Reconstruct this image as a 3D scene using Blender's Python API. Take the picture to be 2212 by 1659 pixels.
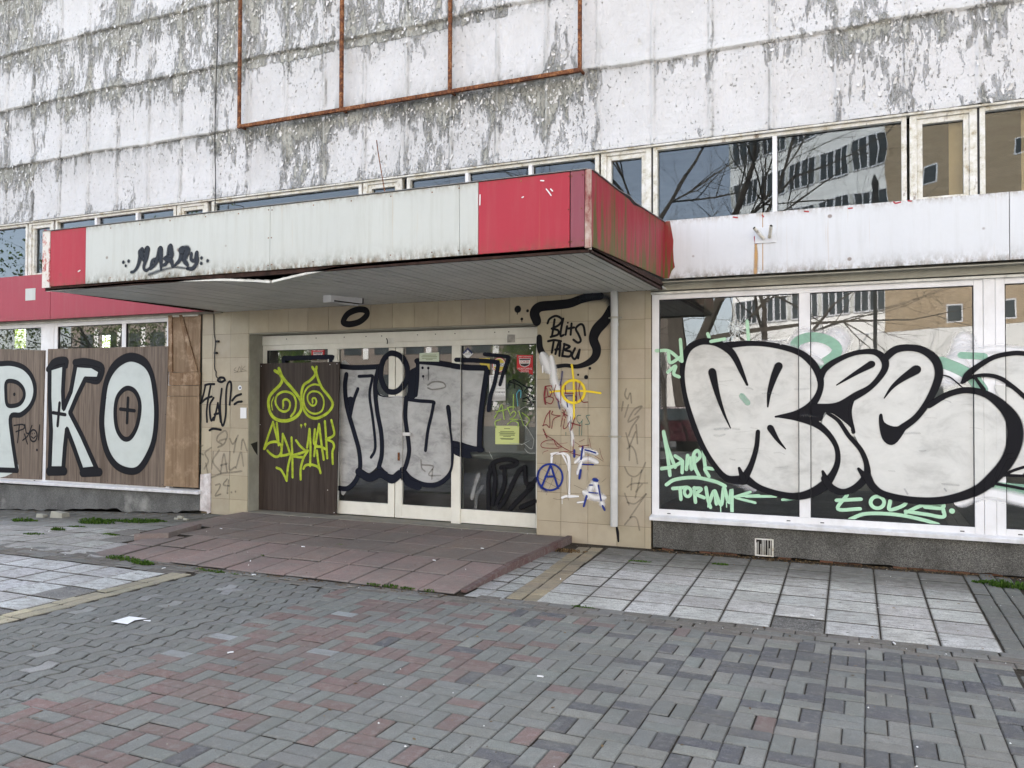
import bpy, bmesh, math, random
import numpy as np
from mathutils import Vector, Matrix, geometry
from mathutils import noise as mnoise

# ------------------------------------------------------------------ camera, world, sun, exposure
for o in list(bpy.data.objects): bpy.data.objects.remove(o)
sc = bpy.context.scene
YF = 8.532                      # plane of the shop front, metres from the camera along +Y
HC = 1.58                       # eye height
FPX, CX, CY = 1760.0, 1106.0, 829.5   # focal length and centre of a 2212 px wide view
YAW, PIT, ROL = 0.41209814, 0.01793178, 0.00348268
_f = np.array([-math.sin(YAW)*math.cos(PIT), math.cos(YAW)*math.cos(PIT), math.sin(PIT)])
_r = np.cross(_f, [0, 0, 1]); _r /= np.linalg.norm(_r); _u = np.cross(_r, _f)
_r, _u = _r*math.cos(ROL)+_u*math.sin(ROL), -_r*math.sin(ROL)+_u*math.cos(ROL)
CAM = np.array([0, 0, HC])
cd = bpy.data.cameras.new('camera'); cam = bpy.data.objects.new('camera', cd); sc.collection.objects.link(cam)
cd.sensor_width = 36; cd.lens = 36*FPX/2212; cd.clip_end = 2000; cd.clip_start = .05
m = Matrix.Identity(4)
for i in range(3):
    m[i][0], m[i][1], m[i][2], m[i][3] = _r[i], _u[i], -_f[i], CAM[i]
cam.matrix_world = m
sc.camera = cam
sc.render.resolution_x, sc.render.resolution_y = 1024, 768

SUN_EL, SUN_AZ = math.radians(42), math.radians(-8)   # azimuth from +Y (behind the building) towards +X
w = bpy.data.worlds.new('World'); sc.world = w; w.use_nodes = True
wn = w.node_tree; wn.nodes.clear()
sky = wn.nodes.new('ShaderNodeTexSky'); sky.sky_type = 'NISHITA'; sky.sun_disc = False
sky.sun_elevation = SUN_EL; sky.sun_rotation = SUN_AZ; sky.air_density = 1.0; sky.dust_density = 1.2; sky.ozone_density = 1.0
bg = wn.nodes.new('ShaderNodeBackground'); bg.inputs['Strength'].default_value = 0.15
wo = wn.nodes.new('ShaderNodeOutputWorld')
hs = wn.nodes.new('ShaderNodeHueSaturation'); hs.inputs['Saturation'].default_value = .43; wn.links.new(sky.outputs[0], hs.inputs['Color']); wn.links.new(hs.outputs[0], bg.inputs[0]); wn.links.new(bg.outputs[0], wo.inputs[0])
sd = bpy.data.lights.new('sun', 'SUN'); sd.energy = 5.0; sd.angle = math.radians(.5); sd.color = (1, .95, .87)
sun = bpy.data.objects.new('sun', sd); sc.collection.objects.link(sun)
sdir = Vector((math.sin(SUN_AZ)*math.cos(SUN_EL), math.cos(SUN_AZ)*math.cos(SUN_EL), math.sin(SUN_EL)))
sun.rotation_euler = sdir.to_track_quat('Z', 'Y').to_euler()
sun.location = (0, 30, 40)
vs = sc.view_settings
vs.view_transform = 'Standard'; vs.look = 'None'; vs.gamma = 1.0; vs.exposure = 2.30
sc.render.engine = 'CYCLES'
sc.cycles.transparent_max_bounces = 32; sc.cycles.max_bounces = 8

rnd = random.Random(7)

# ------------------------------------------------------------------ survey helpers: where a sight line meets a real plane
def ray(x, y): return _r*(x-CX)/FPX-_u*(y-CY)/FPX+_f
def on(x, y, axis=1, val=YF):
    d = ray(x, y); t = (val-CAM[axis])/d[axis]; return CAM+d*t
def xz(x, y, Y=YF):
    p = on(x, y, 1, Y); return float(p[0]), float(p[2])
def gz(x):                      # the pavement falls slightly towards the left
    return -.045*max(0., -x-8.2)

# ------------------------------------------------------------------ object helpers
C = sc.collection
def tag(o, label=None, cat=None, group=None, kind=None):
    if label: o['label'] = label
    if cat: o['category'] = cat
    if group: o['group'] = group
    if kind: o['kind'] = kind
    return o
def empty(name, loc, label=None, cat=None, group=None):
    o = bpy.data.objects.new(name, None); C.objects.link(o); o.location = loc
    o.empty_display_size = .1
    return tag(o, label, cat, group)
def link(name, me, mat, parent=None, label=None):
    o = bpy.data.objects.new(name, me); C.objects.link(o)
    if mat is not None:
        for mm in (mat if isinstance(mat, (list, tuple)) else [mat]): me.materials.append(mm)
    if parent is not None:
        o.parent = parent
        pp = parent; off = Vector((0, 0, 0))
        while pp is not None: off += pp.location; pp = pp.parent
        me.transform(Matrix.Translation(-off))
    if label: o['label'] = label
    return o
class MB:
    """collects faces; build() makes ONE mesh object"""
    def __init__(s): s.v = []; s.f = []; s.mi = []; s.c = []; s.usec = False
    def quad(s, pts, c=None, mi=0):
        b = len(s.v); s.v += [tuple(map(float, p)) for p in pts]; s.f.append(list(range(b, b+len(pts)))); s.mi.append(mi)
        s.c += [c or (1, 1, 1)]*len(pts)
        if c: s.usec = True
    def box(s, x0, x1, y0, y1, z0, z1, c=None, mi=0):
        if x0 > x1: x0, x1 = x1, x0
        if y0 > y1: y0, y1 = y1, y0
        if z0 > z1: z0, z1 = z1, z0
        b = len(s.v)
        s.v += [(x0, y0, z0), (x1, y0, z0), (x1, y1, z0), (x0, y1, z0), (x0, y0, z1), (x1, y0, z1), (x1, y1, z1), (x0, y1, z1)]
        for q in ((0, 3, 2, 1), (4, 5, 6, 7), (0, 1, 5, 4), (1, 2, 6, 5), (2, 3, 7, 6), (3, 0, 4, 7)):
            s.f.append([b+i for i in q]); s.mi.append(mi)
        s.c += [c or (1, 1, 1)]*8
        if c: s.usec = True
        return s
    def hexa(s, p, c=None, mi=0):      # 8 corners, bottom 4 (ccw from above) then top 4
        b = len(s.v); s.v += [tuple(map(float, q)) for q in p]
        for q in ((0, 3, 2, 1), (4, 5, 6, 7), (0, 1, 5, 4), (1, 2, 6, 5), (2, 3, 7, 6), (3, 0, 4, 7)):
            s.f.append([b+i for i in q]); s.mi.append(mi)
        s.c += [c or (1, 1, 1)]*8
        if c: s.usec = True
        return s
    def poly(s, pts, y0, y1, c=None, mi=0):   # outline in (x, z), extruded from y0 (front) to y1
        n = len(pts); b = len(s.v)
        a = sum(pts[i][0]*pts[(i+1) % n][1]-pts[(i+1) % n][0]*pts[i][1] for i in range(n))
        if a < 0: pts = pts[::-1]
        s.v += [(p[0], y0, p[1]) for p in pts]+[(p[0], y1, p[1]) for p in pts]
        s.f.append([b+i for i in range(n)]); s.mi.append(mi)
        s.f.append([b+n+i for i in range(n)][::-1]); s.mi.append(mi)
        for i in range(n):
            j = (i+1) % n; s.f.append([b+i, b+n+i, b+n+j, b+j]); s.mi.append(mi)
        s.c += [c or (1, 1, 1)]*(2*n)
        if c: s.usec = True
        return s
    def tube(s, pts, rads, n=8, c=None, mi=0, cap=True):
        pts = [Vector(p) for p in pts]
        if not hasattr(rads, '__len__'): rads = [rads]*len(pts)
        b = len(s.v); up = None
        for i, p in enumerate(pts):
            t = (pts[min(i+1, len(pts)-1)]-pts[max(i-1, 0)]).normalized()
            if up is None: up = Vector((0, 0, 1)) if abs(t.z) < .9 else Vector((1, 0, 0))
            a = t.cross(up).normalized(); bb = a.cross(t).normalized(); up = bb
            for k in range(n):
                an = 2*math.pi*k/n; q = p+(a*math.cos(an)+bb*math.sin(an))*rads[i]; s.v.append(tuple(q))
        for i in range(len(pts)-1):
            for k in range(n):
                k2 = (k+1) % n
                s.f.append([b+i*n+k, b+i*n+k2, b+(i+1)*n+k2, b+(i+1)*n+k]); s.mi.append(mi)
        if cap:
            s.f.append([b+k for k in range(n)][::-1]); s.mi.append(mi)
            s.f.append([b+(len(pts)-1)*n+k for k in range(n)]); s.mi.append(mi)
        s.c += [c or (1, 1, 1)]*(n*len(pts))
        if c: s.usec = True
        return s
    def each(s, name, mat, parent=None, label=None, bevel=0):
        # one object per connected piece
        n = len(s.v); par = list(range(n))
        def fd(a):
            while par[a] != a: par[a] = par[par[a]]; a = par[a]
            return a
        for f in s.f:
            for q in f[1:]: par[fd(q)] = fd(f[0])
        grp = {}
        for i, f in enumerate(s.f): grp.setdefault(fd(f[0]), []).append(i)
        for fs in grp.values():
            m_ = MB(); mp = {}
            for i in fs:
                for q in s.f[i]:
                    if q not in mp: mp[q] = len(m_.v); m_.v.append(s.v[q]); m_.c.append(s.c[q])
                m_.f.append([mp[q] for q in s.f[i]]); m_.mi.append(s.mi[i])
            m_.usec = s.usec; m_.build(name, mat, parent, label, bevel=bevel)
    def build(s, name, mat, parent=None, label=None, smooth=False, bevel=0):
        me = bpy.data.meshes.new(name); me.from_pydata(s.v, [], s.f)
        me.polygons.foreach_set('material_index', s.mi)
        if s.usec:
            at = me.color_attributes.new('Col', 'FLOAT_COLOR', 'POINT')
            at.data.foreach_set('color', np.array([(*c[:3], 1.) for c in s.c], dtype=np.float32).ravel())
        if smooth: me.polygons.foreach_set('use_smooth', [True]*len(me.polygons))
        me.update()
        o = link(name, me, mat, parent, label)
        if bevel:
            bv = o.modifiers.new('bevel', 'BEVEL'); bv.width = bevel; bv.segments = 2; bv.limit_method = 'ANGLE'
        return o

# ------------------------------------------------------------------ material helpers
class NT:
    def __init__(s, name):
        s.m = bpy.data.materials.new(name); s.m.use_nodes = True; s.t = s.m.node_tree; s.t.nodes.clear()
        s.out = s.t.nodes.new('ShaderNodeOutputMaterial')
    def n(s, typ, ins=None, **props):
        nd = s.t.nodes.new('ShaderNode'+typ)
        for k, v in props.items(): setattr(nd, k, v)
        for k, v in (ins or {}).items():
            sk = nd.inputs[k]
            if hasattr(v, 'is_output'): s.t.links.new(v, sk)
            else: sk.default_value = v
        return nd
    def mt(s, op, a, b=0., c=None, clamp=False):
        d = {0: a, 1: b}
        if c is not None: d[2] = c
        return s.n('Math', d, operation=op, use_clamp=clamp).outputs[0]
    def ramp(s, fac, stops, interp='LINEAR'):
        nd = s.n('ValToRGB', {0: fac}); cr = nd.color_ramp; cr.interpolation = interp
        while len(cr.elements) > 1: cr.elements.remove(cr.elements[-1])
        for i, (p, c) in enumerate(stops):
            e = cr.elements[0] if i == 0 else cr.elements.new(p)
            e.position = p
            e.color = (*c, 1) if hasattr(c, '__len__') else (c, c, c, 1)
        return nd.outputs[0]
    def mix(s, f, a, b, blend='MIX'):
        nd = s.n('Mix', data_type='RGBA', blend_type=blend)
        for i, v in ((0, f), (6, a), (7, b)):
            sk = nd.inputs[i]
            if hasattr(v, 'is_output'): s.t.links.new(v, sk)
            elif i == 0: sk.default_value = v
            else: sk.default_value = (*v, 1) if len(v) == 3 else v
        return nd.outputs[2]
    def geo(s): return s.n('NewGeometry').outputs['Position']
    def co(s, sx=1, sy=1, sz=1, loc=(0, 0, 0)):
        return s.n('Mapping', {0: s.geo(), 'Location': loc, 'Scale': (sx, sy, sz)}).outputs[0]
    def noise(s, vec, scale, detail=4, rough=.55, dist=0.):
        return s.n('TexNoise', {'Vector': vec, 'Scale': scale, 'Detail': detail, 'Roughness': rough, 'Distortion': dist}).outputs[0]
    def voro(s, vec, scale, feature='F1', out=0):
        return s.n('TexVoronoi', {'Vector': vec, 'Scale': scale}, feature=feature).outputs[out]
    def attr(s, name, out='Fac'): return s.n('Attribute', attribute_name=name).outputs[out]
    def bump(s, h, strength=.5, dist=.01, normal=None):
        d = {'Height': h, 'Strength': strength, 'Distance': dist}
        if normal is not None: d['Normal'] = normal
        return s.n('Bump', d).outputs[0]
    def fin(s, col, rough=.6, normal=None, metal=0., spec=.5, alpha=None, coat=0):
        p = s.n('BsdfPrincipled')
        for k, v in (('Base Color', col), ('Roughness', rough), ('Metallic', metal), ('Specular IOR Level', spec), ('Coat Weight', coat)):
            if hasattr(v, 'is_output'): s.t.links.new(v, p.inputs[k])
            else: p.inputs[k].default_value = (*v, 1) if k == 'Base Color' else v
        if normal is not None: s.t.links.new(normal, p.inputs['Normal'])
        sh = p.outputs[0]
        if alpha is not None:
            tr = s.n('BsdfTransparent')
            sh = s.n('MixShader', {0: alpha, 1: tr.outputs[0], 2: sh}).outputs[0]
        s.t.links.new(sh, s.out.inputs[0]); return s.m

# ------------------------------------------------------------------ materials
def mat_peel():
    k = NT('peeling_paint'); d = k.attr('peel'); dirt = k.attr('dirt')
    v = k.co(9, 6, 2.5)
    warp = k.noise(k.co(9, 9, 9), 1.0, 3)
    n1 = k.noise(v, 1.0, 7, .62, .35)
    n2 = k.noise(k.co(31, 24, 8.5, (3, 0, 1)), 1.0, 5, .62, .3)
    n3 = k.noise(k.co(70, 60, 40), 1.0, 3, .6)
    n0 = k.noise(k.co(2.6, 2, .85, (4, 2, 6)), 1.0, 4, .6, .5)
    s = k.mt('ADD', k.mt('MULTIPLY', n1, .46), k.mt('ADD', k.mt('MULTIPLY', n2, .24), k.mt('MULTIPLY', n3, .06)))
    s = k.mt('ADD', s, k.mt('MULTIPLY', n0, .24))
    e = k.mt('SUBTRACT', k.mt('ADD', s, d), 1.0)             # >0 : bare
    bare = k.mt('MULTIPLY', e, 55, clamp=True)
    # second, thinner coat lost
    thin = k.mt('MULTIPLY', k.mt('ADD', e, .028), 60, clamp=True)
    chips = k.noise(k.co(38, 30, 24, (9, 9, 4)), 1.0, 4, .65)
    ch = k.mt('MULTIPLY', k.mt('SUBTRACT', k.mt('ADD', chips, k.mt('MULTIPLY', d, .42)), .79), 30, clamp=True)
    white = k.ramp(k.noise(k.co(1.3, 1, .8), 1, 4), [(.3, (.54, .535, .54)), (.7, (.63, .625, .635))])
    white = k.mix(k.mt('MULTIPLY', ch, .9), white, (.27, .26, .235))
    white = k.mix(k.mt('MULTIPLY', k.mt('SUBTRACT', thin, bare, clamp=True), .5), white, (.55, .54, .50))
    conc = k.ramp(k.noise(k.co(14, 14, 5), 1, 6, .65), [(.3, (.27, .265, .235)), (.5, (.365, .36, .325)), (.66, (.45, .445, .41)), (.78, (.58, .575, .55))])
    col = k.mix(bare, white, conc)
    sm = k.noise(k.co(10, 8, 3.2, (2, 5, 1)), 1, 6, .7)
    df = k.mt('MULTIPLY', dirt, k.ramp(sm, [(.32, 0), (.62, 1)]), clamp=True)
    col = k.mix(k.mt('MULTIPLY', df, .82), col, (.10, .10, .088))
    # horizontal trowel streaks low on each row
    tr = k.ramp(k.noise(k.co(2.5, 2, 34), 1, 4, .6), [(.45, 0), (.65, 1)])
    col = k.mix(k.mt('MULTIPLY', tr, k.mt('MULTIPLY', k.attr('low'), .35)), col, (.45, .46, .44))
    col = k.mix(k.mt('MULTIPLY', k.attr('seam'), k.ramp(sm, [(.35, .2), (.55, .75)])), col, (.60, .60, .585))
    col = k.mix(k.mt('MULTIPLY', k.attr('seamd'), k.ramp(sm, [(.42, 0), (.6, .8)])), col, (.13, .13, .115))
    # curled flake edges: paint rises towards the bare patches
    edge = k.mt('MULTIPLY', k.mt('ADD', e, .05), 20, clamp=True)
    lift = k.mt('MULTIPLY', k.mt('SUBTRACT', 1., bare), k.mt('ADD', .55, k.mt('MULTIPLY', edge, .9)))
    h = k.mt('ADD', lift, k.mt('MULTIPLY', n3, .25))
    h = k.mt('SUBTRACT', h, k.mt('MULTIPLY', ch, .5))
    nb = k.bump(k.noise(k.co(3.5, 3, 3), 1, 3), .35, .03)
    nb = k.bump(h, 1.0, .028, nb)
    return k.fin(col, .78, nb, spec=.3)
def mat_fascia(name, base, rust=.5, algae=0., grad_z=(2.74, 3.33), scr=(.8, .8, .78), streak=.5):
    k = NT(name)
    z = k.n('SeparateXYZ', {0: k.geo()}).outputs[2]
    t = k.n('MapRange', {0: z, 1: grad_z[0], 2: grad_z[1], 3: 0., 4: 1.}).outputs[0]
    st = k.noise(k.co(16, 16, 1.1), 1, 6, .68)
    big = k.noise(k.co(2.2, 2, 1.5), 1, 4)
    col = k.mix(k.ramp(big, [(.3, 0), (.75, .35)]), base, tuple(min(1, c*1.18) for c in base))
    col = k.mix(k.mt('MULTIPLY', k.ramp(st, [(.48, 0), (.72, 1)]), .3*streak), col, (.33, .33, .28))
    low = k.mt('POWER', k.mt('SUBTRACT', 1., t, clamp=True), 12.)
    hi = k.mt('POWER', t, 22.)
    m1 = k.mt('MULTIPLY', k.mt('ADD', low, k.mt('MULTIPLY', hi, .7)), k.ramp(k.noise(k.co(26, 20, 12), 1, 6, .7), [(.42, 0), (.6, 1)]), clamp=True)
    col = k.mix(k.mt('MULTIPLY', m1, rust*1.3, clamp=True), col, (.16, .105, .055))
    mo = k.mt('MULTIPLY', low, k.ramp(k.noise(k.co(13, 10, 10, (5, 1, 2)), 1, 6, .7), [(.47, 0), (.58, 1)]), clamp=True)
    col = k.mix(k.mt('MULTIPLY', mo, .9*rust, clamp=True), col, (.07, .075, .05))
    # rust spots, with short runs beneath
    sp = k.ramp(k.voro(k.co(2.9, 2.9, 3.2), 1), [(.0, 1), (.045, 1), (.07, 0)])
    col = k.mix(k.mt('MULTIPLY', sp, .75*rust, clamp=True), col, (.13, .07, .04))
    ru = k.ramp(k.noise(k.co(30, 20, .7, (1, 0, 3)), 1, 3), [(.66, 0), (.74, 1)])
    col = k.mix(k.mt('MULTIPLY', ru, .32*rust, clamp=True), col, (.45, .30, .15))
    sc_ = k.ramp(k.noise(k.co(9, 9, 34, (4, 4, 4)), 1, 5, .7), [(.70, 0), (.73, 1)])
    col = k.mix(k.mt('MULTIPLY', sc_, .55), col, scr)
    if algae:
        a = k.noise(k.co(13, 11, .55, (7, 2, 0)), 1, 5, .7)
        am = k.mt('MULTIPLY', k.ramp(k.mt('ADD', a, k.mt('MULTIPLY', k.mt('SUBTRACT', 1., t), .17)), [(.56, 0), (.70, 1)]), algae, clamp=True)
        col = k.mix(am, col, (.105, .095, .028))
    h = k.noise(k.co(3, 3, 3), 1, 3)
    return k.fin(col, .5, k.bump(h, .4, .02, k.bump(m1, .5, -.003)), spec=.15)
def mat_flat(name, base, var=.12, rough=.6, sc_=6., bumpd=.002, metal=0., spec=.3, dirt=0., dcol=(.16, .14, .11), vcol=False, stretch=(1, 1, 1), bs=40.):
    k = NT(name)
    n = k.noise(k.co(*stretch), sc_, 5, .6)
    lo = tuple(c*(1-var) for c in base); hi = tuple(min(1, c*(1+var)) for c in base)
    col = k.ramp(n, [(.3, lo), (.7, hi)])
    if vcol: col = k.mix(1., col, k.attr('Col', 'Color'), 'MULTIPLY')
    if dirt:
        dn = k.ramp(k.noise(k.co(1, 1, .6, (3, 3, 3)), 5, 7, .72), [(.45, 0), (.72, 1)])
        col = k.mix(k.mt('MULTIPLY', dn, dirt), col, dcol)
    b = k.bump(k.noise(k.co(), bs, 4), .6, bumpd)
    return k.fin(col, rough, b, metal=metal, spec=spec)
def mat_wood(name, dark, light, axis='z', scl=1., rough=.5, blotch=0.):
    k = NT(name)
    s = (38, 38, 1.6) if axis == 'z' else (1.6, 38, 38)
    n = k.noise(k.co(*[q*scl for q in s]), 1, 6, .65, .25)
    n2 = k.noise(k.co(*[q*.22*scl for q in s], (4, 1, 2)), 1, 3)
    col = k.ramp(k.mt('ADD', k.mt('MULTIPLY', n, .7), k.mt('MULTIPLY', n2, .3)), [(.36, dark), (.62, light)])
    if blotch:
        b = k.ramp(k.noise(k.co(1, 1, 1, (8, 3, 3)), 5, 6, .7), [(.5, 0), (.7, 1)])
        col = k.mix(k.mt('MULTIPLY', b, blotch), col, (.55, .42, .30))
    return k.fin(col, rough, k.bump(n, .3, .002), spec=.12)
def mat_rust():
    k = NT('rusted_steel'); n = k.noise(k.co(), 11, 8, .75); n2 = k.noise(k.co(1, 1, 1, (5, 2, 1)), 42, 5)
    col = k.ramp(k.mt('ADD', k.mt('MULTIPLY', n, .6), k.mt('MULTIPLY', n2, .4)), [(.36, (.04, .02, .015)), (.48, (.12, .045, .024)), (.58, (.27, .115, .048)), (.70, (.48, .36, .23))])
    return k.fin(col, .85, k.bump(n2, .8, .004), spec=.2)
def mat_glass(name, tint=(.78, .83, .81), wave=.0, refl=2.0, dirty=.1, gcol=(.95, .97, 1)):
    k = NT(name)
    fr = k.n('Fresnel', {'IOR': 1.5}).outputs[0]
    f = k.mt('MULTIPLY', fr, refl, clamp=True)
    tr = k.n('BsdfTransparent', {0: (*tint, 1)}).outputs[0]
    gl = k.n('BsdfGlossy', {'Color': (*gcol, 1), 'Roughness': 0.0})
    if wave:
        b = k.bump(k.noise(k.co(1, 1, 1), .9, 2, .4), 1., wave)
        k.t.links.new(b, gl.inputs['Normal'])
    sh = k.n('MixShader', {0: f, 1: tr, 2: gl.outputs[0]}).outputs[0]
    du = k.n('BsdfDiffuse', {'Color': (.5, .5, .48, 1)}).outputs[0]
    dn = k.mt('MULTIPLY', k.ramp(k.noise(k.co(1, 1, .5), 3.5, 7, .75), [(.4, 0.02), (.8, 1)]), dirty)
    sh = k.n('MixShader', {0: dn, 1: sh, 2: du}).outputs[0]
    k.t.links.new(sh, k.out.inputs[0]); return k.m
def mat_paint(name, col, rough=.6, mottle=0., speck=.25, spec=.1, thin=0., metal=0., scl=3., gain=1.15):
    k = NT(name); a = k.attr('a')
    n = k.noise(k.co(), 210, 2, .6)
    n2 = k.noise(k.co(1, 1, 1.6), scl, 7, .68, .4)
    al = k.mt('ADD', k.mt('MULTIPLY', a, 1.25), k.mt('MULTIPLY', k.mt('SUBTRACT', n, .6), speck))
    al = k.mt('MULTIPLY', al, gain, clamp=True)
    if thin: al = k.mt('MULTIPLY', al, k.ramp(n2, [(.3, 1-thin), (.65, 1)]), clamp=True)
    c = col
    if mottle: c = k.ramp(n2, [(.3, tuple(q*(1-mottle) for q in col)), (.5, col), (.72, tuple(min(1, q*(1+mottle*.5)) for q in col))])
    return k.fin(c, rough, None, spec=spec, alpha=al, metal=metal)
def mat_pebble(name, a, b, sc_=150.):
    k = NT(name); v = k.voro(k.co(), sc_, out=1); n = k.noise(k.co(1, 1, .7), 3.2, 6, .65)
    f = k.n('SeparateColor', {0: v}).outputs[0]
    col = k.ramp(f, [(0., a), (.75, b), (1., tuple(min(1, q*1.5) for q in b))])
    col = k.mix(k.ramp(n, [(.35, .5), (.6, 0)]), col, tuple(q*.5 for q in a))
    col = k.mix(k.ramp(k.noise(k.co(1, 1, 1, (6, 3, 1)), 1.7, 5), [(.62, 0), (.72, .5)]), col, (.5, .5, .47))
    h = k.voro(k.co(), sc_)
    return k.fin(col, .9, k.bump(h, .9, -.006), spec=.2)
def mat_paver(name, sc_=150., stain=.4):
    k = NT(name); c = k.attr('Col', 'Color')
    g = k.noise(k.co(), sc_, 3, .7); m_ = k.noise(k.co(), 9, 6, .7)
    g2 = k.noise(k.co(), 420, 2, .6)
    col = k.mix(k.ramp(g, [(.32, .5), (.6, 0)]), c, (.055, .052, .048))
    col = k.mix(k.ramp(g2, [(.56, 0), (.72, .5)]), col, (.50, .49, .46))
    col = k.mix(k.ramp(k.noise(k.co(), 22, 4, .6), [(.5, 0), (.68, .30)]), col, (.34, .33, .31))
    col = k.mix(k.ramp(k.noise(k.co(1, 1, 1, (3, 8, 0)), 2.6, 6, .68), [(.42, 0), (.62, .32)]), col, (.205, .20, .185))
    col = k.mix(k.mt('MULTIPLY', k.ramp(m_, [(.45, 0), (.7, 1)]), stain), col, (.15, .14, .12))
    col = k.mix(k.ramp(k.noise(k.co(), 1.1, 5, .6), [(.38, .35), (.62, 0)]), col, (.11, .108, .10))
    return k.fin(col, .88, k.bump(k.mt('ADD', g, k.mt('MULTIPLY', m_, .8)), .8, .004), spec=.12)
def mat_slab():
    k = NT('worn_slab'); c = k.attr('Col', 'Color')
    g = k.voro(k.co(), 160, out=1); f = k.n('SeparateColor', {0: g}).outputs[0]
    st = k.noise(k.co(4, 9, 3), 2.2, 6, .72)
    col = k.mix(k.ramp(f, [(0, .75), (.35, .0), (1, 0)]), c, (.17, .17, .16))
    col = k.mix(k.ramp(f, [(.8, 0), (1, .5)]), col, (.62, .62, .60))
    col = k.mix(k.ramp(st, [(.46, 0), (.62, .6)]), col, (.20, .19, .175))
    col = k.mix(k.ramp(k.noise(k.co(), 2.2, 5, .65), [(.4, .4), (.6, 0)]), col, (.26, .25, .23))
    col = k.mix(k.ramp(k.noise(k.co(4, 17, 4, (3, 3, 3)), 1.5, 3, .6), [(.69, 0), (.705, .9)]), col, (.06, .055, .05))
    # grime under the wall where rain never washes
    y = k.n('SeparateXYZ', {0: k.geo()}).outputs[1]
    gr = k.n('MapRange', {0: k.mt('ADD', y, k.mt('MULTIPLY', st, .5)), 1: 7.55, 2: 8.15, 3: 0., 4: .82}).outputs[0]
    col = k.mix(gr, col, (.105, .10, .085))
    col = k.mix(k.ramp(k.noise(k.co(1, 1, 1, (1, 4, 4)), 7, 6, .7), [(.5, 0), (.66, .45)]), col, (.30, .285, .26))
    return k.fin(col, .9, k.bump(k.mt('ADD', f, k.mt('MULTIPLY', st, 2)), .6, .004), spec=.08)
def mat_dirt():
    k = NT('sand_joint'); n = k.noise(k.co(), 60, 6, .7); n2 = k.noise(k.co(), 3, 5, .6)
    col = k.ramp(n, [(.3, (.025, .021, .017)), (.55, (.055, .046, .036)), (.75, (.12, .105, .085))])
    col = k.mix(k.ramp(n2, [(.5, 0), (.75, .5)]), col, (.10, .095, .085))
    return k.fin(col, .95, k.bump(n, .8, .008), spec=.1)
def mat_aged_frame():
    k = NT('weathered_frame_paint')
    n = k.noise(k.co(1, 1, 1), 9, 8, .75); n2 = k.noise(k.co(1, 1, .3, (3, 1, 1)), 14, 6, .7)
    col = k.ramp(n, [(.36, (.36, .30, .21)), (.45, (.56, .54, .47)), (.6, (.68, .67, .645))])
    col = k.mix(k.ramp(n2, [(.60, 0), (.68, .85)]), col, (.13, .085, .055))
    return k.fin(col, .6, k.bump(n2, .6, .004))
def mat_soffit():
    k = NT('soffit_slat'); n = k.noise(k.co(1, 1, 1), 2.5, 6, .65)
    col = k.ramp(n, [(.3, (.50, .51, .49)), (.7, (.64, .645, .62))])
    col = k.mix(k.ramp(k.noise(k.co(1, 1, 1, (7, 7, 7)), 30, 4, .7), [(.66, 0), (.72, .5)]), col, (.12, .12, .10))
    return k.fin(col, .45, None, spec=.5)
def mat_leaf(name, a, b, trans=.35):
    k = NT(name); n = k.attr('Col', 'Fac')
    g = k.noise(k.co(), 2.0, 3)
    col = k.ramp(k.mt('ADD', k.mt('MULTIPLY', g, .5), k.mt('MULTIPLY', n, .5)), [(.3, a), (.75, b)])
    d = k.n('BsdfDiffuse', {0: col}).outputs[0]; t = k.n('BsdfTranslucent', {0: col}).outputs[0]
    sh = k.n('MixShader', {0: trans, 1: d, 2: t}).outputs[0]
    k.t.links.new(sh, k.out.inputs[0]); return k.m
def mat_brick(name, a, b, mo, scale=1.):
    k = NT(name)
    s = k.n('SeparateXYZ', {0: k.geo()}).outputs
    v = k.n('CombineXYZ', {0: k.mt('ADD', s[0], s[1]), 1: s[2]}).outputs[0]
    br = k.n('TexBrick', {'Vector': v, 'Color1': (*a, 1), 'Color2': (*b, 1), 'Mortar': (*mo, 1), 'Scale': scale, 'Mortar Size': .012, 'Brick Width': .26, 'Row Height': .085})
    return k.fin(br.outputs[0], .9, k.bump(br.outputs[1], .4, -.01), spec=.2)

T = {}
T['peel'] = mat_peel()
T['f_white'] = mat_fascia('stained_pale_metal', (.50, .52, .50), .8, streak=.9)
T['f_white_r'] = mat_fascia('stained_white_metal', (.60, .615, .64), .9, grad_z=(2.80, 3.43))
T['f_red'] = mat_fascia('faded_red_paint', (.37, .038, .058), .35, scr=(.75, .6, .58), streak=.2)
T['f_red_l'] = mat_fascia('faded_red_paint_dull', (.33, .058, .082), .25, grad_z=(2.72, 3.42), scr=(.6, .45, .45), streak=.2)
T['f_purple'] = mat_fascia('faded_maroon_paint', (.24, .07, .095), .3, scr=(.6, .5, .5), streak=.3)
T['f_side'] = mat_fascia('algae_streaked_red', (.29, .026, .042), .7, algae=1.15, scr=(.5, .3, .3))
T['f_algae'] = mat_fascia('algae_covered_red', (.24, .035, .035), .6, algae=2.6, scr=(.3, .2, .1))
def mat_strip():
    k = NT('peeled_corner_strip'); n = k.noise(k.co(1, 1, .7), 11, 6, .7)
    col = k.ramp(n, [(.40, (.34, .045, .06)), (.46, (.50, .25, .22)), (.50, (.62, .58, .54)), (.66, (.66, .64, .60)), (.74, (.12, .09, .08))])
    return k.fin(col, .6, k.bump(n, .5, .004), spec=.2)
T['f_strip'] = mat_strip()
def mat_strip2():
    k = NT('bare_corner_angle'); n = k.noise(k.co(1, 1, .5), 13, 6, .7)
    col = k.ramp(n, [(.38, (.20, .05, .05)), (.47, (.33, .20, .17)), (.56, (.40, .29, .25)), (.66, (.50, .42, .38))])
    return k.fin(col, .6, k.bump(n, .5, .004), spec=.2)
T['f_strip2'] = mat_strip2()
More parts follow.
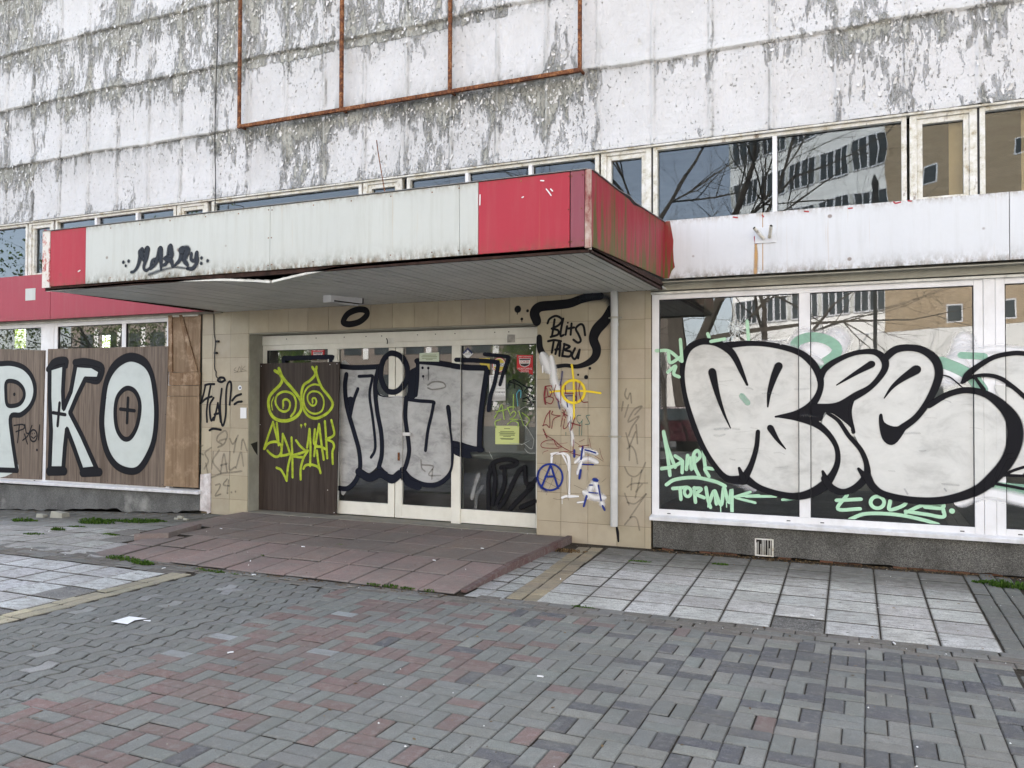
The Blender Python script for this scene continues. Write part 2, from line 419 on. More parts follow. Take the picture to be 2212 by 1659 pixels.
T['far_wall'] = mat_flat('brown_grey_render', (.24, .20, .17), .15, .9, .6)
T['soffit'] = mat_soffit()
T['trim'] = mat_flat('pale_metal_trim', (.62, .62, .58), .15, .45, dirt=.5)
T['void'] = mat_flat('dark_void', (.02, .018, .016), .3, .9)
T['pvc'] = mat_flat('white_pvc', (.72, .72, .74), .05, .35, 3., .0005, dirt=.28, dcol=(.42, .40, .36))
T['pvc_door'] = mat_flat('cream_pvc', (.70, .69, .63), .05, .4, 3., .0005, dirt=.25, dcol=(.40, .37, .30))
T['aged'] = mat_aged_frame()
T['sill'] = mat_flat('sill_metal', (.66, .66, .68), .1, .4, 8., .002, dirt=.45, dcol=(.35, .32, .28))
T['gasket'] = mat_flat('black_gasket', (.02, .02, .024), .1, .6)
T['tile'] = mat_flat('beige_tile', (.385, .335, .25), .07, .5, 4., .001, vcol=True, dirt=.3, dcol=(.27, .21, .14), bs=120.)
T['grout'] = mat_flat('tile_grout', (.15, .115, .075), .2, .9)
T['plinth'] = mat_pebble('pebble_dash', (.06, .058, .052), (.165, .16, .148), 190.)
T['plinth_l'] = mat_pebble('pebble_dash_fine', (.085, .084, .08), (.20, .20, .195), 240.)
T['plank_b'] = mat_wood('brown_laminate', (.085, .062, .048), (.19, .15, .12), scl=1.)
T['plank_d'] = mat_wood('dark_laminate', (.028, .021, .018), (.062, .048, .042), scl=.8, rough=.38)
T['ply'] = mat_wood('raw_plywood', (.15, .098, .060), (.26, .185, .12), scl=.6, rough=.75, blotch=.35)
T['ply2'] = mat_wood('old_timber', (.14, .085, .05), (.27, .18, .11), scl=.9, rough=.8, blotch=.7)
T['rust'] = mat_rust()
T['drust'] = mat_flat('dark_corroded_steel', (.035, .018, .014), .6, .9, 14., .003)
T['glass'] = mat_glass('window_glass', wave=.0012, refl=2.9, dirty=.05)
T['glass_old'] = mat_glass('old_wavy_glass', tint=(.6, .63, .62), wave=.004, refl=1.75, dirty=.02, gcol=(.80, .9, 1))
T['glass_film'] = mat_glass('dusty_glass', tint=(.62, .66, .64), refl=1.9, dirty=.16)
T['film'] = mat_flat('grey_window_film', (.13, .145, .14), .15, .4, 2.)
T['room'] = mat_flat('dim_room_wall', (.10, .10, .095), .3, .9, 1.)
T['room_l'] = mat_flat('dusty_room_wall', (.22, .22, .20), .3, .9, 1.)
T['curtain'] = mat_flat('tan_blind', (.75, .56, .33), .12, .8, 3.)
T['pipe'] = mat_flat('grey_pipe_paint', (.50, .50, .49), .1, .45, 5., .001, dirt=.2, dcol=(.3, .29, .27))
T['paver'] = mat_paver('concrete_paver')
T['ramp'] = mat_paver('red_concrete_slab', 140., .3)
T['slab'] = mat_slab()
T['dirt'] = mat_dirt()
T['asphalt'] = mat_flat('asphalt', (.10, .10, .10), .2, .9, 30., .006)
T['jamb'] = mat_flat('dirty_render', (.33, .32, .27), .15, .8, 4., .003, dirt=.4, dcol=(.2, .19, .16))
T['cable'] = mat_flat('black_cable', (.02, .02, .02), .1, .6)
T['paper_y'] = mat_flat('yellow_paper', (.52, .58, .25), .04, .8)
T['paper_w'] = mat_flat('white_paper', (.72, .73, .75), .03, .8)
T['st_red'] = mat_flat('red_sticker', (.50, .018, .025), .03, .4)
T['st_blue'] = mat_flat('navy_sticker', (.02, .03, .11), .03, .4)
T['st_yel'] = mat_flat('yellow_sticker', (.62, .50, .08), .03, .4)
T['ink'] = mat_flat('black_ink', (.03, .03, .035), .02, .7)
T['ink_g'] = mat_flat('grey_ink', (.28, .28, .27), .02, .7)
T['leaf'] = mat_leaf('weed_leaf', (.035, .075, .015), (.11, .19, .04))
T['drygrass'] = mat_leaf('dry_litter', (.10, .06, .03), (.28, .20, .11))
T['treeleaf'] = mat_leaf('tree_leaf', (.06, .12, .02), (.22, .33, .06), .55)
T['treeleaf_y'] = mat_leaf('spring_leaf', (.14, .20, .03), (.38, .45, .10), .6)
T['bark'] = mat_flat('bark', (.075, .062, .05), .3, .95, 12.)
T['render_w'] = mat_flat('grey_white_render', (.90, .88, .84), .08, .85, 1.)
T['brick_t'] = mat_brick('tan_brick', (.52, .40, .27), (.40, .30, .19), (.22, .18, .13))
T['glass_far'] = mat_flat('dark_pane', (.05, .06, .065), .3, .12, 1., .0)
T['car'] = mat_flat('dark_car_paint', (.05, .015, .02), .1, .2)
# spray paints
T['p_black'] = mat_paint('black_spray', (.010, .010, .013), .6, speck=.15)
T['p_black_s'] = mat_paint('black_spray_soft', (.03, .035, .045), .6, speck=.5, gain=.95)
T['p_ink'] = mat_paint('navy_black_marker', (.010, .012, .022), .6, speck=.1)
T['p_white'] = mat_paint('white_fill', (.585, .585, .565), .6, mottle=.26, speck=.15, scl=2.6)
T['p_wspray'] = mat_paint('white_spray', (.74, .74, .76), .6, speck=.6, gain=.95)
T['p_silver'] = mat_paint('silver_fill', (.40, .405, .41), .5, mottle=.4, speck=.1, metal=.1, scl=4.5)
T['p_pale'] = mat_paint('pale_green_silver_fill', (.50, .54, .52), .5, mottle=.10, speck=.1, scl=2.)
T['p_mint'] = mat_paint('mint_marker', (.42, .66, .47), .4, speck=.1, thin=.15)
T['p_mintd'] = mat_paint('mint_marker_dull', (.27, .47, .36), .5, speck=.1, thin=.4)
T['p_neon'] = mat_paint('neon_yellow_spray', (.43, .53, .05), .6, speck=.35, thin=.45, scl=9.)
T['p_blue'] = mat_paint('blue_spray', (.015, .035, .21), .6, speck=.3, gain=1.0)
T['p_yel'] = mat_paint('yellow_spray', (.75, .57, .04), .5, speck=.15)
T['p_dred'] = mat_paint('dark_red_marker', (.20, .02, .03), .5, speck=.1, thin=.4, scl=12)
T['p_grey'] = mat_paint('faded_grey_marker', (.19, .165, .13), .8, speck=.3, thin=.5, gain=.9)
T['p_lime'] = mat_paint('lime_marker', (.33, .50, .10), .5, speck=.1, thin=.5, scl=12)
T['p_cyan'] = mat_paint('cyan_marker', (.12, .42, .55), .5, speck=.1, thin=.4)
T['p_tgreen'] = mat_paint('teal_marker', (.03, .14, .13), .5, speck=.1, thin=.4)
T['p_soot'] = mat_paint('soot_smudge', (.05, .045, .04), .8, speck=.7)
T['p_rust'] = mat_paint('rust_run', (.50, .30, .12), .8, speck=.3, thin=.5)
T['p_crk'] = mat_paint('crushed_glass_white', (.62, .66, .66), .5, speck=.1)
T['p_scr'] = mat_paint('scratched_etch', (.42, .45, .44), .8, speck=.1, thin=.5)

# ------------------------------------------------------------------ GROUND (setting)
def structure(name, mb, mat, label=None, **kw):
    o = mb.build(name, mat, None, **kw); o['kind'] = 'structure'
    if label: o['label'] = label
    return o
g = MB()
xs = [-400, -60, -14, -8.2, 12, 400]
zz = [-.35, -.35, -.30, -.032, -.032, -.032]
for i in range(5):
    for (y0, y1) in ((-4.6, 9.2), (9.2, 400)):
        g.quad([(xs[i], y0, zz[i]), (xs[i+1], y0, zz[i+1]), (xs[i+1], y1, zz[i+1]), (xs[i], y1, zz[i])])
structure('ground', g, T['dirt'])
g = MB(); g.quad([(-400, -400, -.12), (400, -400, -.12), (400, -4.6, -.12), (-400, -4.6, -.12)])
g.quad([(-400, -4.6, -.12), (400, -4.6, -.12), (400, -4.6, -.032), (-400, -4.6, -.032)])
structure('road', g, T['asphalt'])

def brick(mb, cx, cy, lx, ly, col, gap=.0018, rot=0, z=0., cham=.0065, jit=1.):
    hx, hy = lx/2-gap, ly/2-gap*1.7; ca, sa = math.cos(rot), math.sin(rot)
    b = len(mb.v); dz = rnd.gauss(0, .0014)*jit; tx, ty = rnd.gauss(0, .008)*jit, rnd.gauss(0, .008)*jit
    ox, oy = rnd.gauss(0, .0012)*jit, rnd.gauss(0, .0012)*jit
    for k_, zo in ((0, -.007), (cham, 0.)):
        for (sx, sy) in ((-1, -1), (1, -1), (1, 1), (-1, 1)):
            x, y = sx*(hx-k_), sy*(hy-k_)
            X, Y = cx+ox+x*ca-y*sa, cy+oy+x*sa+y*ca
            mb.v.append((X, Y, gz(X)+z+zo+dz+x*tx+y*ty))
    for q in ((4, 5, 6, 7), (0, 1, 5, 4), (1, 2, 6, 5), (2, 3, 7, 6), (3, 0, 4, 7)):
        mb.f.append([b+i for i in q]); mb.mi.append(0)
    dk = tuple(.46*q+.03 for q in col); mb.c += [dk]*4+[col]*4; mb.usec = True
def vary(c, a=.08):
    k_ = 1+rnd.uniform(-a, a); return tuple(max(.01, q*k_*(1+rnd.uniform(-.02, .02))) for q in c)
GG, DK, RD, LT = (.215, .226, .210), (.098, .10, .112), (.215, .138, .125), (.38, .40, .41)
GW = (.25, .25, .226)
def wav_bound(Y):     # boundary between the wavy and the basket-weave paving
    return -4.12 if Y > 2.7 else -4.12+(2.7-Y)*1.1
p = MB()
for (xa, xb_) in ((-14, -8.2), (-8.2, 4.2)): p.quad([(xa, .6, gz(xa)-.011), (xb_, .6, gz(xb_)-.011), (xb_, 8.6, gz(xb_)-.011), (xa, 8.6, gz(xa)-.011)])
structure('sand_bed', p, T['dirt'])
# basket weave
p = MB(); cs = .2
ang0 = .006
for i in range(-40, 26):
    for j in range(-2, 32):
        X0, Y0 = i*cs+.78-.2, j*cs-.4+.06
        cx, cy = X0+cs/2, Y0+cs/2
        if .78 < cx < 1.5 or cy > 5.62 or cx < wav_bound(cy): continue
        if cy < 2.62 and cx < -3.15-(2.62-cy)*.3 and False: continue
        patch = mnoise.noise(Vector((cx*.8, cy*.8, 3)))
        for h in (0, 1):
            t_ = rnd.random(); tx = cx+rnd.gauss(0, .55)
            if tx > -1.5:
                pd = .42+.5*patch+(.1 if tx > -.3 else 0)-(.22 if tx < -.9 else 0)
                c = DK if t_ < pd else GW if rnd.random() < .6 else GG
                if tx < -.9 and rnd.random() < .03: c = RD
            elif tx > -2.3:
                c = DK if t_ < .10 else RD if t_ < .20 else GG
            else:
                c = RD if t_ < .46+.25*patch else LT if t_ > .985 else GG
            c = vary(c, .10)
            if (i+j) % 2: brick(p, cx, Y0+cs*(.25+.5*h), cs, cs/2, c)
            else: brick(p, X0+cs*(.25+.5*h), cy, cs/2, cs, c)
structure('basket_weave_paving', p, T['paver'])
# wavy interlocking pavers
p = MB()
def wv(y):
    t_ = (y/.2) % 1.
    tri = 1-abs(((t_*2) % 2)-1)*2
    return .017*max(-1, min(1, tri*1.8))
W_, L_ = .112, .2
for i in range(-20, 26):
    for j in range(-2, 32):
        bx = -5.62+i*W_; y0 = j*L_+(.1 if i % 2 else 0.)-.4
        cx, cy = bx+W_/2, y0+L_/2
        if cx > wav_bound(cy)+.30 or cy > 5.62: continue
        if cx > -4.12 and cy > 2.9: low_x = 0
        if cy > 2.6 and cx < -5.50+(.0 if cy > 4.2 else -(4.2-cy)*.0): 
            continue
        c = vary((.195, .203, .193), .12); n_ = 6; low_ = -.004 if cx > wav_bound(cy)-.12 else 0.
        if rnd.random() < .03: c = vary((.33, .34, .33))
        gp = .0035; b = len(p.v); dz = rnd.gauss(0, .0012)
        ins = []
        for k_, zo in ((0., -.006), (.0065, 0.)):
            left = [(bx+gp+k_+wv(y0+L_*q/n_), y0+gp+k_+(L_-2*gp-2*k_)*q/n_) for q in range(n_+1)]
            right = [(bx+W_-gp-k_+wv(y0+L_*q/n_), y0+gp+k_+(L_-2*gp-2*k_)*q/n_) for q in range(n_+1)]
            ins.append(left[::-1]+right)
            for (X, Y) in left[::-1]+right: p.v.append((X, Y, gz(X)+zo+dz+low_))
        N_ = 2*(n_+1)
        p.f.append([b+N_+q for q in range(N_)]); p.mi.append(0)
        for q in range(N_): p.f.append([b+q, b+(q+1) % N_, b+N_+(q+1) % N_, b+N_+q]); p.mi.append(0)
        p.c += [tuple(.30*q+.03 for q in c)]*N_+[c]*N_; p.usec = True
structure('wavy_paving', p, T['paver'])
# border rows of worn bricks along the pavement
p = MB()
for r_ in range(-1, 3):
    x = -12.+.07*r_
    while x < (4.2 if r_ >= 0 else -5.8):
        Y = 5.68+.10*r_
        if r_ == 2 and -6.2 < x < -2.9: x += .2; continue
        brick(p, x+.1, Y, .2, .10, vary((.17, .15, .13) if rnd.random() < .6 else (.19, .19, .18), .18), jit=1.6); x += .2
# grey brick strip right of the slabs
for j in range(13):
    for i in range(3):
        brick(p, .845+i*.125, 5.95+j*.2+(.1 if i % 2 else 0), .12, .2, vary((.17, .175, .16), .12), jit=1.4)
structure('border_bricks', p, T['paver'])
# yellow double strips
p = MB(); YB = (.42, .34, .22)
for j in range(12):
    for i in range(2):
        s_ = (j*.2)*-.09
        brick(p, -2.58+i*.14+s_, 6.03+j*.2, .135, .2, vary(YB, .14), jit=1.5, rot=.1)
for j in range(16):
    for i in range(2):
        if rnd.random() < .12: c = vary((.15, .15, .16))
        else: c = vary((.50, .45, .31), .15)
        brick(p, -5.71+i*.115, 2.45+j*.2, .11, .2, c, jit=1.8)
for j in range(23):
    for i in range(5): brick(p, .86+i*.13, 1.0+j*.2+(.1 if i % 2 else 0), .125, .2, vary((.50, .46, .38) if i in (1, 2) else (.19, .185, .17), .14), jit=1.5)
structure('yellow_brick_strip', p, T['paver'])
# slabs
def slab(mb, x, y, sx, sy, col, z=.0, skew=0., tilt=0.):
    hx, hy = sx/2-.005, sy/2-.012; b = len(mb.v); tx, ty = rnd.gauss(0, .004)+tilt, rnd.gauss(0, .004); dz = rnd.gauss(0, .001)
    for k_, zo in ((0, -.006), (.013, 0)):
        for (a, c) in ((-1, -1), (1, -1), (1, 1), (-1, 1)):
            X, Y = x+a*(hx-k_), y+c*(hy-k_); X += skew*(X-.78)*(Y-5.93)
            mb.v.append((X, Y, gz(X)+z+zo+dz+(a*hx)*tx+(c*hy)*ty))
    for q in ((4, 5, 6, 7), (0, 1, 5, 4), (1, 2, 6, 5), (2, 3, 7, 6), (3, 0, 4, 7)):
        mb.f.append([b+i for i in q]); mb.mi.append(0)
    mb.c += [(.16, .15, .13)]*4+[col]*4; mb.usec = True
p = MB()
for i in range(9):
    for j in range(7):
        x, y = .60-i*.352, 6.10+j*.352
        c = vary((.57, .56, .53), .15)
        if i == 3 and j == 0: c = (.085, .08, .075)
        slab(p, x, y, .352, .352, c, skew=.02)
for j in range(7):         # cracked pieces between the ramp and the yellow strip
    for (a, b_) in ((-2.905, .19), (-2.735, .17)):
        slab(p, a-.016*j+rnd.uniform(-.01, .01), 6.0+j*.30, b_, .29, vary((.42, .42, .41), .14), tilt=rnd.gauss(0, .01))
for i in range(8):
    for j in range(7): slab(p, 1.45+i*.352, 6.1+j*.352, .352, .352, vary((.40, .41, .40), .08))
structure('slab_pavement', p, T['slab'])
p = MB()
for i in range(26):        # left field in front of the boarded window
    for j in range(8):
        x, y = -7.02-i*.352+(.04*j), 5.93+j*.352
        if x > -6.75 or (j > 1 and x > -7.5) or y > 8.45: continue
        c = vary((.43, .425, .405), .15) if j < 4 else vary((.25, .26, .25), .15)
        if rnd.random() < .05: c = (.16, .15, .14)
        slab(p, x, y, .352, .352, c, tilt=rnd.gauss(0, .006))
for i in range(24):        # nearer field, its thinner shade put into a paler slab colour
    for j in range(9):
        x, y = -5.96-i*.352-.0*j, 5.33-j*.352
        c = vary((.56, .565, .565), .10)
        if (i, j) in ((0, 2), (1, 4), (0, 4), (3, 3)): c = (.13, .13, .13)
        slab(p, x, y, .352, .352, c, tilt=rnd.gauss(0, .005))
for (x, y, s_) in ((-3.9, 1.9, .42), (-4.35, 2.1, .3), (-3.62, 2.2, .2)):
    slab(p, x, y, s_, s_, (.36, .36, .35), z=.004)
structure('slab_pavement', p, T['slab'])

# red ramp in front of the door
TOPZ, Y0r, Y1r, Y2r, XR = .066, 5.83, 6.85, 8.50, -3.05
def rz(y): return .012+(TOPZ-.012)*min(1, max(0, (y-Y0r)/(Y1r-Y0r)))
rt = empty('entrance_ramp', (-5, 7, 0), 'low red concrete slab ramp and platform laid before the shop door', 'ramp')
RC = (.25, .184, .162)
def rslab(mb, x0, x1, y0, y1, c, dz=0.):
    gp = .0055; b = len(mb.v); dz += rnd.gauss(0, .0025); tx = rnd.gauss(0, .004)
    for k_, zo in ((0, -.010), (.014, 0)):
        for (X, Y) in ((x0+gp+k_*.6, y0+gp*1.8+k_), (x1-gp-k_*.6, y0+gp*1.8+k_), (x1-gp-k_*.6, y1-gp*1.8-k_), (x0+gp+k_*.6, y1-gp*1.8-k_)):
            mb.v.append((X, Y, rz(Y)+zo+dz+tx*(X-x0)))
    for q in ((4, 5, 6, 7), (0, 1, 5, 4), (1, 2, 6, 5), (2, 3, 7, 6), (3, 0, 4, 7)):
        mb.f.append([b+i for i in q]); mb.mi.append(0)
    mb.c += [(.06, .045, .04)]*4+[c]*4; mb.usec = True
p = MB(); x = XR-.34
yb = [Y0r, 6.34, Y1r]
k_ = 0
while x > -6.9:
    for r_ in range(2):
        if x-.0 < -6.45 and r_ == 0 and False: continue
        rslab(p, x, x+.34, yb[r_], yb[r_+1], vary((.335, .232, .208) if r_ == 0 else (.315, .218, .196), .07))
    x -= .34
p.build('sloping_slab', T['ramp'], rt)
p = MB(); yb = [Y1r, 7.37, 7.93, Y2r]
for r_ in range(3):
    x = XR-.5+(0 if r_ < 2 else 0)
    while x > -7.6:
        if not (r_ == 0 and x < -7.05):
            rslab(p, x, x+.5, yb[r_], yb[r_+1], vary(RC, .08))
        x -= .5
rslab(p, -7.60, -7.05, 7.93, Y2r, vary(RC, .06)); 
p.build('platform_slab', T['ramp'], rt)
p = MB()
cc = (.13, .05, .048)
p.hexa([(XR, Y0r+.12, 0), (XR+.05, Y0r+.12, 0), (XR+.05, Y1r, 0), (XR, Y1r, 0), (XR, Y0r+.12, rz(Y0r+.12)+.003), (XR+.05, Y0r+.12, rz(Y0r+.12)), (XR+.05, Y1r, TOPZ), (XR, Y1r, TOPZ+.003)], cc)
p.box(XR, XR+.05, Y1r, 8.0, -.02, TOPZ+.002, cc); p.box(XR, XR+.05, 8.0, 8.528, -.02, TOPZ+.004, cc)
p.build('kerb', T['ramp'], rt)
p = MB()       # the lifted kerb at the left end and loose slabs before it
def rp(x, y, z): q = on(264.6+.2393*x, 1058.6+.2393*y, 2, z); return float(q[0]), float(q[1])
e_ = [rp(105, 400, .09), rp(415, 380, .12), rp(710, 300, .12), rp(560, 285, .12), rp(330, 315, .10)]
p = MB()
q = [rp(105, 400, .09), rp(415, 385, .105), rp(712, 302, .105), rp(600, 285, .105)]
zt = [.09, .105, .105, .09]
p.hexa([(a[0], a[1], -.03) for a in q]+[(a[0], a[1], z_) for a, z_ in zip(q, zt)], vary((.25, .175, .165)))
p.build('loose_kerb_slab', T['ramp'], rt, 'long red kerb slab lying askew at the left end of the ramp')
p = MB()
for (x0, x1, y0, y1) in ((-7.2, -6.86, 5.80, 6.32), (-7.25, -6.87, 6.33, 6.80)):
    rslab(p, x0, x1, y0, y1, vary((.30, .22, .205), .05), dz=-.012)
p.build('sloping_slab', T['ramp'], rt)
p = MB(); p.box(-7.6, XR, Y1r-.02, Y2r, -.03, TOPZ-.018); p.hexa([(-6.9, Y0r+.02, -.03), (XR, Y0r+.02, -.03), (XR, Y1r, -.03), (-6.9, Y1r, -.03), (-6.9, Y0r+.02, -.006), (XR, Y0r+.02, -.006), (XR, Y1r, TOPZ-.018), (-6.9, Y1r, TOPZ-.018)])
p.build('mortar_bed', T['dirt'], rt)

# ------------------------------------------------------------------ THE SHOP BUILDING
B = empty('shop_building', (-4, YF, 0), 'derelict flat fronted shop building with peeling white panels over boarded and graffitied windows', 'building')
# upper wall with relief
XJ0, PW = -2.10, .61
rows = [4.30, 5.205, 6.12, 7.0, 7.9, 8.8, 9.7]
gx = np.arange(-14.6, 4.2, .0152); gzv = np.arange(4.30, 8.85, .0152)
X, Z = np.meshgrid(gx, gzv, indexing='ij')
wob = .008*np.sin(X*1.7+1)+.005*np.sin(X*4.1)
Zw = Z-wob*(Z > 4.5)
ri = np.clip(np.searchsorted(rows, Zw.ravel(), side='right')-1, 0, 5).reshape(X.shape)
z0 = np.array(rows)[ri]; z1 = np.array(rows)[ri+1]
v = np.clip((Zw-z0)/(z1-z0), 0, 1); u = ((X-XJ0)/PW) % 1.
def vnoise(x, z, seed, n=256):
    r_ = np.random.RandomState(seed).rand(n, n)
    xi = np.floor(x).astype(int); zi = np.floor(z).astype(int); fx = x-xi; fz = z-zi
    fx = fx*fx*(3-2*fx); fz = fz*fz*(3-2*fz)
    g_ = lambda a, b: r_[a % n, b % n]
    return (g_(xi, zi)*(1-fx)+g_(xi+1, zi)*fx)*(1-fz)+(g_(xi, zi+1)*(1-fx)+g_(xi+1, zi+1)*fx)*fz
du = np.minimum(u, 1-u)*PW
rib = np.exp(-(du/.013)**2)
h = .016*rib-.008*np.exp(-((du-.035)/.02)**2)
h += .022*np.exp(-(v/.10)**1.5)                      # each row thickens to a drip edge at its foot
h -= .020*np.exp(-((v-.5)/.33)**2)*(1-np.exp(-(du/.12)**2))
h -= .018*np.exp(-((1-v)/.05)**2)
h += .014*(vnoise(X*3, Z*3, 1)-.5)+.007*(vnoise(X*14, Z*8, 2)-.5)+.008*(vnoise(X*48, Z*26, 5)-.5)
step_ = (vnoise(X*.33+5, ri*1., 41) > .4)
h -= .009*np.exp(-((1-v)/.012)**2)*step_
r_ = np.random.RandomState(11)
ci = np.floor((X-XJ0)/PW).astype(int)+40
cell = r_.rand(80, 8)[ci, ri]
peel = .372+.03*np.exp(-((du-.02)/.05)**2)+.09*np.clip((v-.55)/.4, 0, 1)+.05*(cell-.5)+.19*(vnoise(X*.9, Z*.8, 3)-.5)+.09*(vnoise(X*3.6, Z*1.1, 13)-.5)
peel += .06*np.exp(-((v-.02)/.12)**2)*vnoise(X*2, Z*1, 9)
peel += .035*np.exp(-((X+5.2)/2.8)**2)+.015*np.exp(-((X+9.2)/2.5)**2)
peel -= .028*np.clip((X+2.3)/2., 0, 1)
peel -= .008*(X < -6)
peel += .03*np.clip((Z-5.9)/1., 0, 1)*(X < -3)
inframe = (X > -7.66) & (X < -2.88)
peel += .07*inframe*np.exp(-np.clip(5.19-Z, 0, 9)/.25)*(Z < 5.19)
peel -= .10*inframe*(Z > 5.25)*(Z < 6.0)*(vnoise(X*.8, Z*.5, 21) > .45)
dirt = .06+.35*np.exp(-(du/.02)**2)*vnoise(X*0+ci, Z*2, 77)+.55*np.clip((v-.80)/.2, 0, 1)**1.5+.55*np.exp(-(v/.06)**2)*vnoise(X*1.4, Z, 8)
dirt += .30*(X < -3)*(vnoise(X*.7, Z*.6, 31) > .5)*np.clip((v-.5)*2, 0, 1)
dirt += 1.1*inframe*np.exp(-np.clip(Z-5.20, 0, 9)/.10)*(Z > 5.2)*(X > -6.2)
dirt += .75*inframe*np.exp(-np.clip(5.17-Z, 0, 9)/.30)*(Z < 5.17)*(vnoise(X*2, Z*0, 33) > .35)
dirt *= np.where(X > -2.2, .45, 1.)
low = np.exp(-(v/.2)**2)
nx, nz = X.shape
co = np.stack([X, YF-h, Z], -1).reshape(-1, 3)
me = bpy.data.meshes.new('upper_wall')
me.vertices.add(nx*nz); me.vertices.foreach_set('co', co.astype(np.float32).ravel())
ii, jj = np.meshgrid(np.arange(nx-1), np.arange(nz-1), indexing='ij')
a = (ii*nz+jj).ravel(); fq = np.stack([a, a+nz, a+nz+1, a+1], -1)
nf = len(fq); me.loops.add(nf*4); me.polygons.add(nf)
me.loops.foreach_set('vertex_index', fq.astype(np.int32).ravel())
me.polygons.foreach_set('loop_start', np.arange(0, nf*4, 4, dtype=np.int32))
me.polygons.foreach_set('use_smooth', np.ones(nf, bool)); me.update(calc_edges=True)
seam = np.exp(-(du/.011)**2)*(.35+.65*vnoise(ci*1., Z*1.3, 61))+np.exp(-((v-.035)/.03)**2)*vnoise(X*1.2, Z*0, 62)*.9
seamd = np.exp(-((du-.024)/.011)**2)*vnoise(ci*1., Z*1.7, 63)*1.2+np.exp(-((1-v)/.012)**2)*.9*np.clip(vnoise(X*1.1, Z*0+ri, 71)*1.6-.4, 0, 1)
for nm_, arr in (('peel', peel), ('dirt', dirt), ('low', low), ('seam', np.clip(seam, 0, 1)), ('seamd', np.clip(seamd, 0, 1))):
    me.attributes.new(nm_, 'FLOAT', 'POINT').data.foreach_set('value', arr.astype(np.float32).ravel())
link('upper_wall', me, T['peel'], B, 'peeling white painted concrete panels above the window band')
# curled flakes still hanging on the wall
rf_ = random.Random(31); fv = []; ff = []
def hang(x, z_, hh, wd, cu, yb_):
    b_ = len(fv); tw_ = rf_.uniform(-.35, .35); n_ = 3
    for i in range(n_+1):
        t = i/n_; out = cu*t*t; zz_ = z_-hh*t*(1-.25*t) if rf_.random() > 0 else z_
        w2 = wd*(1-.55*t+rf_.uniform(-.15, .15)); xo = tw_*hh*t
        fv.append((x+xo-w2/2, yb_-out-.0015, zz_)); fv.append((x+xo+w2/2, yb_-out*rf_.uniform(.5, 1.3)-.0015, zz_+rf_.uniform(-.004, .004)))
    for i in range(n_): ff.append((b_+2*i, b_+2*i+1, b_+2*i+3, b_+2*i+2))
cnt = 0
while cnt < 6500:
    x = rf_.uniform(-14, 4); z_ = rf_.uniform(4.33, 8.5); i_ = int((x+14.6)/.0152); j_ = int((z_-4.30)/.0152)
    pr_ = float(peel[i_, j_])
    if rf_.random() > max(.04, (pr_-.36)*6): continue
    s_ = rf_.choice([.012, .016, .02, .026, .04])
    sg = 1 if rf_.random() < .75 else -1
    hang(x, z_, sg*s_*rf_.uniform(1., 2.2), s_*rf_.uniform(.5, 1.1), s_*rf_.uniform(.25, .75), YF-float(h[i_, j_])); cnt += 1
mf = bpy.data.meshes.new('paint_flakes'); mf.from_pydata(fv, [], ff); mf.update()
o = link('paint_flakes', mf, mat_flat('flaking_white_paint', (.62, .61, .60), .12, .7, 20.), B, 'curled flakes of white paint hanging on the upper wall'); o['kind'] = 'stuff'
# the body of the building: storeys above, ends, roof
p = MB()
p.box(-30, 26, YF+.26, YF+13.7, 4.34, 12); p.box(-30, -14.55, YF+.01, YF+.25, -.5, 12); p.box(4.15, 26, YF+.01, YF+.25, -.1, 12)
p.box(-14.55, 4.15, YF+.012, YF+.25, 8.85, 12)
p.build('wall', T['render_w'], B)
p = MB(); p.box(-30.3, 26.3, YF-.2, YF+14, 12.0, 12.3); p.build('roof', T['void'], B)
# inner leaf, floor, back wall with openings, ceiling
p = MB()
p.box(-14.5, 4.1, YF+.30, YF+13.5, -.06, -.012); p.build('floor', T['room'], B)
p = MB()
YB_ = 15.6
ops = []
for (x0, x1, y0, y1) in ((-1, 17, 708, 750), (25, 56, 708, 752), (88, 97, 707, 755), (214, 238, 724, 751), (2, 8, 712, 752)):
    if x0 < 2 and x1 > 12: x0, x1 = 10, 16
    a0 = on(x0, y0, 1, YB_); a1 = on(x1, y1, 1, YB_); ops.append((float(a0[0]), float(a1[0]), float(min(a0[2], a1[2])), float(max(a0[2], a1[2]))))
ops.sort(); xs_ = -34.
for (x0, x1, z0_, z1_) in ops:
    p.box(xs_, x0, YB_, YB_+.1, -.1, 4.3); p.box(x0, x1, YB_, YB_+.1, -.1, z0_); p.box(x0, x1, YB_, YB_+.1, z1_, 4.3); xs_ = x1
p.box(xs_, 4.1, YB_, YB_+.1, -.1, 4.3)
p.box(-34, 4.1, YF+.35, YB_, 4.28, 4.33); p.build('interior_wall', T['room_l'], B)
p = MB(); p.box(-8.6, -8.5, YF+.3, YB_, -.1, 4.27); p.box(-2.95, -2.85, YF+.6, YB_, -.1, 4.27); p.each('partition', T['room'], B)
# lintel zone hidden behind the fascia
p = MB(); p.box(-14.5, 4.1, YF+.02, YF+.3, 2.80, 3.42); p.build('lintel', T['jamb'], B)

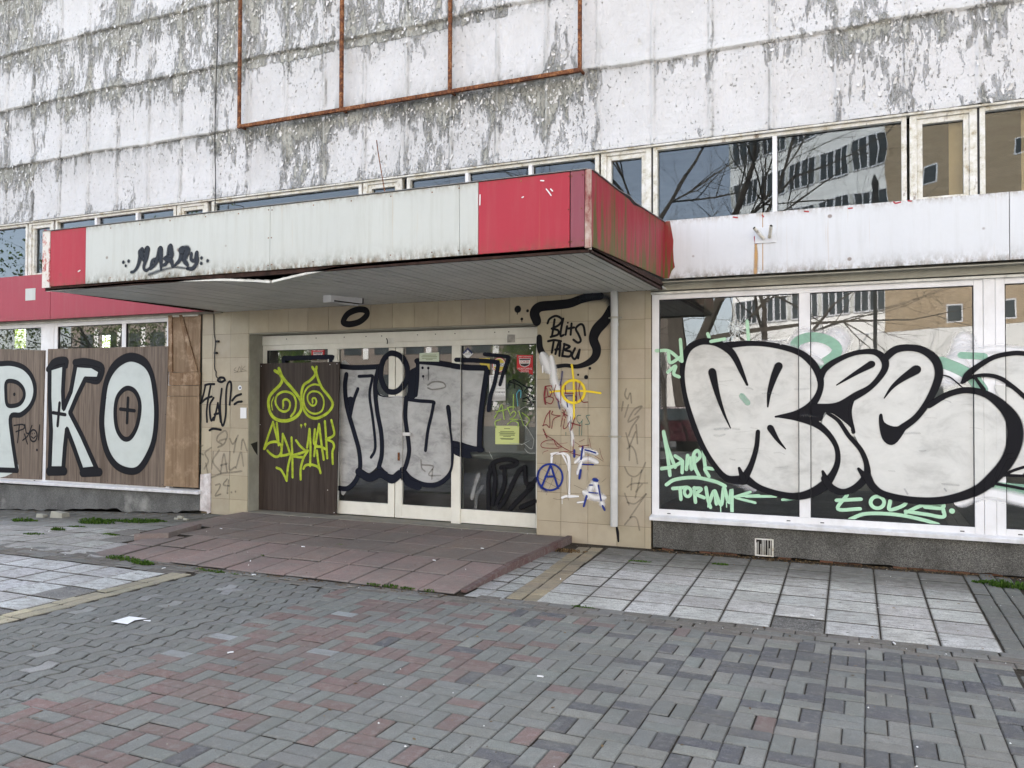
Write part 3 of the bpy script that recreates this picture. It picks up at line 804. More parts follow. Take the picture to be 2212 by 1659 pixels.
# --- upper windows
def upper_window(x0, x1, kind, mull=(), blind=False):
    w_ = empty('window', (x0, YF, 3.42), None); w_.parent = B; w_.location = Vector((x0, YF, 3.42))-B.location
    zb, zt = 3.40, 4.275
    f = MB(); fw = .045 if kind == 'wide' else .062
    yo = YF+.02
    f.box(x0, x0+fw, yo, yo+.07, zb, zt); f.box(x1-fw, x1, yo, yo+.07, zb, zt)
    f.box(x0+fw, x1-fw, yo+.002, yo+.07, zt-.035, zt); f.box(x0+fw, x1-fw, yo+.002, yo+.07, zb, zb+.05)
    if kind == 'narrow':
        q = fw+.018
        f.box(x0+fw+.001, x0+q+.03, yo+.02, yo+.075, zb+.05, zt-.036); f.box(x1-q-.03, x1-fw-.001, yo+.02, yo+.075, zb+.05, zt-.036)
        f.box(x0+q+.03, x1-q-.03, yo+.022, yo+.075, zt-.085, zt-.036); f.box(x0+q+.03, x1-q-.03, yo+.022, yo+.075, zb+.05, zb+.095)
    f.build('frame', T['aged'], w_, bevel=.003)
    if mull:
        mm = MB()
        for xm in mull: mm.box(xm-.022, xm+.022, yo-.004, yo+.065, zb+.05, zt-.035)
        mm.each('mullion', T['pvc'], w_, bevel=.003)
    g_ = MB(); yg = yo+.055 if kind == 'wide' else yo+.065
    g_.quad([(x0+fw*.8, yg, zb+.03), (x1-fw*.8, yg, zb+.03), (x1-fw*.8, yg, zt-.02), (x0+fw*.8, yg, zt-.02)])
    g_.build('pane', T['glass_old'], w_)
    if blind:
        b_ = MB(); a_, e_ = blind
        b_.box(a_, e_, yo+.15, yo+.16, zb, zt); b_.build('blind', T['curtain'], w_)
def UX(px): return xz(px, 450-.1235*px+30 if px < 1405 else 380)[0]
for k_ in range(-4, 3):
    x0 = XJ0+3.05*k_
    mull = {0: (-.855,), -1: (-4.33, -3.52), -3: (-10.48, -9.65), -2: ()}.get(k_, (x0+1.2,))
    off = {-1: 0., -2: -.05, -3: -.1, -4: -.12}.get(k_, 0)
    xa, xb, xc = x0+off+.0, x0+off+2.445, x0+off+3.03
    upper_window(xa, xb, 'wide', mull, blind=(1.30, 1.75) if k_ == 1 else None)
    upper_window(xb+.025, xc, 'narrow', (), blind=(.71, .95) if k_ == 0 else None)
p = MB()        # dark joints beside the window units and the drip rail under the panels
for k_ in range(-4, 3):
    off = {-1: 0., -2: -.05, -3: -.1, -4: -.12}.get(k_, 0)
    p.box(XJ0+3.05*k_+off-.019, XJ0+3.05*k_+off-.001, YF+.03, YF+.08, 3.4, 4.28)
p.each('expansion_joint', T['gasket'], B)
p = MB(); p.box(-14.5, 4.1, YF-.012, YF+.09, 4.277, 4.296); p.build('drip_rail', T['aged'], B, 'weathered cream rail along the top of the upper windows')
p = MB(); p.box(-14.5, 4.1, YF+.10, YF+.25, 4.27, 4.335); p.build('head_board', T['void'], B)

# --- fascias left and right (0.2 m proud of the wall)
YFA = YF-.20
def zfl(x): return 2.735 if x < -8 else 2.82
p = MB(); xj = xz(109, 645, YFA)[0]
for (a, b_) in ((-14.5, xj-.006), (xj+.003, -7.9)): p.box(a, b_, YFA, YFA+.02, 2.74, 3.42)
p.box(-14.5, -7.9, YFA+.021, YF+.02, 3.405, 3.415); p.box(-14.5, -7.9, YFA+.021, YFA+.19, 2.75, 2.765)
p.build('fascia_panel', T['f_red_l'], B, 'long faded red metal fascia above the boarded window at left')
p = MB()
for (a, b_) in ((-1.93, 1.148), (1.154, 4.1)): p.box(a, b_, YFA, YFA+.02, 2.822, 3.425)
p.box(-1.93, 4.1, YFA+.021, YF+.02, 3.408, 3.418); p.box(-1.93, 4.1, YFA+.021, YFA+.19, 2.835, 2.85)
p.build('fascia_panel', T['f_white_r'], B, 'white metal fascia above the right hand shop windows')
ap = [(335, 1165), (1412-1000, 880)]
def c9(x, y): return (1146.8+.2127*x, 294.1+.2127*y)      # crop of the canopy corner
pts = [xz(*c9(*q), YFA) for q in [(1336, 878), (1412, 878), (1430, 960), (1448, 1060), (1445, 1150), (1452, 1270), (1463, 1330), (1430, 1370), (1405, 1440), (1392, 1468), (1330, 1470)]]
pts[0] = (-1.93, 3.42); pts[1] = (pts[1][0], 3.42); pts[-1] = (-1.93, 2.826); pts[-2] = (pts[-2][0], 2.826)
p = MB(); p.poly([(a, max(2.826, min(3.42, b_))) for a, b_ in pts], YFA-.0025, YFA-.0005)
p.build('fascia_panel', T['f_algae'], B, 'strip of algae covered red paint where the white fascia meets the canopy')
# soffit strip and aluminium head profile under both fascias
for (a, b_) in ((-14.5, -8.0), (-2.11, 4.1)):
    p = MB(); p.box(a, b_, YFA+.15, YF+.03, 2.725, 2.80)
    p.box(a, b_, YFA+.03, YFA+.149, 2.79, 2.80)
    p.build('soffit_strip', T['jamb'], B)
p = MB()
p.box(-14.5, -8.42, YF-.03, YF+.02, 2.700, 2.724); p.build('head_profile', T['trim'], B); p = MB(); p.box(-2.11, 4.1, YF-.035, YF+.02, 2.690, 2.712)
p.build('head_profile', T['trim'], B)

# --- plinths and sills
def jag(x0, x1, z, amp, n):
    return [(x0+(x1-x0)*i/n, z+rnd.uniform(-amp, amp)) for i in range(n+1)]
p = MB(); bot = jag(-2.09, 4.1, .012, .008, 60)
p.poly(bot+[(4.1, .30), (-2.09, .30)], YF-.02, YF+.25); p.build('plinth', T['plinth'], B, 'coarse grey pebble dash plinth under the right windows')
bot = [(x, gz(x)+rnd.uniform(.0, .03)+(.035 if -10.9 < x < -9.9 else 0)+(.03 if x > -8.75 else 0)) for x in np.linspace(-14.5, -8.37, 60)]
p = MB(); p.poly([(float(a), float(b_)) for a, b_ in bot]+[(-8.37, .26), (-14.5, .19)], YF-.02, YF+.25); p.build('plinth', T['plinth_l'], B, 'grey roughcast plinth under the boarded window at left')
p = MB()       # foundation bricks showing under the lifted plinth
for i in range(46):
    x = -2.0+i*.13
    if mnoise.noise(Vector((i*.35, 2, 0))) < -.05: continue
    p.box(x, x+.12, YF+rnd.uniform(0, .02), YF+.1, -.03, .004+rnd.uniform(0, .006), vary((.16, .075, .05), .4))
p.each('foundation_brick', mat_flat('old_red_brick', (1, 1, 1), .1, .9, vcol=True, dirt=.5), B)
p = MB()
for (a, b_, zl, zr) in ((-14.5, -8.35, .23, .262), (-2.115, 4.1, .305, .305)):
    p = MB(); p.hexa([(a, YF-.075, zl), (b_, YF-.075, zr), (b_, YF+.05, zr+.004), (a, YF+.05, zl+.004), (a, YF-.078, zl+.038), (b_, YF-.078, zr+.038), (b_, YF+.05, zr+.062), (a, YF+.05, zl+.062)]); p.build('window_sill', T['sill'], B, bevel=.004)


# --- shop windows
def frame_rect(mb, x0, x1, z0_, z1_, wd, y0, y1, wl=None, wr=None, wb=None, wt=None):
    wl = wl or wd; wr = wr or wd; wb = wb or wd; wt = wt or wd
    mb.box(x0, x0+wl, y0, y1, z0_, z1_); mb.box(x1-wr, x1, y0, y1, z0_, z1_)
    mb.box(x0+wl, x1-wr, y0+.0015, y1, z0_, z0_+wb); mb.box(x0+wl, x1-wr, y0+.0015, y1, z1_-wt, z1_)
def shop_window(x0, x1, z0_, z1_, mulls, label, glass, fw=.075):
    w_ = empty('shop_window', (0, 0, 0)); w_.parent = B; w_.location = Vector((x0, YF, z0_))-B.location
    if label: w_['label'] = label
    f = MB(); frame_rect(f, x0, x1, z0_, z1_, fw, YF+.0, YF+.07, wt=.055)
    f.build('frame', T['pvc'], w_, bevel=.004)
    if mulls:
        f = MB()
        for (a, b_) in mulls: f.box(a, b_, YF+.002, YF+.07, z0_+fw, z1_-.055)
        f.each('mullion', T['pvc'], w_, bevel=.004)
    g_ = MB(); edges = [x0+fw]+[q for m_ in mulls for q in m_]+[x1-fw]
    for i in range(0, len(edges), 2):
        a, b_ = edges[i], edges[i+1]
        frame_rect(g_, a, b_, z0_+fw, z1_-.055, .008, YF+.012, YF+.03)
    g_.build('gasket', T['gasket'], w_)
    for i in range(0, len(edges), 2):
        a, b_ = edges[i], edges[i+1]
        g_ = MB(); g_.quad([(a, YF+.025, z0_+fw), (b_, YF+.025, z0_+fw), (b_, YF+.025, z1_-.055), (a, YF+.025, z1_-.055)])
        g_.build('pane', glass, w_)
    dr = MB()
    for i in range(0, len(edges), 2):
        for xx in (edges[i]+.09, edges[i+1]-.12): dr.box(xx, xx+.035, YF-.002, YF+.0, z0_+.028, z0_+.037)
    dr.each('drain_slot', T['gasket'], w_)
    return w_
shop_window(-2.106, .965, .345, 2.69, [(-.626, -.523)], None, T['glass'])
shop_window(1.062, 4.05, .345, 2.69, [(2.5, 2.6)], None, T['glass'])
p = MB(); p.box(.967, 1.06, YF-.004, YF+.07, .345, 2.70); p.build('window_post', T['pvc'], B, bevel=.003); p = MB(); p.box(-11.53, -11.32, YF-.004, YF+.07, .29, 2.70); p.build('window_post', T['pvc'], B, bevel=.003)
shop_window(-14.4, -11.532, .27, 2.70, [], None, T['glass_film'])
shop_window(-11.318, -8.95, .29, 2.70, [(-9.902, -9.822)], None, T['glass_film'])

# --- tiled wall around the entrance
tw = MB(); gr = MB()
rowsT = [0.0, .217, .535, .853, 1.172, 1.485, 1.80, 2.118, 2.436]
def tiles(x0, x1, cols, rows_):
    for r0, r1 in zip(rows_[:-1], rows_[1:]):
        for a, b_ in zip(cols[:-1], cols[1:]):
            q = rnd.uniform(.88, 1.06); c = (q, q*rnd.uniform(.985, 1.01), q*rnd.uniform(.96, 1.02))
            dy = rnd.uniform(-.0012, .0012)
            tw.box(a+.002, b_-.002, YF+dy, YF+.012, r0+.002, r1-.002, c)
tiles(0, 0, [-3.423, -3.132, -2.818, -2.49, -2.181, -2.112], [-.01]+rowsT[1:]+[2.74])
for a, b_ in ((-8.37, -8.185), (-8.185, -7.868), (-7.868, -7.560)):
    tiles(0, 0, [a, b_], (rowsT if a > -8.3 else [.535]+rowsT[3:])+[2.74])
bc = [-7.560, -7.229, -6.908, -6.597, -6.277, -5.962, -5.643, -5.328, -5.016, -4.695, -4.384, -4.073, -3.76, -3.423]
tiles(0, 0, bc, [2.438, 2.74])
tw.build('tile_cladding', T['tile'], B, 'beige square tiles framing the entrance')
gr.box(-3.421, -2.114, YF+.006, YF+.25, -.02, 2.74); gr.box(-8.366, -7.566, YF+.006, YF+.24, 0, 2.74); gr.box(-7.566, -3.421, YF+.006, YF+.24, 2.444, 2.80)
gr.build('grout_bed', T['grout'], B)
p = MB(); p.box(-7.565, -7.553, YF+.010, YF+.27, .0, 2.44); p.box(-7.553, -3.425, YF+.012, YF+.3, 2.425, 2.437); p.box(-3.425, -3.41, YF+.013, YF+.3, .0, 2.43)
p.build('door_reveal', T['jamb'], B)
p = MB(); p.poly([(-8.37, .53), (-8.19, .55), (-8.185, .02), (-8.24, .0), (-8.25, .03), (-8.38, .035)], YF-.012, YF+.2)
p.build('broken_corner_post', mat_flat('flaking_white_foam', (.60, .58, .58), .25, .9, 14., .02, dirt=.75, dcol=(.25, .16, .14), bs=25.), B, 'flaking white and pink foam exposed at the bottom corner beside the tiles')

# --- entrance door wall (recessed 0.27 m)
YD = 8.80; ZB, ZT = .078, 2.416
E_ = empty('entrance_door', (-5.5, YD, 0), 'white framed sliding glass entrance between two fixed side lights'); E_.parent = B; E_.location = Vector((-5.5, YD, 0))-B.location
p = MB()
XL, XRt = -7.553, -3.425
p.box(XL, XRt, YD-.012, YD+.08, 2.29, ZT); p.box(XL, XRt, YD, YD+.08, 2.222, 2.2895)
p.box(XL, -7.484, YD, YD+.08, ZB, 2.222); p.box(-6.483, -6.335, YD, YD+.08, ZB, 2.222); p.box(-4.640, -4.520, YD-.02, YD+.08, ZB-.01, 2.222); p.box(-3.541, XRt, YD, YD+.08, ZB, 2.222)
p.box(-4.52, -3.541, YD, YD+.08, ZB, .245); p.box(-7.484, -6.483, YD, YD+.08, ZB, .25)
p.build('frame', T['pvc_door'], E_, bevel=.003)
for (a, b_, gl_, gr_) in ((-6.333, -5.462, -6.319, -5.556), (-5.449, -4.642, -5.352, -4.650)):
    p = MB(); y0 = YD+.012
    p.box(a, gl_, y0, y0+.05, ZB+.005, 2.218); p.box(gr_, b_, y0, y0+.05, ZB+.005, 2.218); p.box(gl_, gr_, y0+.001, y0+.05, ZB+.005, .248)
    p.build('door_leaf', T['pvc_door'], E_, bevel=.003)
    p = MB(); p.quad([(gl_, y0+.025, .248), (gr_, y0+.025, .248), (gr_, y0+.025, 2.218), (gl_, y0+.025, 2.218)]); p.build('pane', T['glass_film'], E_)
for (a, b_) in ((-7.484, -6.483), (-4.52, -3.541)):
    p = MB(); p.quad([(a, YD+.03, .24), (b_, YD+.03, .24), (b_, YD+.03, 2.222), (a, YD+.03, 2.222)]); p.build('pane', T['glass_film'], E_)
    p = MB(); frame_rect(p, a, b_, .245, 2.222, .008, YD+.008, YD+.028); p.build('gasket', T['gasket'], E_)
p = MB(); p.box(-4.50, -3.56, YD+.10, YD+.103, .85, 1.75); p.build('window_film', T['film'], E_, 'greyish sheet behind the right side light')
c3 = lambda x, y: (529.3+.3367*x, 617.5+.3367*y)
a = xz(*c3(1015, 940), YD); b_ = xz(*c3(1062, 962), YD)
p = MB(); p.box(a[0], b_[0], YD-.02, YD+.0, b_[1], a[1]); p.build('door_lock', T['sill'], E_, bevel=.003)
p = MB()
for q in [(985, 1095)]: 
    a = xz(*c3(*q), YD); p.box(a[0]-.012, a[0]+.012, YD-.004, YD+.012, a[1]-.05, a[1]+.05)
p.build('keyhole_plate', T['rust'], E_)
a = xz(*c3(938, 352), YD); p = MB(); p.box(a[0]-.05, a[0]+.05, YD-.014, YD-.0125, a[1]-.035, a[1]+.035, mi=0); p.build('sensor_scar', T['trim'], E_)
p = MB(); p.tube([(a[0]-.05, YD-.016, a[1]-.04), (a[0]-.035, YD-.03, a[1]), (a[0]-.06, YD-.02, a[1]+.03)], .005, 5); p.build('loose_wire', T['cable'], E_)
p = MB()
for px in (100, 270, 460, 640, 780, 880, 1110, 1225, 1350, 1605, 1695):
    a = xz(*c3(px, 338-.028*(px-400)), YD); p.box(a[0]-.006, a[0]+.006, YD-.015, YD-.012, 2.362, 2.374)
p.each('screw', T['cable'], E_)
p = MB(); p.box(-7.553, -3.425, 8.50, YD+.1, -.02, TOPZ+.002); p.build('door_threshold', mat_flat('worn_concrete', (.22, .21, .185), .2, .9, 8., .004, dirt=.5, dcol=(.30, .26, .17)), B)

# ------------------------------------------------------------------ CANOPY over the entrance
YC = 5.887; CXL, CXR = -8.0, -1.925; CZ0, CZ1 = 2.742, 3.325
CN = empty('entrance_canopy', (-5, 7, 2.7), 'flat entrance canopy with red and pale metal fascia and sagging slatted underside', 'canopy')
def cpanel(a, b_, mat, lab=None, bend=0.):
    p = MB(); p.box(a+.002, b_-.002, YC, YC+.012, CZ0+.0, CZ1+.0); return p.build('fascia_panel', mat, CN, lab, bevel=.0015)
cpanel(-7.885, -7.357, T['f_red'], 'red end section at the left of the canopy front')
cpanel(-7.357, -4.983, T['f_white']); cpanel(-4.983, -3.045, T['f_white']); cpanel(-3.045, -2.876, T['f_white'])
cpanel(-2.876, -2.094, T['f_red'], 'bright red section near the right end of the canopy front')
cpanel(-2.090, -1.975, T['f_purple'], 'narrow maroon panel at the canopy corner')
p = MB(); p.box(-8.0, -7.887, YC-.004, YC+.012, CZ0-.01, CZ1+.004); p.build('corner_strip', T['f_strip'], CN, 'corner strip with white and red flaking paint')
p = MB(); p.box(-1.973, -1.922, YC-.006, YC+.02, CZ0-.015, CZ1+.004); p.build('corner_strip', T['f_strip2'], CN, bevel=.006)
p = MB()      # right side, its top edge dented
prof = [(YC+.021, CZ1), (6.6, 3.335), (6.95, 3.34), (7.12, 3.325), (7.4, 3.36), (8.335, 3.41), (8.335, 2.83), (YC+.021, CZ0)]
b = 0
for yy0, yy1 in zip(prof[:5], prof[1:6]):
    fz = lambda y: CZ0+(2.83-CZ0)*(y-YC)/(8.335-YC)
    p.quad([(-1.925, yy0[0], fz(yy0[0])), (-1.925, yy1[0], fz(yy1[0])), (-1.925, yy1[0], yy1[1]), (-1.925, yy0[0], yy0[1])])
    p.quad([(-1.935, yy1[0], fz(yy1[0])), (-1.935, yy0[0], fz(yy0[0])), (-1.935, yy0[0], yy0[1]), (-1.935, yy1[0], yy1[1])])
p.build('side_panel', T['f_side'], CN, 'red right side of the canopy streaked with green algae')
p = MB(); p.box(-8.0, -7.99, YC+.013, 8.33, CZ0, CZ1+.03); p.build('side_panel', T['f_red_l'], CN)
p = MB()      # roofing sheet edge, bent up
for yy0, yy1 in zip(prof[:5], prof[1:6]):
    for (xa, xb_) in ((-1.95, -1.912),):
        dz0 = .022 if 6.9 < yy0[0] < 7.3 else .0; dz1 = .022 if 6.9 < yy1[0] < 7.3 else 0.
        p.hexa([(xa, yy0[0], yy0[1]+.001+dz0), (xb_, yy0[0], yy0[1]+.001+dz0), (xb_, yy1[0], yy1[1]+.001+dz1), (xa, yy1[0], yy1[1]+.001+dz1),
                (xa, yy0[0], yy0[1]+.007+dz0), (xb_, yy0[0], yy0[1]+.007+dz0), (xb_, yy1[0], yy1[1]+.007+dz1), (xa, yy1[0], yy1[1]+.007+dz1)])
p.box(-8.01, -1.95, YC-.01, YC+.05, CZ1+.005, CZ1+.011)
p.hexa([(-7.985, YC+.05, CZ1-.01), (-1.95, YC+.05, CZ1-.01), (-1.95, 8.32, CZ1-.01), (-7.985, 8.32, CZ1-.01), (-7.985, YC+.05, CZ1+.004), (-1.95, YC+.05, CZ1+.004), (-1.95, 8.32, CZ1+.03), (-7.985, 8.32, CZ1+.03)])
p.build('roofing_sheet', mat_flat('grey_roof_sheet', (.2, .2, .2), .2, .6, dirt=.4), CN)
p = MB(); p.box(-7.98, -1.95, YC+.02, YC+.05, 2.70, 2.75); p.box(-7.98, -1.94, YC+.05, 8.2, 2.95, 3.0)
p.box(-1.965, -1.94, YC+.05, 8.3, 2.705, 2.80); p.box(-7.98, -7.95, YC+.05, 8.3, 2.71, 2.80)
p.build('dark_frame', T['drust'], CN)
# soffit: 0.1 m slats running to the wall, front edge sagging
ek = [(-7.98, 2.703), (-7.36, 2.706), (-6.72, 2.716), (-6.08, 2.706), (-5.55, 2.684), (-5.04, 2.641), (-4.99, 2.632), (-4.63, 2.682), (-4.34, 2.714), (-4.1, 2.722), (-3.4, 2.727), (-1.9, 2.727)]
def sagz(x): return float(np.interp(x, [e[0] for e in ek], [e[1] for e in ek]))
p = MB(); n_ = 8; x = -7.97; rndS = random.Random(3)
while x < -1.97:
    xe = min(x+.1, -1.965); op = .011+(.010 if -4.95 < x < -3.9 else 0)
    j0 = rndS.uniform(-.002, .002)
    for q in range(n_):
        t0, t1 = q/n_, (q+1)/n_
        ya, yb2 = YC+.03+(8.525-YC-.03)*t0, YC+.03+(8.525-YC-.03)*t1
        def zs(xx, t): return sagz(xx)*(1-t)**1.6+2.738*(1-(1-t)**1.6)+j0
        pr = [(0, .012), (op, .012), (op+.001, 0), (.096-0, 0), (.1, .012)]
        pr = [(0., .022), (op, .022), (op+.001, .0), (.1-.002, .0), (.1-.001, .022)]
        for (o0, d0), (o1, d1) in zip(pr[:-1], pr[1:]):
            X0, X1 = min(x+o0, xe), min(x+o1, xe)
            p.quad([(X0, ya, zs(X0, t0)+d0), (X0, yb2, zs(X0, t1)+d0), (X1, yb2, zs(X1, t1)+d1), (X1, ya, zs(X1, t0)+d1)])
    x += .1
p.build('soffit', T['soffit'], CN, 'grey slatted metal underside, its front edge sagging loose')
p = MB(); p.box(-7.97, -1.97, YC+.06, 8.52, 2.775, 2.78); p.build('soffit_void', T['void'], CN)
p = MB()
for (xa, xb_) in zip(np.linspace(-7.97, -5.0, 24)[:-1], np.linspace(-7.97, -5.0, 24)[1:]):
    p.hexa([(xa, YC+.02, sagz(xa)-.006), (xb_, YC+.02, sagz(xb_)-.006), (xb_, YC+.035, sagz(xb_)-.006), (xa, YC+.035, sagz(xa)-.006), (xa, YC+.02, sagz(xa)+.014), (xb_, YC+.02, sagz(xb_)+.014), (xb_, YC+.035, sagz(xb_)+.014), (xa, YC+.035, sagz(xa)+.014)])
for (xa, xb_) in zip(np.linspace(-4.975, -1.93, 24)[:-1], np.linspace(-4.975, -1.93, 24)[1:]):
    p.hexa([(xa, YC+.02, sagz(xa)-.006), (xb_, YC+.02, sagz(xb_)-.006), (xb_, YC+.035, sagz(xb_)-.006), (xa, YC+.035, sagz(xa)-.006), (xa, YC+.02, sagz(xa)+.014), (xb_, YC+.02, sagz(xb_)+.014), (xb_, YC+.035, sagz(xb_)+.014), (xa, YC+.035, sagz(xa)+.014)])
p.hexa([(-1.965, YC+.036, 2.722), (-1.94, YC+.036, 2.722), (-1.94, 8.50, 2.735), (-1.965, 8.50, 2.735), (-1.965, YC+.036, 2.740), (-1.94, YC+.036, 2.740), (-1.94, 8.50, 2.75), (-1.965, 8.50, 2.75)])
p.build('edge_trim', T['trim'], CN)
p = MB()      # screws and rust dots along fascia
for xx in [-7.0, -6.6, -6.2, -5.75, -5.35, -5.0, -4.96, -4.5, -4.1, -3.7, -3.3, -3.05, -2.95, -2.5, -2.1, -2.08, -1.99]:
    for z_ in (CZ1-.03-.01*rnd.random(), CZ0+.04+.01*rnd.random()):
        if rnd.random() < .85: p.box(xx-.005, xx+.005, YC-.003, YC, z_-.005, z_+.005)
for xx in (-5.0, -4.965, -2.105, -2.0): p.box(xx-.005, xx+.005, YC-.003, YC, 3.03, 3.04)
p.each('screw', T['rust'], CN)

# ------------------------------------------------------------------ THINGS
# fluorescent lamp under the canopy
z_ = 2.70
a, b_ = on(706, 642, 2, 2.70), on(776, 651, 2, 2.70)
L0 = Vector((float(a[0])*1.0, float(a[1]), 2.70)); L1 = Vector((float(b_[0]), float(b_[1]), 2.70))
ln = empty('ceiling_lamp', L0.lerp(L1, .5), 'dirty tube light fitting without its cover under the canopy', 'lamp')
dv = (L1-L0).normalized(); pv = Vector((-dv.y, dv.x, 0)).normalized()
def obox(mb, P0, P1, half, zlo, zhi):
    c_ = [P0-pv*half, P1-pv*half, P1+pv*half, P0+pv*half]
    if (c_[1]-c_[0]).cross(c_[2]-c_[1]).z < 0: c_ = c_[::-1]
    mb.hexa([(q.x, q.y, zlo) for q in c_]+[(q.x, q.y, zhi) for q in c_])
p = MB(); obox(p, L0+dv*.05, L1, .055, 2.672, 2.745); p.build('housing', T['pvc'], ln, bevel=.003)
p = MB(); obox(p, L0+dv*.09, L1-dv*.02, .035, 2.668, 2.6715); p.build('dark_slot', T['void'], ln)  # near-black plate painted in for the dark slot under the housing
p = MB(); obox(p, L0, L0+dv*.048, .068, 2.645, 2.745); p.build('end_cap', T['pvc'], ln, bevel=.006)
p = MB(); obox(p, L1+dv*.001, L1+dv*.02, .056, 2.668, 2.745); p.build('end_cap', T['void'], ln, bevel=.006)
p = MB(); p.tube([L0+dv*.1+Vector((0, 0, -.045)), L1-dv*.02+Vector((0, 0, -.045))], .010, 8); p.build('tube', T['sill'], ln)

# downpipe
dp = empty('downpipe', (-2.475, YF-.06, 0), 'grey painted rain pipe clamped to the tiles right of the entrance', 'pipe')
XP = xz(1327, 900)[0]; YP = YF-.062
XP = float(on(1327, 880, 1, YP)[0])
p = MB(); p.tube([(XP, YP, .215), (XP, YP, 2.76)], .040, 20, cap=False); p.tube([(XP, YP, .83), (XP, YP, .87)], .0435, 20); p.tube([(XP, YP, .94), (XP, YP, .815)], .042, 20); p.tube([(XP, YP, 2.37), (XP, YP, 2.40)], .0435, 20)
p.build('pipe', T['pipe'], dp, smooth=False)
p = MB(); p.tube([(XP, YP, .225), (XP, YP, .2151)], .034, 16); p.build('pipe_mouth', T['void'], dp)
zc = float(on(1327, 943, 1, YP)[2])
for z_ in (zc, zc+1.30-.02):
    p = MB(); p.tube([(XP, YP, z_-.012), (XP, YP, z_+.012)], .0445, 20); p.box(XP-.072, XP-.046, YP+.02, YP+.03, z_-.008, z_+.008); p.box(XP+.046, XP+.072, YP+.02, YP+.03, z_-.008, z_+.008)
    p.build('clamp', T['jamb'], dp)

# rusty sign frame on the upper wall
rf = empty('sign_frame', (-5.2, YF-.09, 5.2), 'empty rusty steel sign frame bolted to the peeling upper wall', 'sign frame')
y0, y1 = YF-.125, YF-.085
p = MB(); p.box(-7.685, -2.865, y0, y1, 5.165, 5.210); p.build('bottom_bar', T['rust'], rf, bevel=.003)
for (xa, w__) in ((-7.665, .04), (-6.03, .045), (-4.495, .04), (-2.885, .04)):
    p = MB(); p.box(xa-w__/2, xa+w__/2, y0+.002, y1-.002, 5.212, 9.2); p.build('upright', T['rust'], rf, bevel=.003)
p = MB()
for xa in (-7.66, -6.03, -4.49, -2.88):
    for z_ in (5.19, 7.1, 9.0): p.box(xa-.012, xa+.012, y1+.001, YF+.02, z_-.012, z_+.012)
p.each('wall_bracket', T['rust'], rf)
p = MB(); p.box(-7.685, -2.865, y0, y1, 9.205, 9.25); p.build('top_bar', T['rust'], rf)

# bracket with two pipe stubs on the right fascia
c6 = lambda x, y: (1293.8+.415*x, .415*y)
bk = empty('pipe_bracket', (-.9, YFA, 3.2), 'white plate with two rusty open pipe stubs on the white fascia', 'bracket')
a = xz(*c6(812, 1188), YFA); b_ = xz(*c6(922, 1262), YFA)
p = MB(); p.box(a[0], b_[0], YFA-.012, YFA-.001, b_[1], a[1]); p.build('plate', T['f_white_r'], bk, bevel=.002)
for (q0, q1) in (((855, 1242), (808, 1185)), ((888, 1235), (896, 1170))):
    A0 = on(*c6(*q0), 1, YFA-.02); A1 = on(*c6(*q1), 1, YFA-.13)
    A1[2] = A0[2]+.09
    p = MB(); p.tube([tuple(A0), tuple(A1)], .017, 12); p.build('pipe_stub', T['aged'], bk)
    d = (A1-A0)/np.linalg.norm(A1-A0); p = MB(); p.tube([tuple(A1+d*.0005), tuple(A1+d*.002)], .013, 10); p.build('pipe_mouth', T['void'], bk)
# rectangular plate at far-left fascia
a = xz(66, 636, YFA); p = MB(); p.box(a[0]-.11, a[0]+.11, YFA-.004, YFA-.001, a[1]-.09, a[1]+.09)
o = p.build('metal_patch', T['f_white'], None, 'small pale square patch screwed to the red fascia at far left'); o['category'] = 'patch'

# ventilation grille in plinth
vg = empty('vent_grille', (-.96, YF-.02, .1), 'small rusty white vent grille set in the right plinth', 'vent')
p = MB(); frame_rect(p, -1.049, -.869, .012, .187, .012, YF-.028, YF-.0205); p.build('frame', T['aged'], vg)
p = MB(); rr = random.Random(5)
for i in range(12):
    if rr.random() < .18: continue
    x = -1.034+i*.0135; zt = .175 if rr.random() < .7 else .08+.08*rr.random(); p.box(x, x+.005, YF-.026, YF-.0215, .025, zt)
p.build('slats', T['aged'], vg)
p = MB(); p.box(-1.037, -.881, YF-.0212, YF-.0205, .024, .175); p.build('opening', T['void'], vg)

# boards
SBY = YF-.022
c2 = lambda x, y: (.3545*x, 646.9+.3545*y)
def board(name, cpts, Y0_, Y1_, mat, label, cat, cf=c2, group=None):
    pts = [xz(*cf(*q), Y0_) for q in cpts]
    p = MB(); p.poly(pts, Y0_, Y1_); o = p.build(name, mat, None, label); o['category'] = cat
    if group: o['group'] = group
    return o
BD1 = board('window_board', [(-60, 300), (272, 310), (250, 1098), (-60, 1085)], YF-.022, YF-.004, T['plank_b'], 'brown laminate board over the far left window, painted with a pale letter P', 'board')
BD2 = board('window_board', [(292, 302), (1025, 284), (1003, 1145), (640, 1122), (276, 1100)], YF-.022, YF-.004, T['plank_b'], 'brown laminate boards over the window, painted with pale letters K and O', 'board')
board('window_board', [(1018, 590), (1212, 590), (1205, 1148), (1000, 1138)], YF-.030, YF-.012, T['ply'], 'large bare plywood sheet low beside the tiled pier', 'board')
board('window_board', [(1025, 90), (1224, 95), (1216, 450), (1024, 440)], YF-.016, YF-.003, T['ply'], 'upper plywood sheet behind a slanting batten', 'board')
board('timber_plank', [(1030, 446), (1218, 444), (1215, 522), (1030, 522)], YF-.038, YF-.018, T['ply2'], 'whitish horizontal plank across the plywood', 'plank')
board('timber_plank', [(1022, 524), (1214, 525), (1212, 588), (1020, 588)], YF-.036, YF-.016, T['ply'], 'brown horizontal plank just above the large plywood sheet', 'plank')
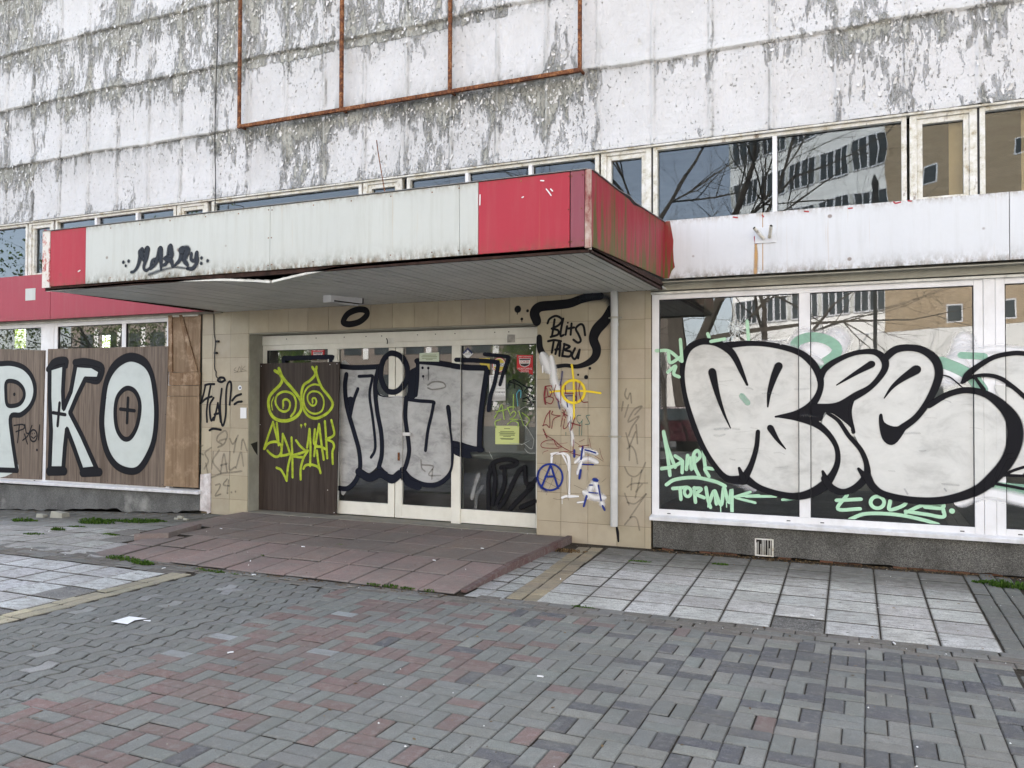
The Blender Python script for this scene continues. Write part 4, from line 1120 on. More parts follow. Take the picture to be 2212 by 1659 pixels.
board('timber_plank', [(1024, 86), (1046, 86), (1048, 445), (1028, 445)], YF-.040, YF-.017, T['ply2'], 'narrow upright batten at the left edge of the plywood', 'plank')
board('timber_plank', [(1088, 86), (1106, 86), (1204, 438), (1162, 438)], YF-.036, YF-.017, T['ply2'], 'slanting batten nailed across the upper plywood', 'plank')
c3Y = YD-.10
BD3 = board('door_board', [(95, 498), (605, 487), (584, 1468), (70, 1440)], YD-.055, YD-.033, T['plank_d'], 'dark brown laminate sheet leaning over the left door panel, sprayed neon yellow', 'board', cf=c3)

# board screws
for bd, cf_, Yb, pts_ in ((BD2, c2, SBY, [(300, 325), (655, 310), (655, 325), (1010, 300), (640, 1110), (655, 1105), (285, 1085), (990, 1128), (300, 700), (1008, 700), (648, 600), (415, 1100), (530, 1108), (760, 1118)]), (BD1, c2, SBY, [(260, 325), (240, 1085), (130, 320), (120, 1075), (255, 700)]), (BD3, c3, YD-.055, [(105, 515), (590, 500), (80, 1425), (572, 1455), (97, 890), (530, 1310), (545, 505)])):
    p = MB()
    for q in pts_: a = xz(*cf_(*q), Yb); p.box(a[0]-.005, a[0]+.005, Yb-.002, Yb, a[1]-.005, a[1]+.005)
    p.each('screw', T['sill'] if bd is BD3 else T['cable'], bd)
# cables
def cable(name, cpts, Y, r, mat, label, cf, cat='cable', n=6, dep=None):
    pts = []
    for i, q in enumerate(cpts):
        yy = Y if dep is None else dep[i]
        pts.append(tuple(on(*cf(*q), 1, yy)))
    # smooth
    P_ = smooth(pts, 6, closed=False)
    p = MB(); p.tube(P_, r, n); o = p.build(name, mat, None, label); o['category'] = cat; return o
def smooth(pts, k=6, closed=False):
    P_ = [np.array(q, float) for q in pts]; n = len(P_)
    if n < 3: return [tuple(P_[0]+(P_[1]-P_[0])*t/k) for t in range(k+1)] if n == 2 else P_
    out = []
    rng = range(n if closed else n-1)
    for i in rng:
        p0 = P_[(i-1) % n] if closed or i > 0 else 2*P_[0]-P_[1]
        p1 = P_[i]; p2 = P_[(i+1) % n]
        p3 = P_[(i+2) % n] if closed or i+2 < n else 2*P_[-1]-P_[-2]
        for s_ in range(k):
            t = s_/k
            out.append(.5*((2*p1)+(-p0+p2)*t+(2*p0-5*p1+4*p2-p3)*t*t+(-p0+3*p1-3*p2+p3)*t**3))
    if not closed: out.append(P_[-1])
    return [tuple(q) for q in out]
c1 = lambda x, y: (.39*x, .39*y)
cable('hanging_cable', [(1208, -60), (1206, 200), (1196, 480), (1190, 780), (1194, 1000), (1190, 1180)], YF-.05, .006, T['cable'], 'thin black cable hanging down the upper wall left of the rusty frame', c1)
cable('hanging_cable', [(1303, 90), (1304, 200), (1312, 260), (1307, 330), (1308, 420), (1316, 440), (1318, 470), (1345, 492)], YF-.012, .0065, T['cable'], 'black cable stub dangling on the left tiled pier', c2)
p = MB()
for q in ((1325, 256), (1315, 326)):
    a = xz(*c2(*q), YF-.02); p.box(a[0]-.022, a[0]+.022, YF-.035, YF-.003, a[1]-.014, a[1]+.014)
o = p.build('cable_clip', T['cable'], None, 'black clips on the cable stub of the left pier'); o['category'] = 'clip'
c7 = lambda x, y: (470.5+.4254*x, .4254*y)
cable('rusty_wire', [(806, 712), (815, 780), (830, 870), (848, 975)], YF-.10, .006, T['rust'], 'thin rusty wire bending down the wall above the canopy', c7, 'wire', dep=[YF-.02, YF-.06, YF-.15, YF-.25])
cable('rusty_wire', [(85, 1022), (88, 1040), (125, 1048), (138, 1066)], YF-.12, .005, T['cable'], 'short curled wire at the left end of the middle window band', c7, 'wire')
p = MB(); a = xz(*c2(1484, 692), YF-.004); p.box(a[0]-.052, a[0]+.052, YF-.010, YF-.002, a[1]-.072, a[1]+.072); o = p.build('notice_plate', T['paper_w'], None, 'small blank white plate on the left tiled pier', bevel=.002); o['category'] = 'plate'
p = MB(); a = xz(*c2(1461, 538), YF-.004); p.tube([(a[0], YF-.0025, a[1]), (a[0], YF-.0015, a[1])], .033, 12); o = p.build('round_sticker', T['paper_w'], None, 'little torn round white sticker on the left pier'); o['category'] = 'sticker'
p2 = MB(); p2.box(a[0]-.01, a[0]+.02, YF-.0035, YF-.0026, a[1]-.012, a[1]+.008); p2.build('print', T['st_blue'], o)

# --- stickers, posters and their lettering
def text(s_, x, z, y, size, mat, parent, name='lettering', width=None, align='CENTER'):
    cu = bpy.data.curves.new(name, 'FONT'); cu.body = s_; cu.size = size; cu.align_x = align; cu.align_y = 'CENTER'; cu.extrude = .0002; cu.resolution_u = 2
    to = bpy.data.objects.new('tmp_text', cu); C.objects.link(to)
    bpy.context.view_layer.update()
    me = bpy.data.meshes.new_from_object(to); w0 = to.dimensions.x
    bpy.data.objects.remove(to)
    sx = (width/w0) if width and w0 > 0 else 1.
    me.transform(Matrix.Translation((x, y, z)) @ Matrix.Rotation(math.pi/2, 4, 'X') @ Matrix.Diagonal((sx, 1, 1, 1)))
    me.materials.clear()
    return link(name, me, mat, parent)
c8 = lambda x, y: (940.9+.10636*x, 705.7+.10636*y)     # zoomed crop of the door's top right
c10 = lambda x, y: (940.9+.17727*x, 852.7+.17727*y)
YS = YD+.022
def sheet(name, pts, cf, mat, label, cat, Y=YS, th=.0012):
    P_ = [xz(*cf(*q), Y) for q in pts]; p = MB(); p.poly(P_, Y-th, Y); o = p.build(name, mat, None, label); o['category'] = cat; return o, P_
def joker(pts, cf, label, cut=False):
    o, P_ = sheet('alarm_sticker', pts, cf, T['st_red'], label, 'sticker')
    xs_ = [q[0] for q in P_]; zs_ = [q[1] for q in P_]; x0, x1, z0_, z1_ = min(xs_), max(xs_), min(zs_), max(zs_); W = x1-x0; cx = (x0+x1)/2; H = W*1.25
    zt = z1_
    def zz_(t): return zt-H*t
    sh = MB(); sh.poly([(cx-W*.36, zz_(.16)), (cx+W*.36, zz_(.16)), (cx+W*.32, zz_(.40)), (cx+W*.24, zz_(.50)), (cx, zz_(.56)), (cx-W*.24, zz_(.50)), (cx-W*.32, zz_(.40))], YS-.0022, YS-.0013); sh.build('shield_border', T['paper_w'], o)
    sh = MB(); sh.poly([(cx-W*.33, zz_(.18)), (cx+W*.33, zz_(.18)), (cx+W*.29, zz_(.39)), (cx+W*.22, zz_(.48)), (cx, zz_(.535)), (cx-W*.22, zz_(.48)), (cx-W*.29, zz_(.39))], YS-.0032, YS-.0023); sh.build('shield', T['ink'], o)
    sh = MB(); sh.box(cx-W*.33, cx+W*.33, YS-.0042, YS-.0033, zz_(.40), zz_(.24)); sh.build('band', T['paper_w'], o)
    text('JOKER', cx, zz_(.32), YS-.0045, H*.17, T['st_red'], o, width=W*.56)
    text('OBIEKT CHRONIONY', cx, zz_(.09), YS-.0018, H*.09, T['paper_w'], o, width=W*.84)
    if not cut:
        text('MONITORING', cx, zz_(.64), YS-.0018, H*.13, T['paper_w'], o, width=W*.86)
        text('SYSTEM', cx, zz_(.76), YS-.0018, H*.13, T['paper_w'], o, width=W*.48)
joker([(1650, 575), (1978, 575), (1975, 975), (1905, 955), (1900, 930), (1720, 915), (1650, 855)], c8, 'red and black alarm sticker at the top right of the right side light')
joker([(427, 407), (510, 403), (508, 470), (427, 475)], c3, 'red alarm sticker half hidden above the leaning dark board', cut=True)
o, P_ = sheet('diamond_sticker', [(652, 420), (768, 545), (652, 655), (538, 545)], c8, T['paper_w'], 'white and navy diamond shaped sticker at the top left of the right side light', 'sticker')
cx = (P_[1][0]+P_[3][0])/2; cz = (P_[0][1]+P_[2][1])/2; R_ = (P_[1][0]-P_[3][0])/2
p = MB(); p.poly([(cx, cz+R_*.92), (cx+R_*.92, cz+R_*.02), (cx+R_*.70, cz-.15*R_), (cx, cz+R_*.52), (cx-R_*.70, cz-.15*R_), (cx-R_*.92, cz+R_*.02)], YS-.0022, YS-.0013); p.build('print', T['st_blue'], o)
p = MB(); p.tube([(cx+R_*.25, YS-.003, cz+.12*R_), (cx+R_*.25, YS-.0014, cz+.12*R_)], R_*.13, 8); p.tube([(cx-R_*.2, YS-.003, cz+.22*R_), (cx-R_*.2, YS-.0014, cz+.22*R_)], R_*.08, 8); p.box(cx-R_*.45, cx+R_*.45, YS-.002, YS-.0013, cz-.12*R_, cz-.06*R_); p.box(cx-R_*.4, cx+R_*.4, YS-.002, YS-.0013, cz-.24*R_, cz-.20*R_); p.build('print', T['ink_g'], o)
o, P_ = sheet('yellow_sticker', [(888, 640), (1102, 636), (1098, 880), (1040, 884), (900, 760)], c8, T['st_yel'], 'yellow rectangular sticker partly sprayed over in black', 'sticker')
p = MB(); z_ = P_[0][1]; p.box(P_[0][0]+.01, P_[1][0]-.01, YS-.002, YS-.0013, z_-.014, z_-.010); p.build('print', T['ink_g'], o)
# round one
a = xz(*c8(1290, 775), YS); b_ = xz(*c8(1290, 625), YS); R_ = b_[1]-a[1]
p = MB(); n_ = 28
p.tube([(a[0], YS-.0012, a[1]), (a[0], YS, a[1])], R_, n_); o = p.build('round_badge', T['st_red'], None, 'round yellow and red security badge sticker with the letters OLID showing'); o['category'] = 'sticker'
p = MB(); p.tube([(a[0], YS-.002, a[1]), (a[0], YS-.0013, a[1])], R_*.92, n_); p.build('ring', T['paper_w'], o)
p = MB(); p.tube([(a[0], YS-.003, a[1]), (a[0], YS-.0021, a[1])], R_*.84, n_); p.build('disc', T['st_yel'], o)
p = MB(); p.box(a[0]-R_*.9, a[0]+R_*.9, YS-.004, YS-.0031, a[1]-R_*.22, a[1]+R_*.25); p.build('band', T['paper_w'], o)
text('SOLID', a[0]+.0, a[1]+R_*.03, YS-.0042, R_*.55, T['st_blue'], o, width=R_*1.5)
# notice with the phone number
o, P_ = sheet('security_notice', [(1090, 985), (1422, 980), (1420, 1500), (1090, 1505)], c8, T['paper_w'], 'white security company notice with a printed phone number', 'poster')
x0, x1 = P_[0][0], P_[1][0]; zt, zb = P_[0][1], P_[2][1]; W = x1-x0; H = zt-zb; cx = (x0+x1)/2
text('SYSTEMY ALARMOWE', cx, zt-H*.08, YS-.0018, H*.06, T['ink'], o, width=W*.88)
p = MB()
for t_, wd in ((.155, .8), (.20, .8), (.26, .72), (.29, .7)): p.box(cx-W*wd/2, cx+W*wd/2, YS-.002, YS-.0013, zt-H*t_-.002, zt-H*t_+.002)
p.build('print', T['ink_g'], o)
text('OCHRONA', cx+W*.2, zt-H*.53, YS-.0018, H*.07, T['ink_g'], o, width=W*.5)
text('501 598989', cx, zt-H*.68, YS-.0018, H*.10, T['ink'], o, width=W*.92)
text('WWW.E-OCHRONA.EU', cx, zt-H*.79, YS-.0018, H*.05, T['ink'], o, width=W*.9)
p = MB(); p.box(x0, x1, YS-.0016, YS-.0013, zb+H*.17, zb+H*.18); p.box(x0, x1, YS-.0015, YS-.00125, zb, zb+H*.165); p.build('footer', mat_flat('pale_grey_print', (.45, .45, .46), .03, .8), o)
text('600 518 794', cx, zb+H*.085, YS-.0022, H*.06, T['ink_g'], o, width=W*.6)
o, P_ = sheet('paper_notice', [(728, 377), (1019, 380), (1018, 606), (727, 602)], c10, T['paper_y'], 'pale yellow printed sheet taped inside the right side light', 'poster')
x0, x1 = P_[0][0], P_[1][0]; zt, zb = P_[0][1], P_[2][1]; W = x1-x0; H = zt-zb; cx = (x0+x1)/2
p = MB()
for t_, wd in ((.15, .25), (.31, .58), (.385, .7), (.44, .62), (.51, .64), (.58, .32), (.69, .6), (.735, .5)): p.box(cx-W*wd/2, cx+W*wd/2, YS-.002, YS-.0013, zt-H*t_-.004, zt-H*t_+.004)
p.build('print', mat_flat('faint_print', (.13, .16, .07), .1, .8), o)
def ftag(P_, lab): pass
o, P_ = sheet('plate_notice', [(1120, 432), (1246, 426), (1245, 486), (1119, 484)], c3, mat_flat('pale_green_plate', (.52, .58, .47), .03, .5), 'pale green plate with printed lines on the right door leaf', 'notice', Y=YD+.030)
x0, x1 = P_[0][0], P_[1][0]; zt, zb = P_[0][1], P_[2][1]; W = x1-x0; H = zt-zb; cx = (x0+x1)/2
p = MB()
for t_, wd in ((.25, .7), (.42, .8), (.6, .75), (.76, .35)): p.box(cx-W*wd/2, cx+W*wd/2, YD+.0272, YD+.0285, zt-H*t_-.004, zt-H*t_+.004)
p.build('print', mat_flat('olive_print', (.22, .26, .16), .1, .8), o)
o, P_ = sheet('torn_sticker', [(1458, 158), (1615, 160), (1612, 318), (1455, 322)], c8, mat_flat('scuffed_grey_sticker', (.33, .32, .30), .3, .8, 20.), 'scuffed square grey sticker on the door frame head', 'sticker', Y=YD-.0125)
# leaflets on the door glass left of centre
o, P_ = sheet('leaflet', [(322, 150), (450, 150), (450, 300), (322, 300)], c10, mat_flat('pale_leaflet', (.35, .42, .40), .3, .7, 30.), 'faded green grey leaflet stuck highest on the side light edge', 'leaflet', Y=YD+.028)
o, P_ = sheet('leaflet', [(322, 305), (450, 305), (450, 450), (322, 450)], c10, mat_flat('pale_leaflet_b', (.25, .28, .36), .4, .7, 40.), 'faded blue grey calendar leaflet in the middle of the side light edge', 'leaflet', Y=YD+.028)
o, P_ = sheet('leaflet', [(318, 455), (450, 455), (445, 600), (318, 590)], c10, mat_flat('pale_leaflet_c', (.40, .16, .15), .5, .7, 30.), 'faded red leaflet lowest on the side light edge', 'leaflet', Y=YD+.028)

# ------------------------------------------------------------------ GRAFFITI: strokes lying on the real surfaces
class Decal:
    def __init__(s, cf, Y, surf=None, steps=()):
        s.cf = cf; s.Y = Y; s.surf = surf or (lambda X, Z: Y); s.steps = steps
        s.v = []; s.a = []; s.l = []; s.f = []; s.n = 0; s.lift = 0
    def _p(s, x, y): return xz(*s.cf(x, y), s.Y)
    def _sc(s, x, y): return abs(s._p(x, y+10)[1]-s._p(x, y-10)[1])/20
    def stroke(s, pts, w, soft=.26, a=1., closed=False, k=6, taper=None):
        if len(pts) == 1:
            return s.dot(pts[0][0], pts[0][1], w/2, soft, a)
        s.n += 1
        Q = smooth([(q[0], q[1], q[2] if len(q) > 2 else w) for q in pts], k, closed)
        gw = 1.2+.25*max(0., .6-soft)/.6
        W = [(*s._p(q[0], q[1]), max(.5, q[2])*s._sc(q[0], q[1])/2*gw) for q in Q]
        n = len(W)
        if not closed:      # rounded ends
            def capq(i0, i1):
                x0, z0_, r0 = W[i0]; x1, z1_, _ = W[i1]; d = math.hypot(x0-x1, z0_-z1_) or 1e-6
                ux, uz = (x0-x1)/d, (z0_-z1_)/d; out = []
                for an in (25, 50, 70, 85):
                    t = math.radians(an); out.append((x0+ux*r0*math.sin(t), z0_+uz*r0*math.sin(t), r0*math.cos(t)))
                return out
            W = capq(0, 1)[::-1]+W+capq(n-1, n-2); n = len(W)
        b = len(s.v)
        for i, (x, z_, r_) in enumerate(W):
            if closed: x0, z0_ = W[(i-1) % n][:2]; x1, z1_ = W[(i+1) % n][:2]
            else: x0, z0_ = W[max(0, i-1)][:2]; x1, z1_ = W[min(n-1, i+1)][:2]
            dx, dz = x1-x0, z1_-z0_; d = math.hypot(dx, dz) or 1e-6; nx_, nz_ = -dz/d, dx/d
            e = 1-soft
            for o_, al in ((-1, 0), (-e, a), (e, a), (1, 0)):
                s.v.append((x+nx_*r_*o_, z_+nz_*r_*o_)); s.a.append(al); s.l.append(s.n+i*.02)
        m_ = n if closed else n-1
        for i in range(m_):
            j = (i+1) % n
            for q in range(3): s.f.append((b+i*4+q, b+i*4+q+1, b+j*4+q+1, b+j*4+q))
        return s
    def dot(s, x, y, r, soft=.26, a=1., asp=1.):
        s.n += 1; cx, cz = s._p(x, y); R_ = r*s._sc(x, y); b = len(s.v); n = 16
        s.v.append((cx, cz)); s.a.append(a); s.l.append(s.n)
        for ring, al in ((1-soft, a), (1., 0)):
            for i in range(n):
                t = 2*math.pi*i/n; s.v.append((cx+R_*asp*ring*math.cos(t), cz+R_*ring*math.sin(t))); s.a.append(al); s.l.append(s.n)
        for i in range(n):
            j = (i+1) % n; s.f.append((b, b+1+i, b+1+j)); s.f.append((b+1+i, b+1+n+i, b+1+n+j, b+1+j))
        return s
    def ell(s, x, y, rx, ry, w, soft=.26, a=1.):
        return s.stroke([(x+rx*math.cos(t*math.pi/6), y+ry*math.sin(t*math.pi/6)) for t in range(12)], w, soft, a, closed=True)
    def fill(s, pts, holes=(), k=5, a=1., sm=True):
        s.n += 1
        loops = []
        for L_ in [pts]+list(holes):
            Q = smooth([(q[0], q[1]) for q in L_], k, True) if sm else L_
            loops.append([s._p(q[0], q[1]) for q in Q])
        flat = [q for L_ in loops for q in L_]
        tr = geometry.tessellate_polygon([[Vector((q[0], q[1], 0)) for q in L_] for L_ in loops])
        b = len(s.v)
        for q in flat: s.v.append(q); s.a.append(a); s.l.append(s.n)
        for t in tr: s.f.append(tuple(b+i for i in t))
        return s
    def many(s, strokes, w, **kw):
        for q in strokes: s.stroke(q, w, **kw)
        return s
    def build(s, name, mat, parent, label=None, base=.0006, step=.00022, near=.07):
        # marks that lie apart become objects of their own
        n = len(s.v); par = list(range(n))
        def fd(a):
            while par[a] != a: par[a] = par[par[a]]; a = par[a]
            return a
        for f in s.f:
            for q in f[1:]: par[fd(q)] = fd(f[0])
        bb = {}
        for i in range(n):
            r_ = fd(i); x, z_ = s.v[i]; b_ = bb.setdefault(r_, [x, x, z_, z_])
            b_[0] = min(b_[0], x); b_[1] = max(b_[1], x); b_[2] = min(b_[2], z_); b_[3] = max(b_[3], z_)
        ks = list(bb); ch = True
        cl = {k_: k_ for k_ in ks}; box = {k_: list(bb[k_]) for k_ in ks}
        while ch:
            ch = False; act = list(box)
            for i_, a_ in enumerate(act):
                if a_ not in box: continue
                for c_ in act[i_+1:]:
                    if c_ not in box: continue
                    A, B_ = box[a_], box[c_]
                    if A[0]-near < B_[1] and B_[0]-near < A[1] and A[2]-near < B_[3] and B_[2]-near < A[3]:
                        box[a_] = [min(A[0], B_[0]), max(A[1], B_[1]), min(A[2], B_[2]), max(A[3], B_[3])]; del box[c_]; ch = True
                        for k_ in ks:
                            if cl[k_] == c_: cl[k_] = a_
        grp = {}
        for f in s.f: grp.setdefault(cl[fd(f[0])], []).append(f)
        order = sorted(grp.values(), key=len, reverse=True); out = None
        for gi, fs in enumerate(order):
            mp = {}; m_ = Decal(s.cf, s.Y, s.surf, s.steps)
            for f in fs:
                for q in f:
                    if q not in mp: mp[q] = len(m_.v); m_.v.append(s.v[q]); m_.a.append(s.a[q]); m_.l.append(s.l[q])
                m_.f.append(tuple(mp[q] for q in f))
            o_ = m_._build(name, mat, parent, label if gi == 0 else None, base, step); out = out or o_
        return out
    def _build(s, name, mat, parent, label, base, step):
        bm = bmesh.new(); la = bm.verts.layers.float.new('a'); ll = bm.verts.layers.float.new('l')
        vs_ = []
        for (x, z_), a, l in zip(s.v, s.a, s.l):
            v_ = bm.verts.new((x, 0, z_)); v_[la] = a; v_[ll] = l; vs_.append(v_)
        for f in s.f:
            try: bm.faces.new([vs_[i] for i in f])
            except ValueError: pass
        for st in s.steps:
            for e in (-.0006, .0006):
                bmesh.ops.bisect_plane(bm, geom=bm.verts[:]+bm.edges[:]+bm.faces[:], plane_co=(st+e, 0, 0), plane_no=(1, 0, 0))
        for v_ in bm.verts: v_.co.y = s.surf(v_.co.x, v_.co.z)-base-v_[ll]*step
        bm.normal_update()
        for f in bm.faces:
            if f.normal.y > 0: f.normal_flip()
        me = bpy.data.meshes.new(name); bm.to_mesh(me); bm.free()
        return link(name, me, mat, parent, label)

# --- canopy front: sprayed tag
ce = lambda x, y: (88.2+.3057*x, 517.6+.3057*y)
d = Decal(ce, YC-.0035)
for q in ([(640, 230, 16), (662, 222, 18), (690, 175, 26), (712, 85, 40)], [(705, 95, 36), (735, 140, 30), (750, 75, 40)], [(752, 75, 36), (745, 130, 30), (728, 195, 22), (745, 218, 18), (778, 195, 16)],
          [(775, 200, 18), (790, 150, 24), (830, 142, 26)], [(778, 205, 16), (815, 160, 26), (843, 75, 38)], [(845, 75, 38), (850, 140, 30), (850, 205, 18)], [(860, 185, 16), (890, 160, 26), (914, 60, 40)],
          [(915, 65, 38), (922, 115, 36), (885, 130, 26)], [(880, 135, 24), (920, 150, 30), (932, 183, 22)], [(950, 180, 16), (985, 140, 28), (1000, 78, 40)], [(1000, 75, 44), (1038, 75, 44), (1015, 140, 34), (1035, 175, 24)],
          [(1065, 105, 22), (1064, 140, 22), (1088, 148, 22), (1102, 98, 26)], [(1103, 100, 24), (1104, 160, 26), (1075, 203, 24), (1040, 205, 20)]):
    d.stroke([(a_, b_, c_*1.35) for a_, b_, c_ in q], 24, soft=.5, a=1.)
d.stroke([(1040, 205, 18), (950, 195, 22), (850, 218, 26), (770, 245, 30)], 24, soft=.8, a=.6)
for q in ((585, 160, 17), (622, 152, 17), (602, 185, 14), (1137, 130, 17), (1135, 168, 17), (1180, 150, 17)): d.dot(q[0], q[1], q[2], .5, .95)
d.build('graffiti', T['p_black_s'], CN, 'smoky black sprayed tag on the pale canopy front')
d = Decal(ce, YC-.0035)
d.many([[(265, 225), (277, 218)], [(1055, 235), (1062, 225)]], 8)
d.build('paint_chip', T['p_white'], CN)
# chips on the red canopy panel and rust run on the white fascia
d = Decal(c7, YC-.0035)
d.many([[(1668, 960), (1680, 975), (1692, 992)], [(1690, 960), (1700, 970)], [(1640, 917), (1655, 918)], [(1332, 990), (1331, 1040)], [(1545, 1003), (1552, 1000)]], 5)
d.build('paint_chip', T['p_wspray'], CN)
d = Decal(c6, YFA)
d.stroke([(816, 1270, 16), (818, 1330, 22), (815, 1412, 26)], 20, soft=.7, a=.75)
d.stroke([(852, 1110, 4), (853, 1405, 5)], 5, soft=.5, a=.7)
d.build('rust_stain', T['p_rust'], B)
d = Decal(c6, YFA)
d.many([[(700, 1130), (720, 1133)], [(850, 1120), (856, 1128)], [(1300, 1085), (1318, 1083)], [(1535, 1052), (1545, 1058), (1570, 1052)], [(1610, 1045), (1625, 1047)], [(1070, 1100), (1090, 1102)]], 6)
d.many([[(816, 1235), (820, 1262)]], 14)
d.build('paint_chip', T['f_red'], B)

# --- boarded window: letters P K O
SB = YF-.022
DB = dict(cf=c2, Y=SB)
Pout = [(-80, 395), (0, 392), (70, 390), (140, 412), (188, 460), (212, 525), (210, 592), (182, 655), (128, 702), (66, 716), (76, 850), (90, 950), (104, 1042), (-80, 1036)]
Phole = [(42, 502), (100, 504), (140, 542), (148, 590), (125, 632), (85, 648), (45, 640), (36, 570)]
Kp = [(303, 418), (380, 394), (392, 402), (384, 560), (388, 665), (432, 560), (462, 396), (560, 402), (614, 434), (598, 488), (520, 486), (470, 590), (428, 690), (500, 830), (590, 1032), (500, 1042), (450, 900), (408, 790), (396, 900), (386, 1033), (303, 1033), (312, 800), (302, 600)]
Oo = [(790, 352), (875, 378), (922, 450), (944, 560), (954, 700), (940, 850), (900, 960), (845, 1035), (780, 1045), (705, 1008), (650, 920), (622, 780), (628, 640), (650, 500), (705, 400)]
Oh = [(780, 540), (822, 560), (850, 620), (850, 700), (830, 785), (792, 845), (750, 845), (715, 790), (703, 700), (712, 610), (742, 560)]
def corner(L_, k=1):       # keep corners: double the points
    out = []
    for i, q in enumerate(L_):
        q2 = L_[(i+1) % len(L_)]; out += [q, (q[0]*.9+q2[0]*.1, q[1]*.9+q2[1]*.1), (q[0]*.1+q2[0]*.9, q[1]*.1+q2[1]*.9)]
    return out
def bsurf(X, Z): return SB
d = Decal(**DB); d.fill(Pout, [Phole]); d.build('graffiti', T['p_pale'], BD1, 'pale green silver letter P')
d = Decal(**DB); d.fill(corner(Kp), k=2); d.fill(Oo, [Oh]); d.build('graffiti', T['p_pale'], BD2, 'pale green silver letters K and O')
d = Decal(**DB); d.n = 3
d.stroke(Pout[1:-1], 24, .12); d.stroke(Pout[-2:], 24, .12); d.stroke(Phole, 20, .12, closed=True); d.dot(88, 578, 12)
d.dot(226, 917, 9); w_ = 7
d.many([[(86, 768), (140, 762), (148, 785), (98, 806)], [(118, 768), (108, 872)], [(152, 762), (162, 812), (172, 815)], [(196, 768), (170, 830), (140, 858)], [(150, 820), (168, 880)], [(243, 765), (236, 855)]], 7)
d.ell(205, 830, 22, 36, 8); d.dot(198, 818, 4); d.dot(212, 815, 4); d.stroke([(192, 836), (206, 845), (220, 832)], 6)
d.build('graffiti', T['p_black'], BD1, 'black outline of the letter P and a small black tag')
d = Decal(**DB); d.n = 3
d.stroke(corner(Kp), 26, .12, closed=True, k=2)
d.stroke([(294, 424, 30), (335, 382, 40), (400, 372, 36), (406, 405, 24)], 28); d.stroke([(458, 384, 34), (525, 378, 34), (624, 410, 28), (602, 500, 22), (530, 496, 18)], 24)
d.stroke([(300, 1048), (392, 1046)], 40, .12); d.stroke([(505, 1056), (606, 1052)], 40, .12)
d.stroke([(q[0], q[1], 42 if q[1] < 420 else 34 if q[0] < 700 or q[1] > 950 else 30) for q in Oo], 34, .15, closed=True); d.stroke(Oh, 24, .2, closed=True)
d.many([[(325, 690), (398, 702)], [(364, 632), (352, 768)], [(735, 668), (820, 678)], [(781, 602), (775, 750)]], 18)
d.build('graffiti', T['p_black'], BD2, 'thick black outlines of the letters K and O')

# --- left pier tags
d = Decal(c2, YF-.001)
d.many([[(1250, 522), (1275, 516), (1306, 516)], [(1252, 524), (1240, 580), (1224, 632)], [(1224, 632), (1255, 605), (1290, 592)], [(1284, 522), (1270, 600), (1260, 680), (1262, 745)], [(1302, 600), (1280, 640), (1280, 700), (1288, 738), (1302, 720)],
        [(1304, 735), (1318, 680), (1328, 632)], [(1328, 634), (1338, 690), (1345, 745)], [(1308, 700), (1342, 692)], [(1352, 545), (1342, 640), (1350, 750), (1362, 765), (1376, 700), (1378, 580), (1386, 520), (1402, 500), (1410, 530), (1400, 640)],
        [(1372, 492), (1350, 503), (1328, 494), (1340, 477), (1364, 478), (1372, 492)], [(1416, 616), (1438, 590), (1470, 577)], [(1430, 638), (1450, 625), (1474, 622)], [(1278, 797), (1300, 787), (1346, 794)]], 12)
d.build('graffiti', T['p_black'], B, 'black marker tag on the left tiled pier')
d = Decal(c2, YF-.001)
d.many([[(1330, 900), (1365, 880), (1385, 830), (1370, 800), (1330, 830), (1322, 860), (1350, 880)], [(1340, 860), (1375, 850)], [(1402, 850), (1420, 880), (1450, 830)], [(1440, 850), (1425, 930)], [(1470, 910), (1480, 850), (1505, 920)],
        [(1285, 905), (1250, 935), (1270, 985), (1246, 1030)], [(1300, 930), (1290, 1030)], [(1335, 920), (1298, 985), (1338, 1045)], [(1345, 1055), (1365, 940), (1384, 1045)], [(1348, 1010), (1382, 1000)], [(1402, 930), (1398, 1035), (1432, 1022)], [(1440, 1025), (1468, 930), (1484, 1012)],
        [(1290, 1085), (1350, 1060), (1430, 1052), (1472, 1046)], [(1215, 905), (1235, 890)], [(1216, 935), (1238, 945)], [(1255, 1000), (1268, 1060)]], 13, soft=.5, a=.45)
d.many([[(1315, 1130), (1342, 1125), (1338, 1150), (1312, 1196), (1345, 1186)], [(1385, 1095), (1362, 1128), (1398, 1136)], [(1394, 1102), (1386, 1180)]], 10, soft=.4, a=.6)
for q in ((1390, 1180), (1412, 1175), (1436, 1170)): d.dot(q[0], q[1], 8, .4, .6)
d.many([[(1440, 415), (1428, 430), (1450, 440)], [(1450, 438), (1462, 410), (1470, 440)], [(1475, 405), (1474, 440)], [(1495, 408), (1478, 425), (1500, 432)], [(1430, 445), (1508, 436)]], 4, a=.5)
d.build('graffiti', T['p_grey'], B, 'faded grey scribbles low on the left tiled pier')

# --- band over the door
d = Decal(c3, YF-.001)
d.stroke([(632, 222), (662, 178), (725, 152), (775, 158), (780, 190), (735, 230), (675, 246), (638, 240)], 30, .1, closed=True)
for q in ((1750, 150, 26), (1813, 160, 11), (1776, 213, 11)): d.dot(*q)
d.stroke([(1748, 160), (1747, 182)], 5); d.stroke([(1776, 215), (1777, 232)], 4)
d.build('graffiti', T['p_black'], B, 'thick black ring and dots on the tile band over the entrance')

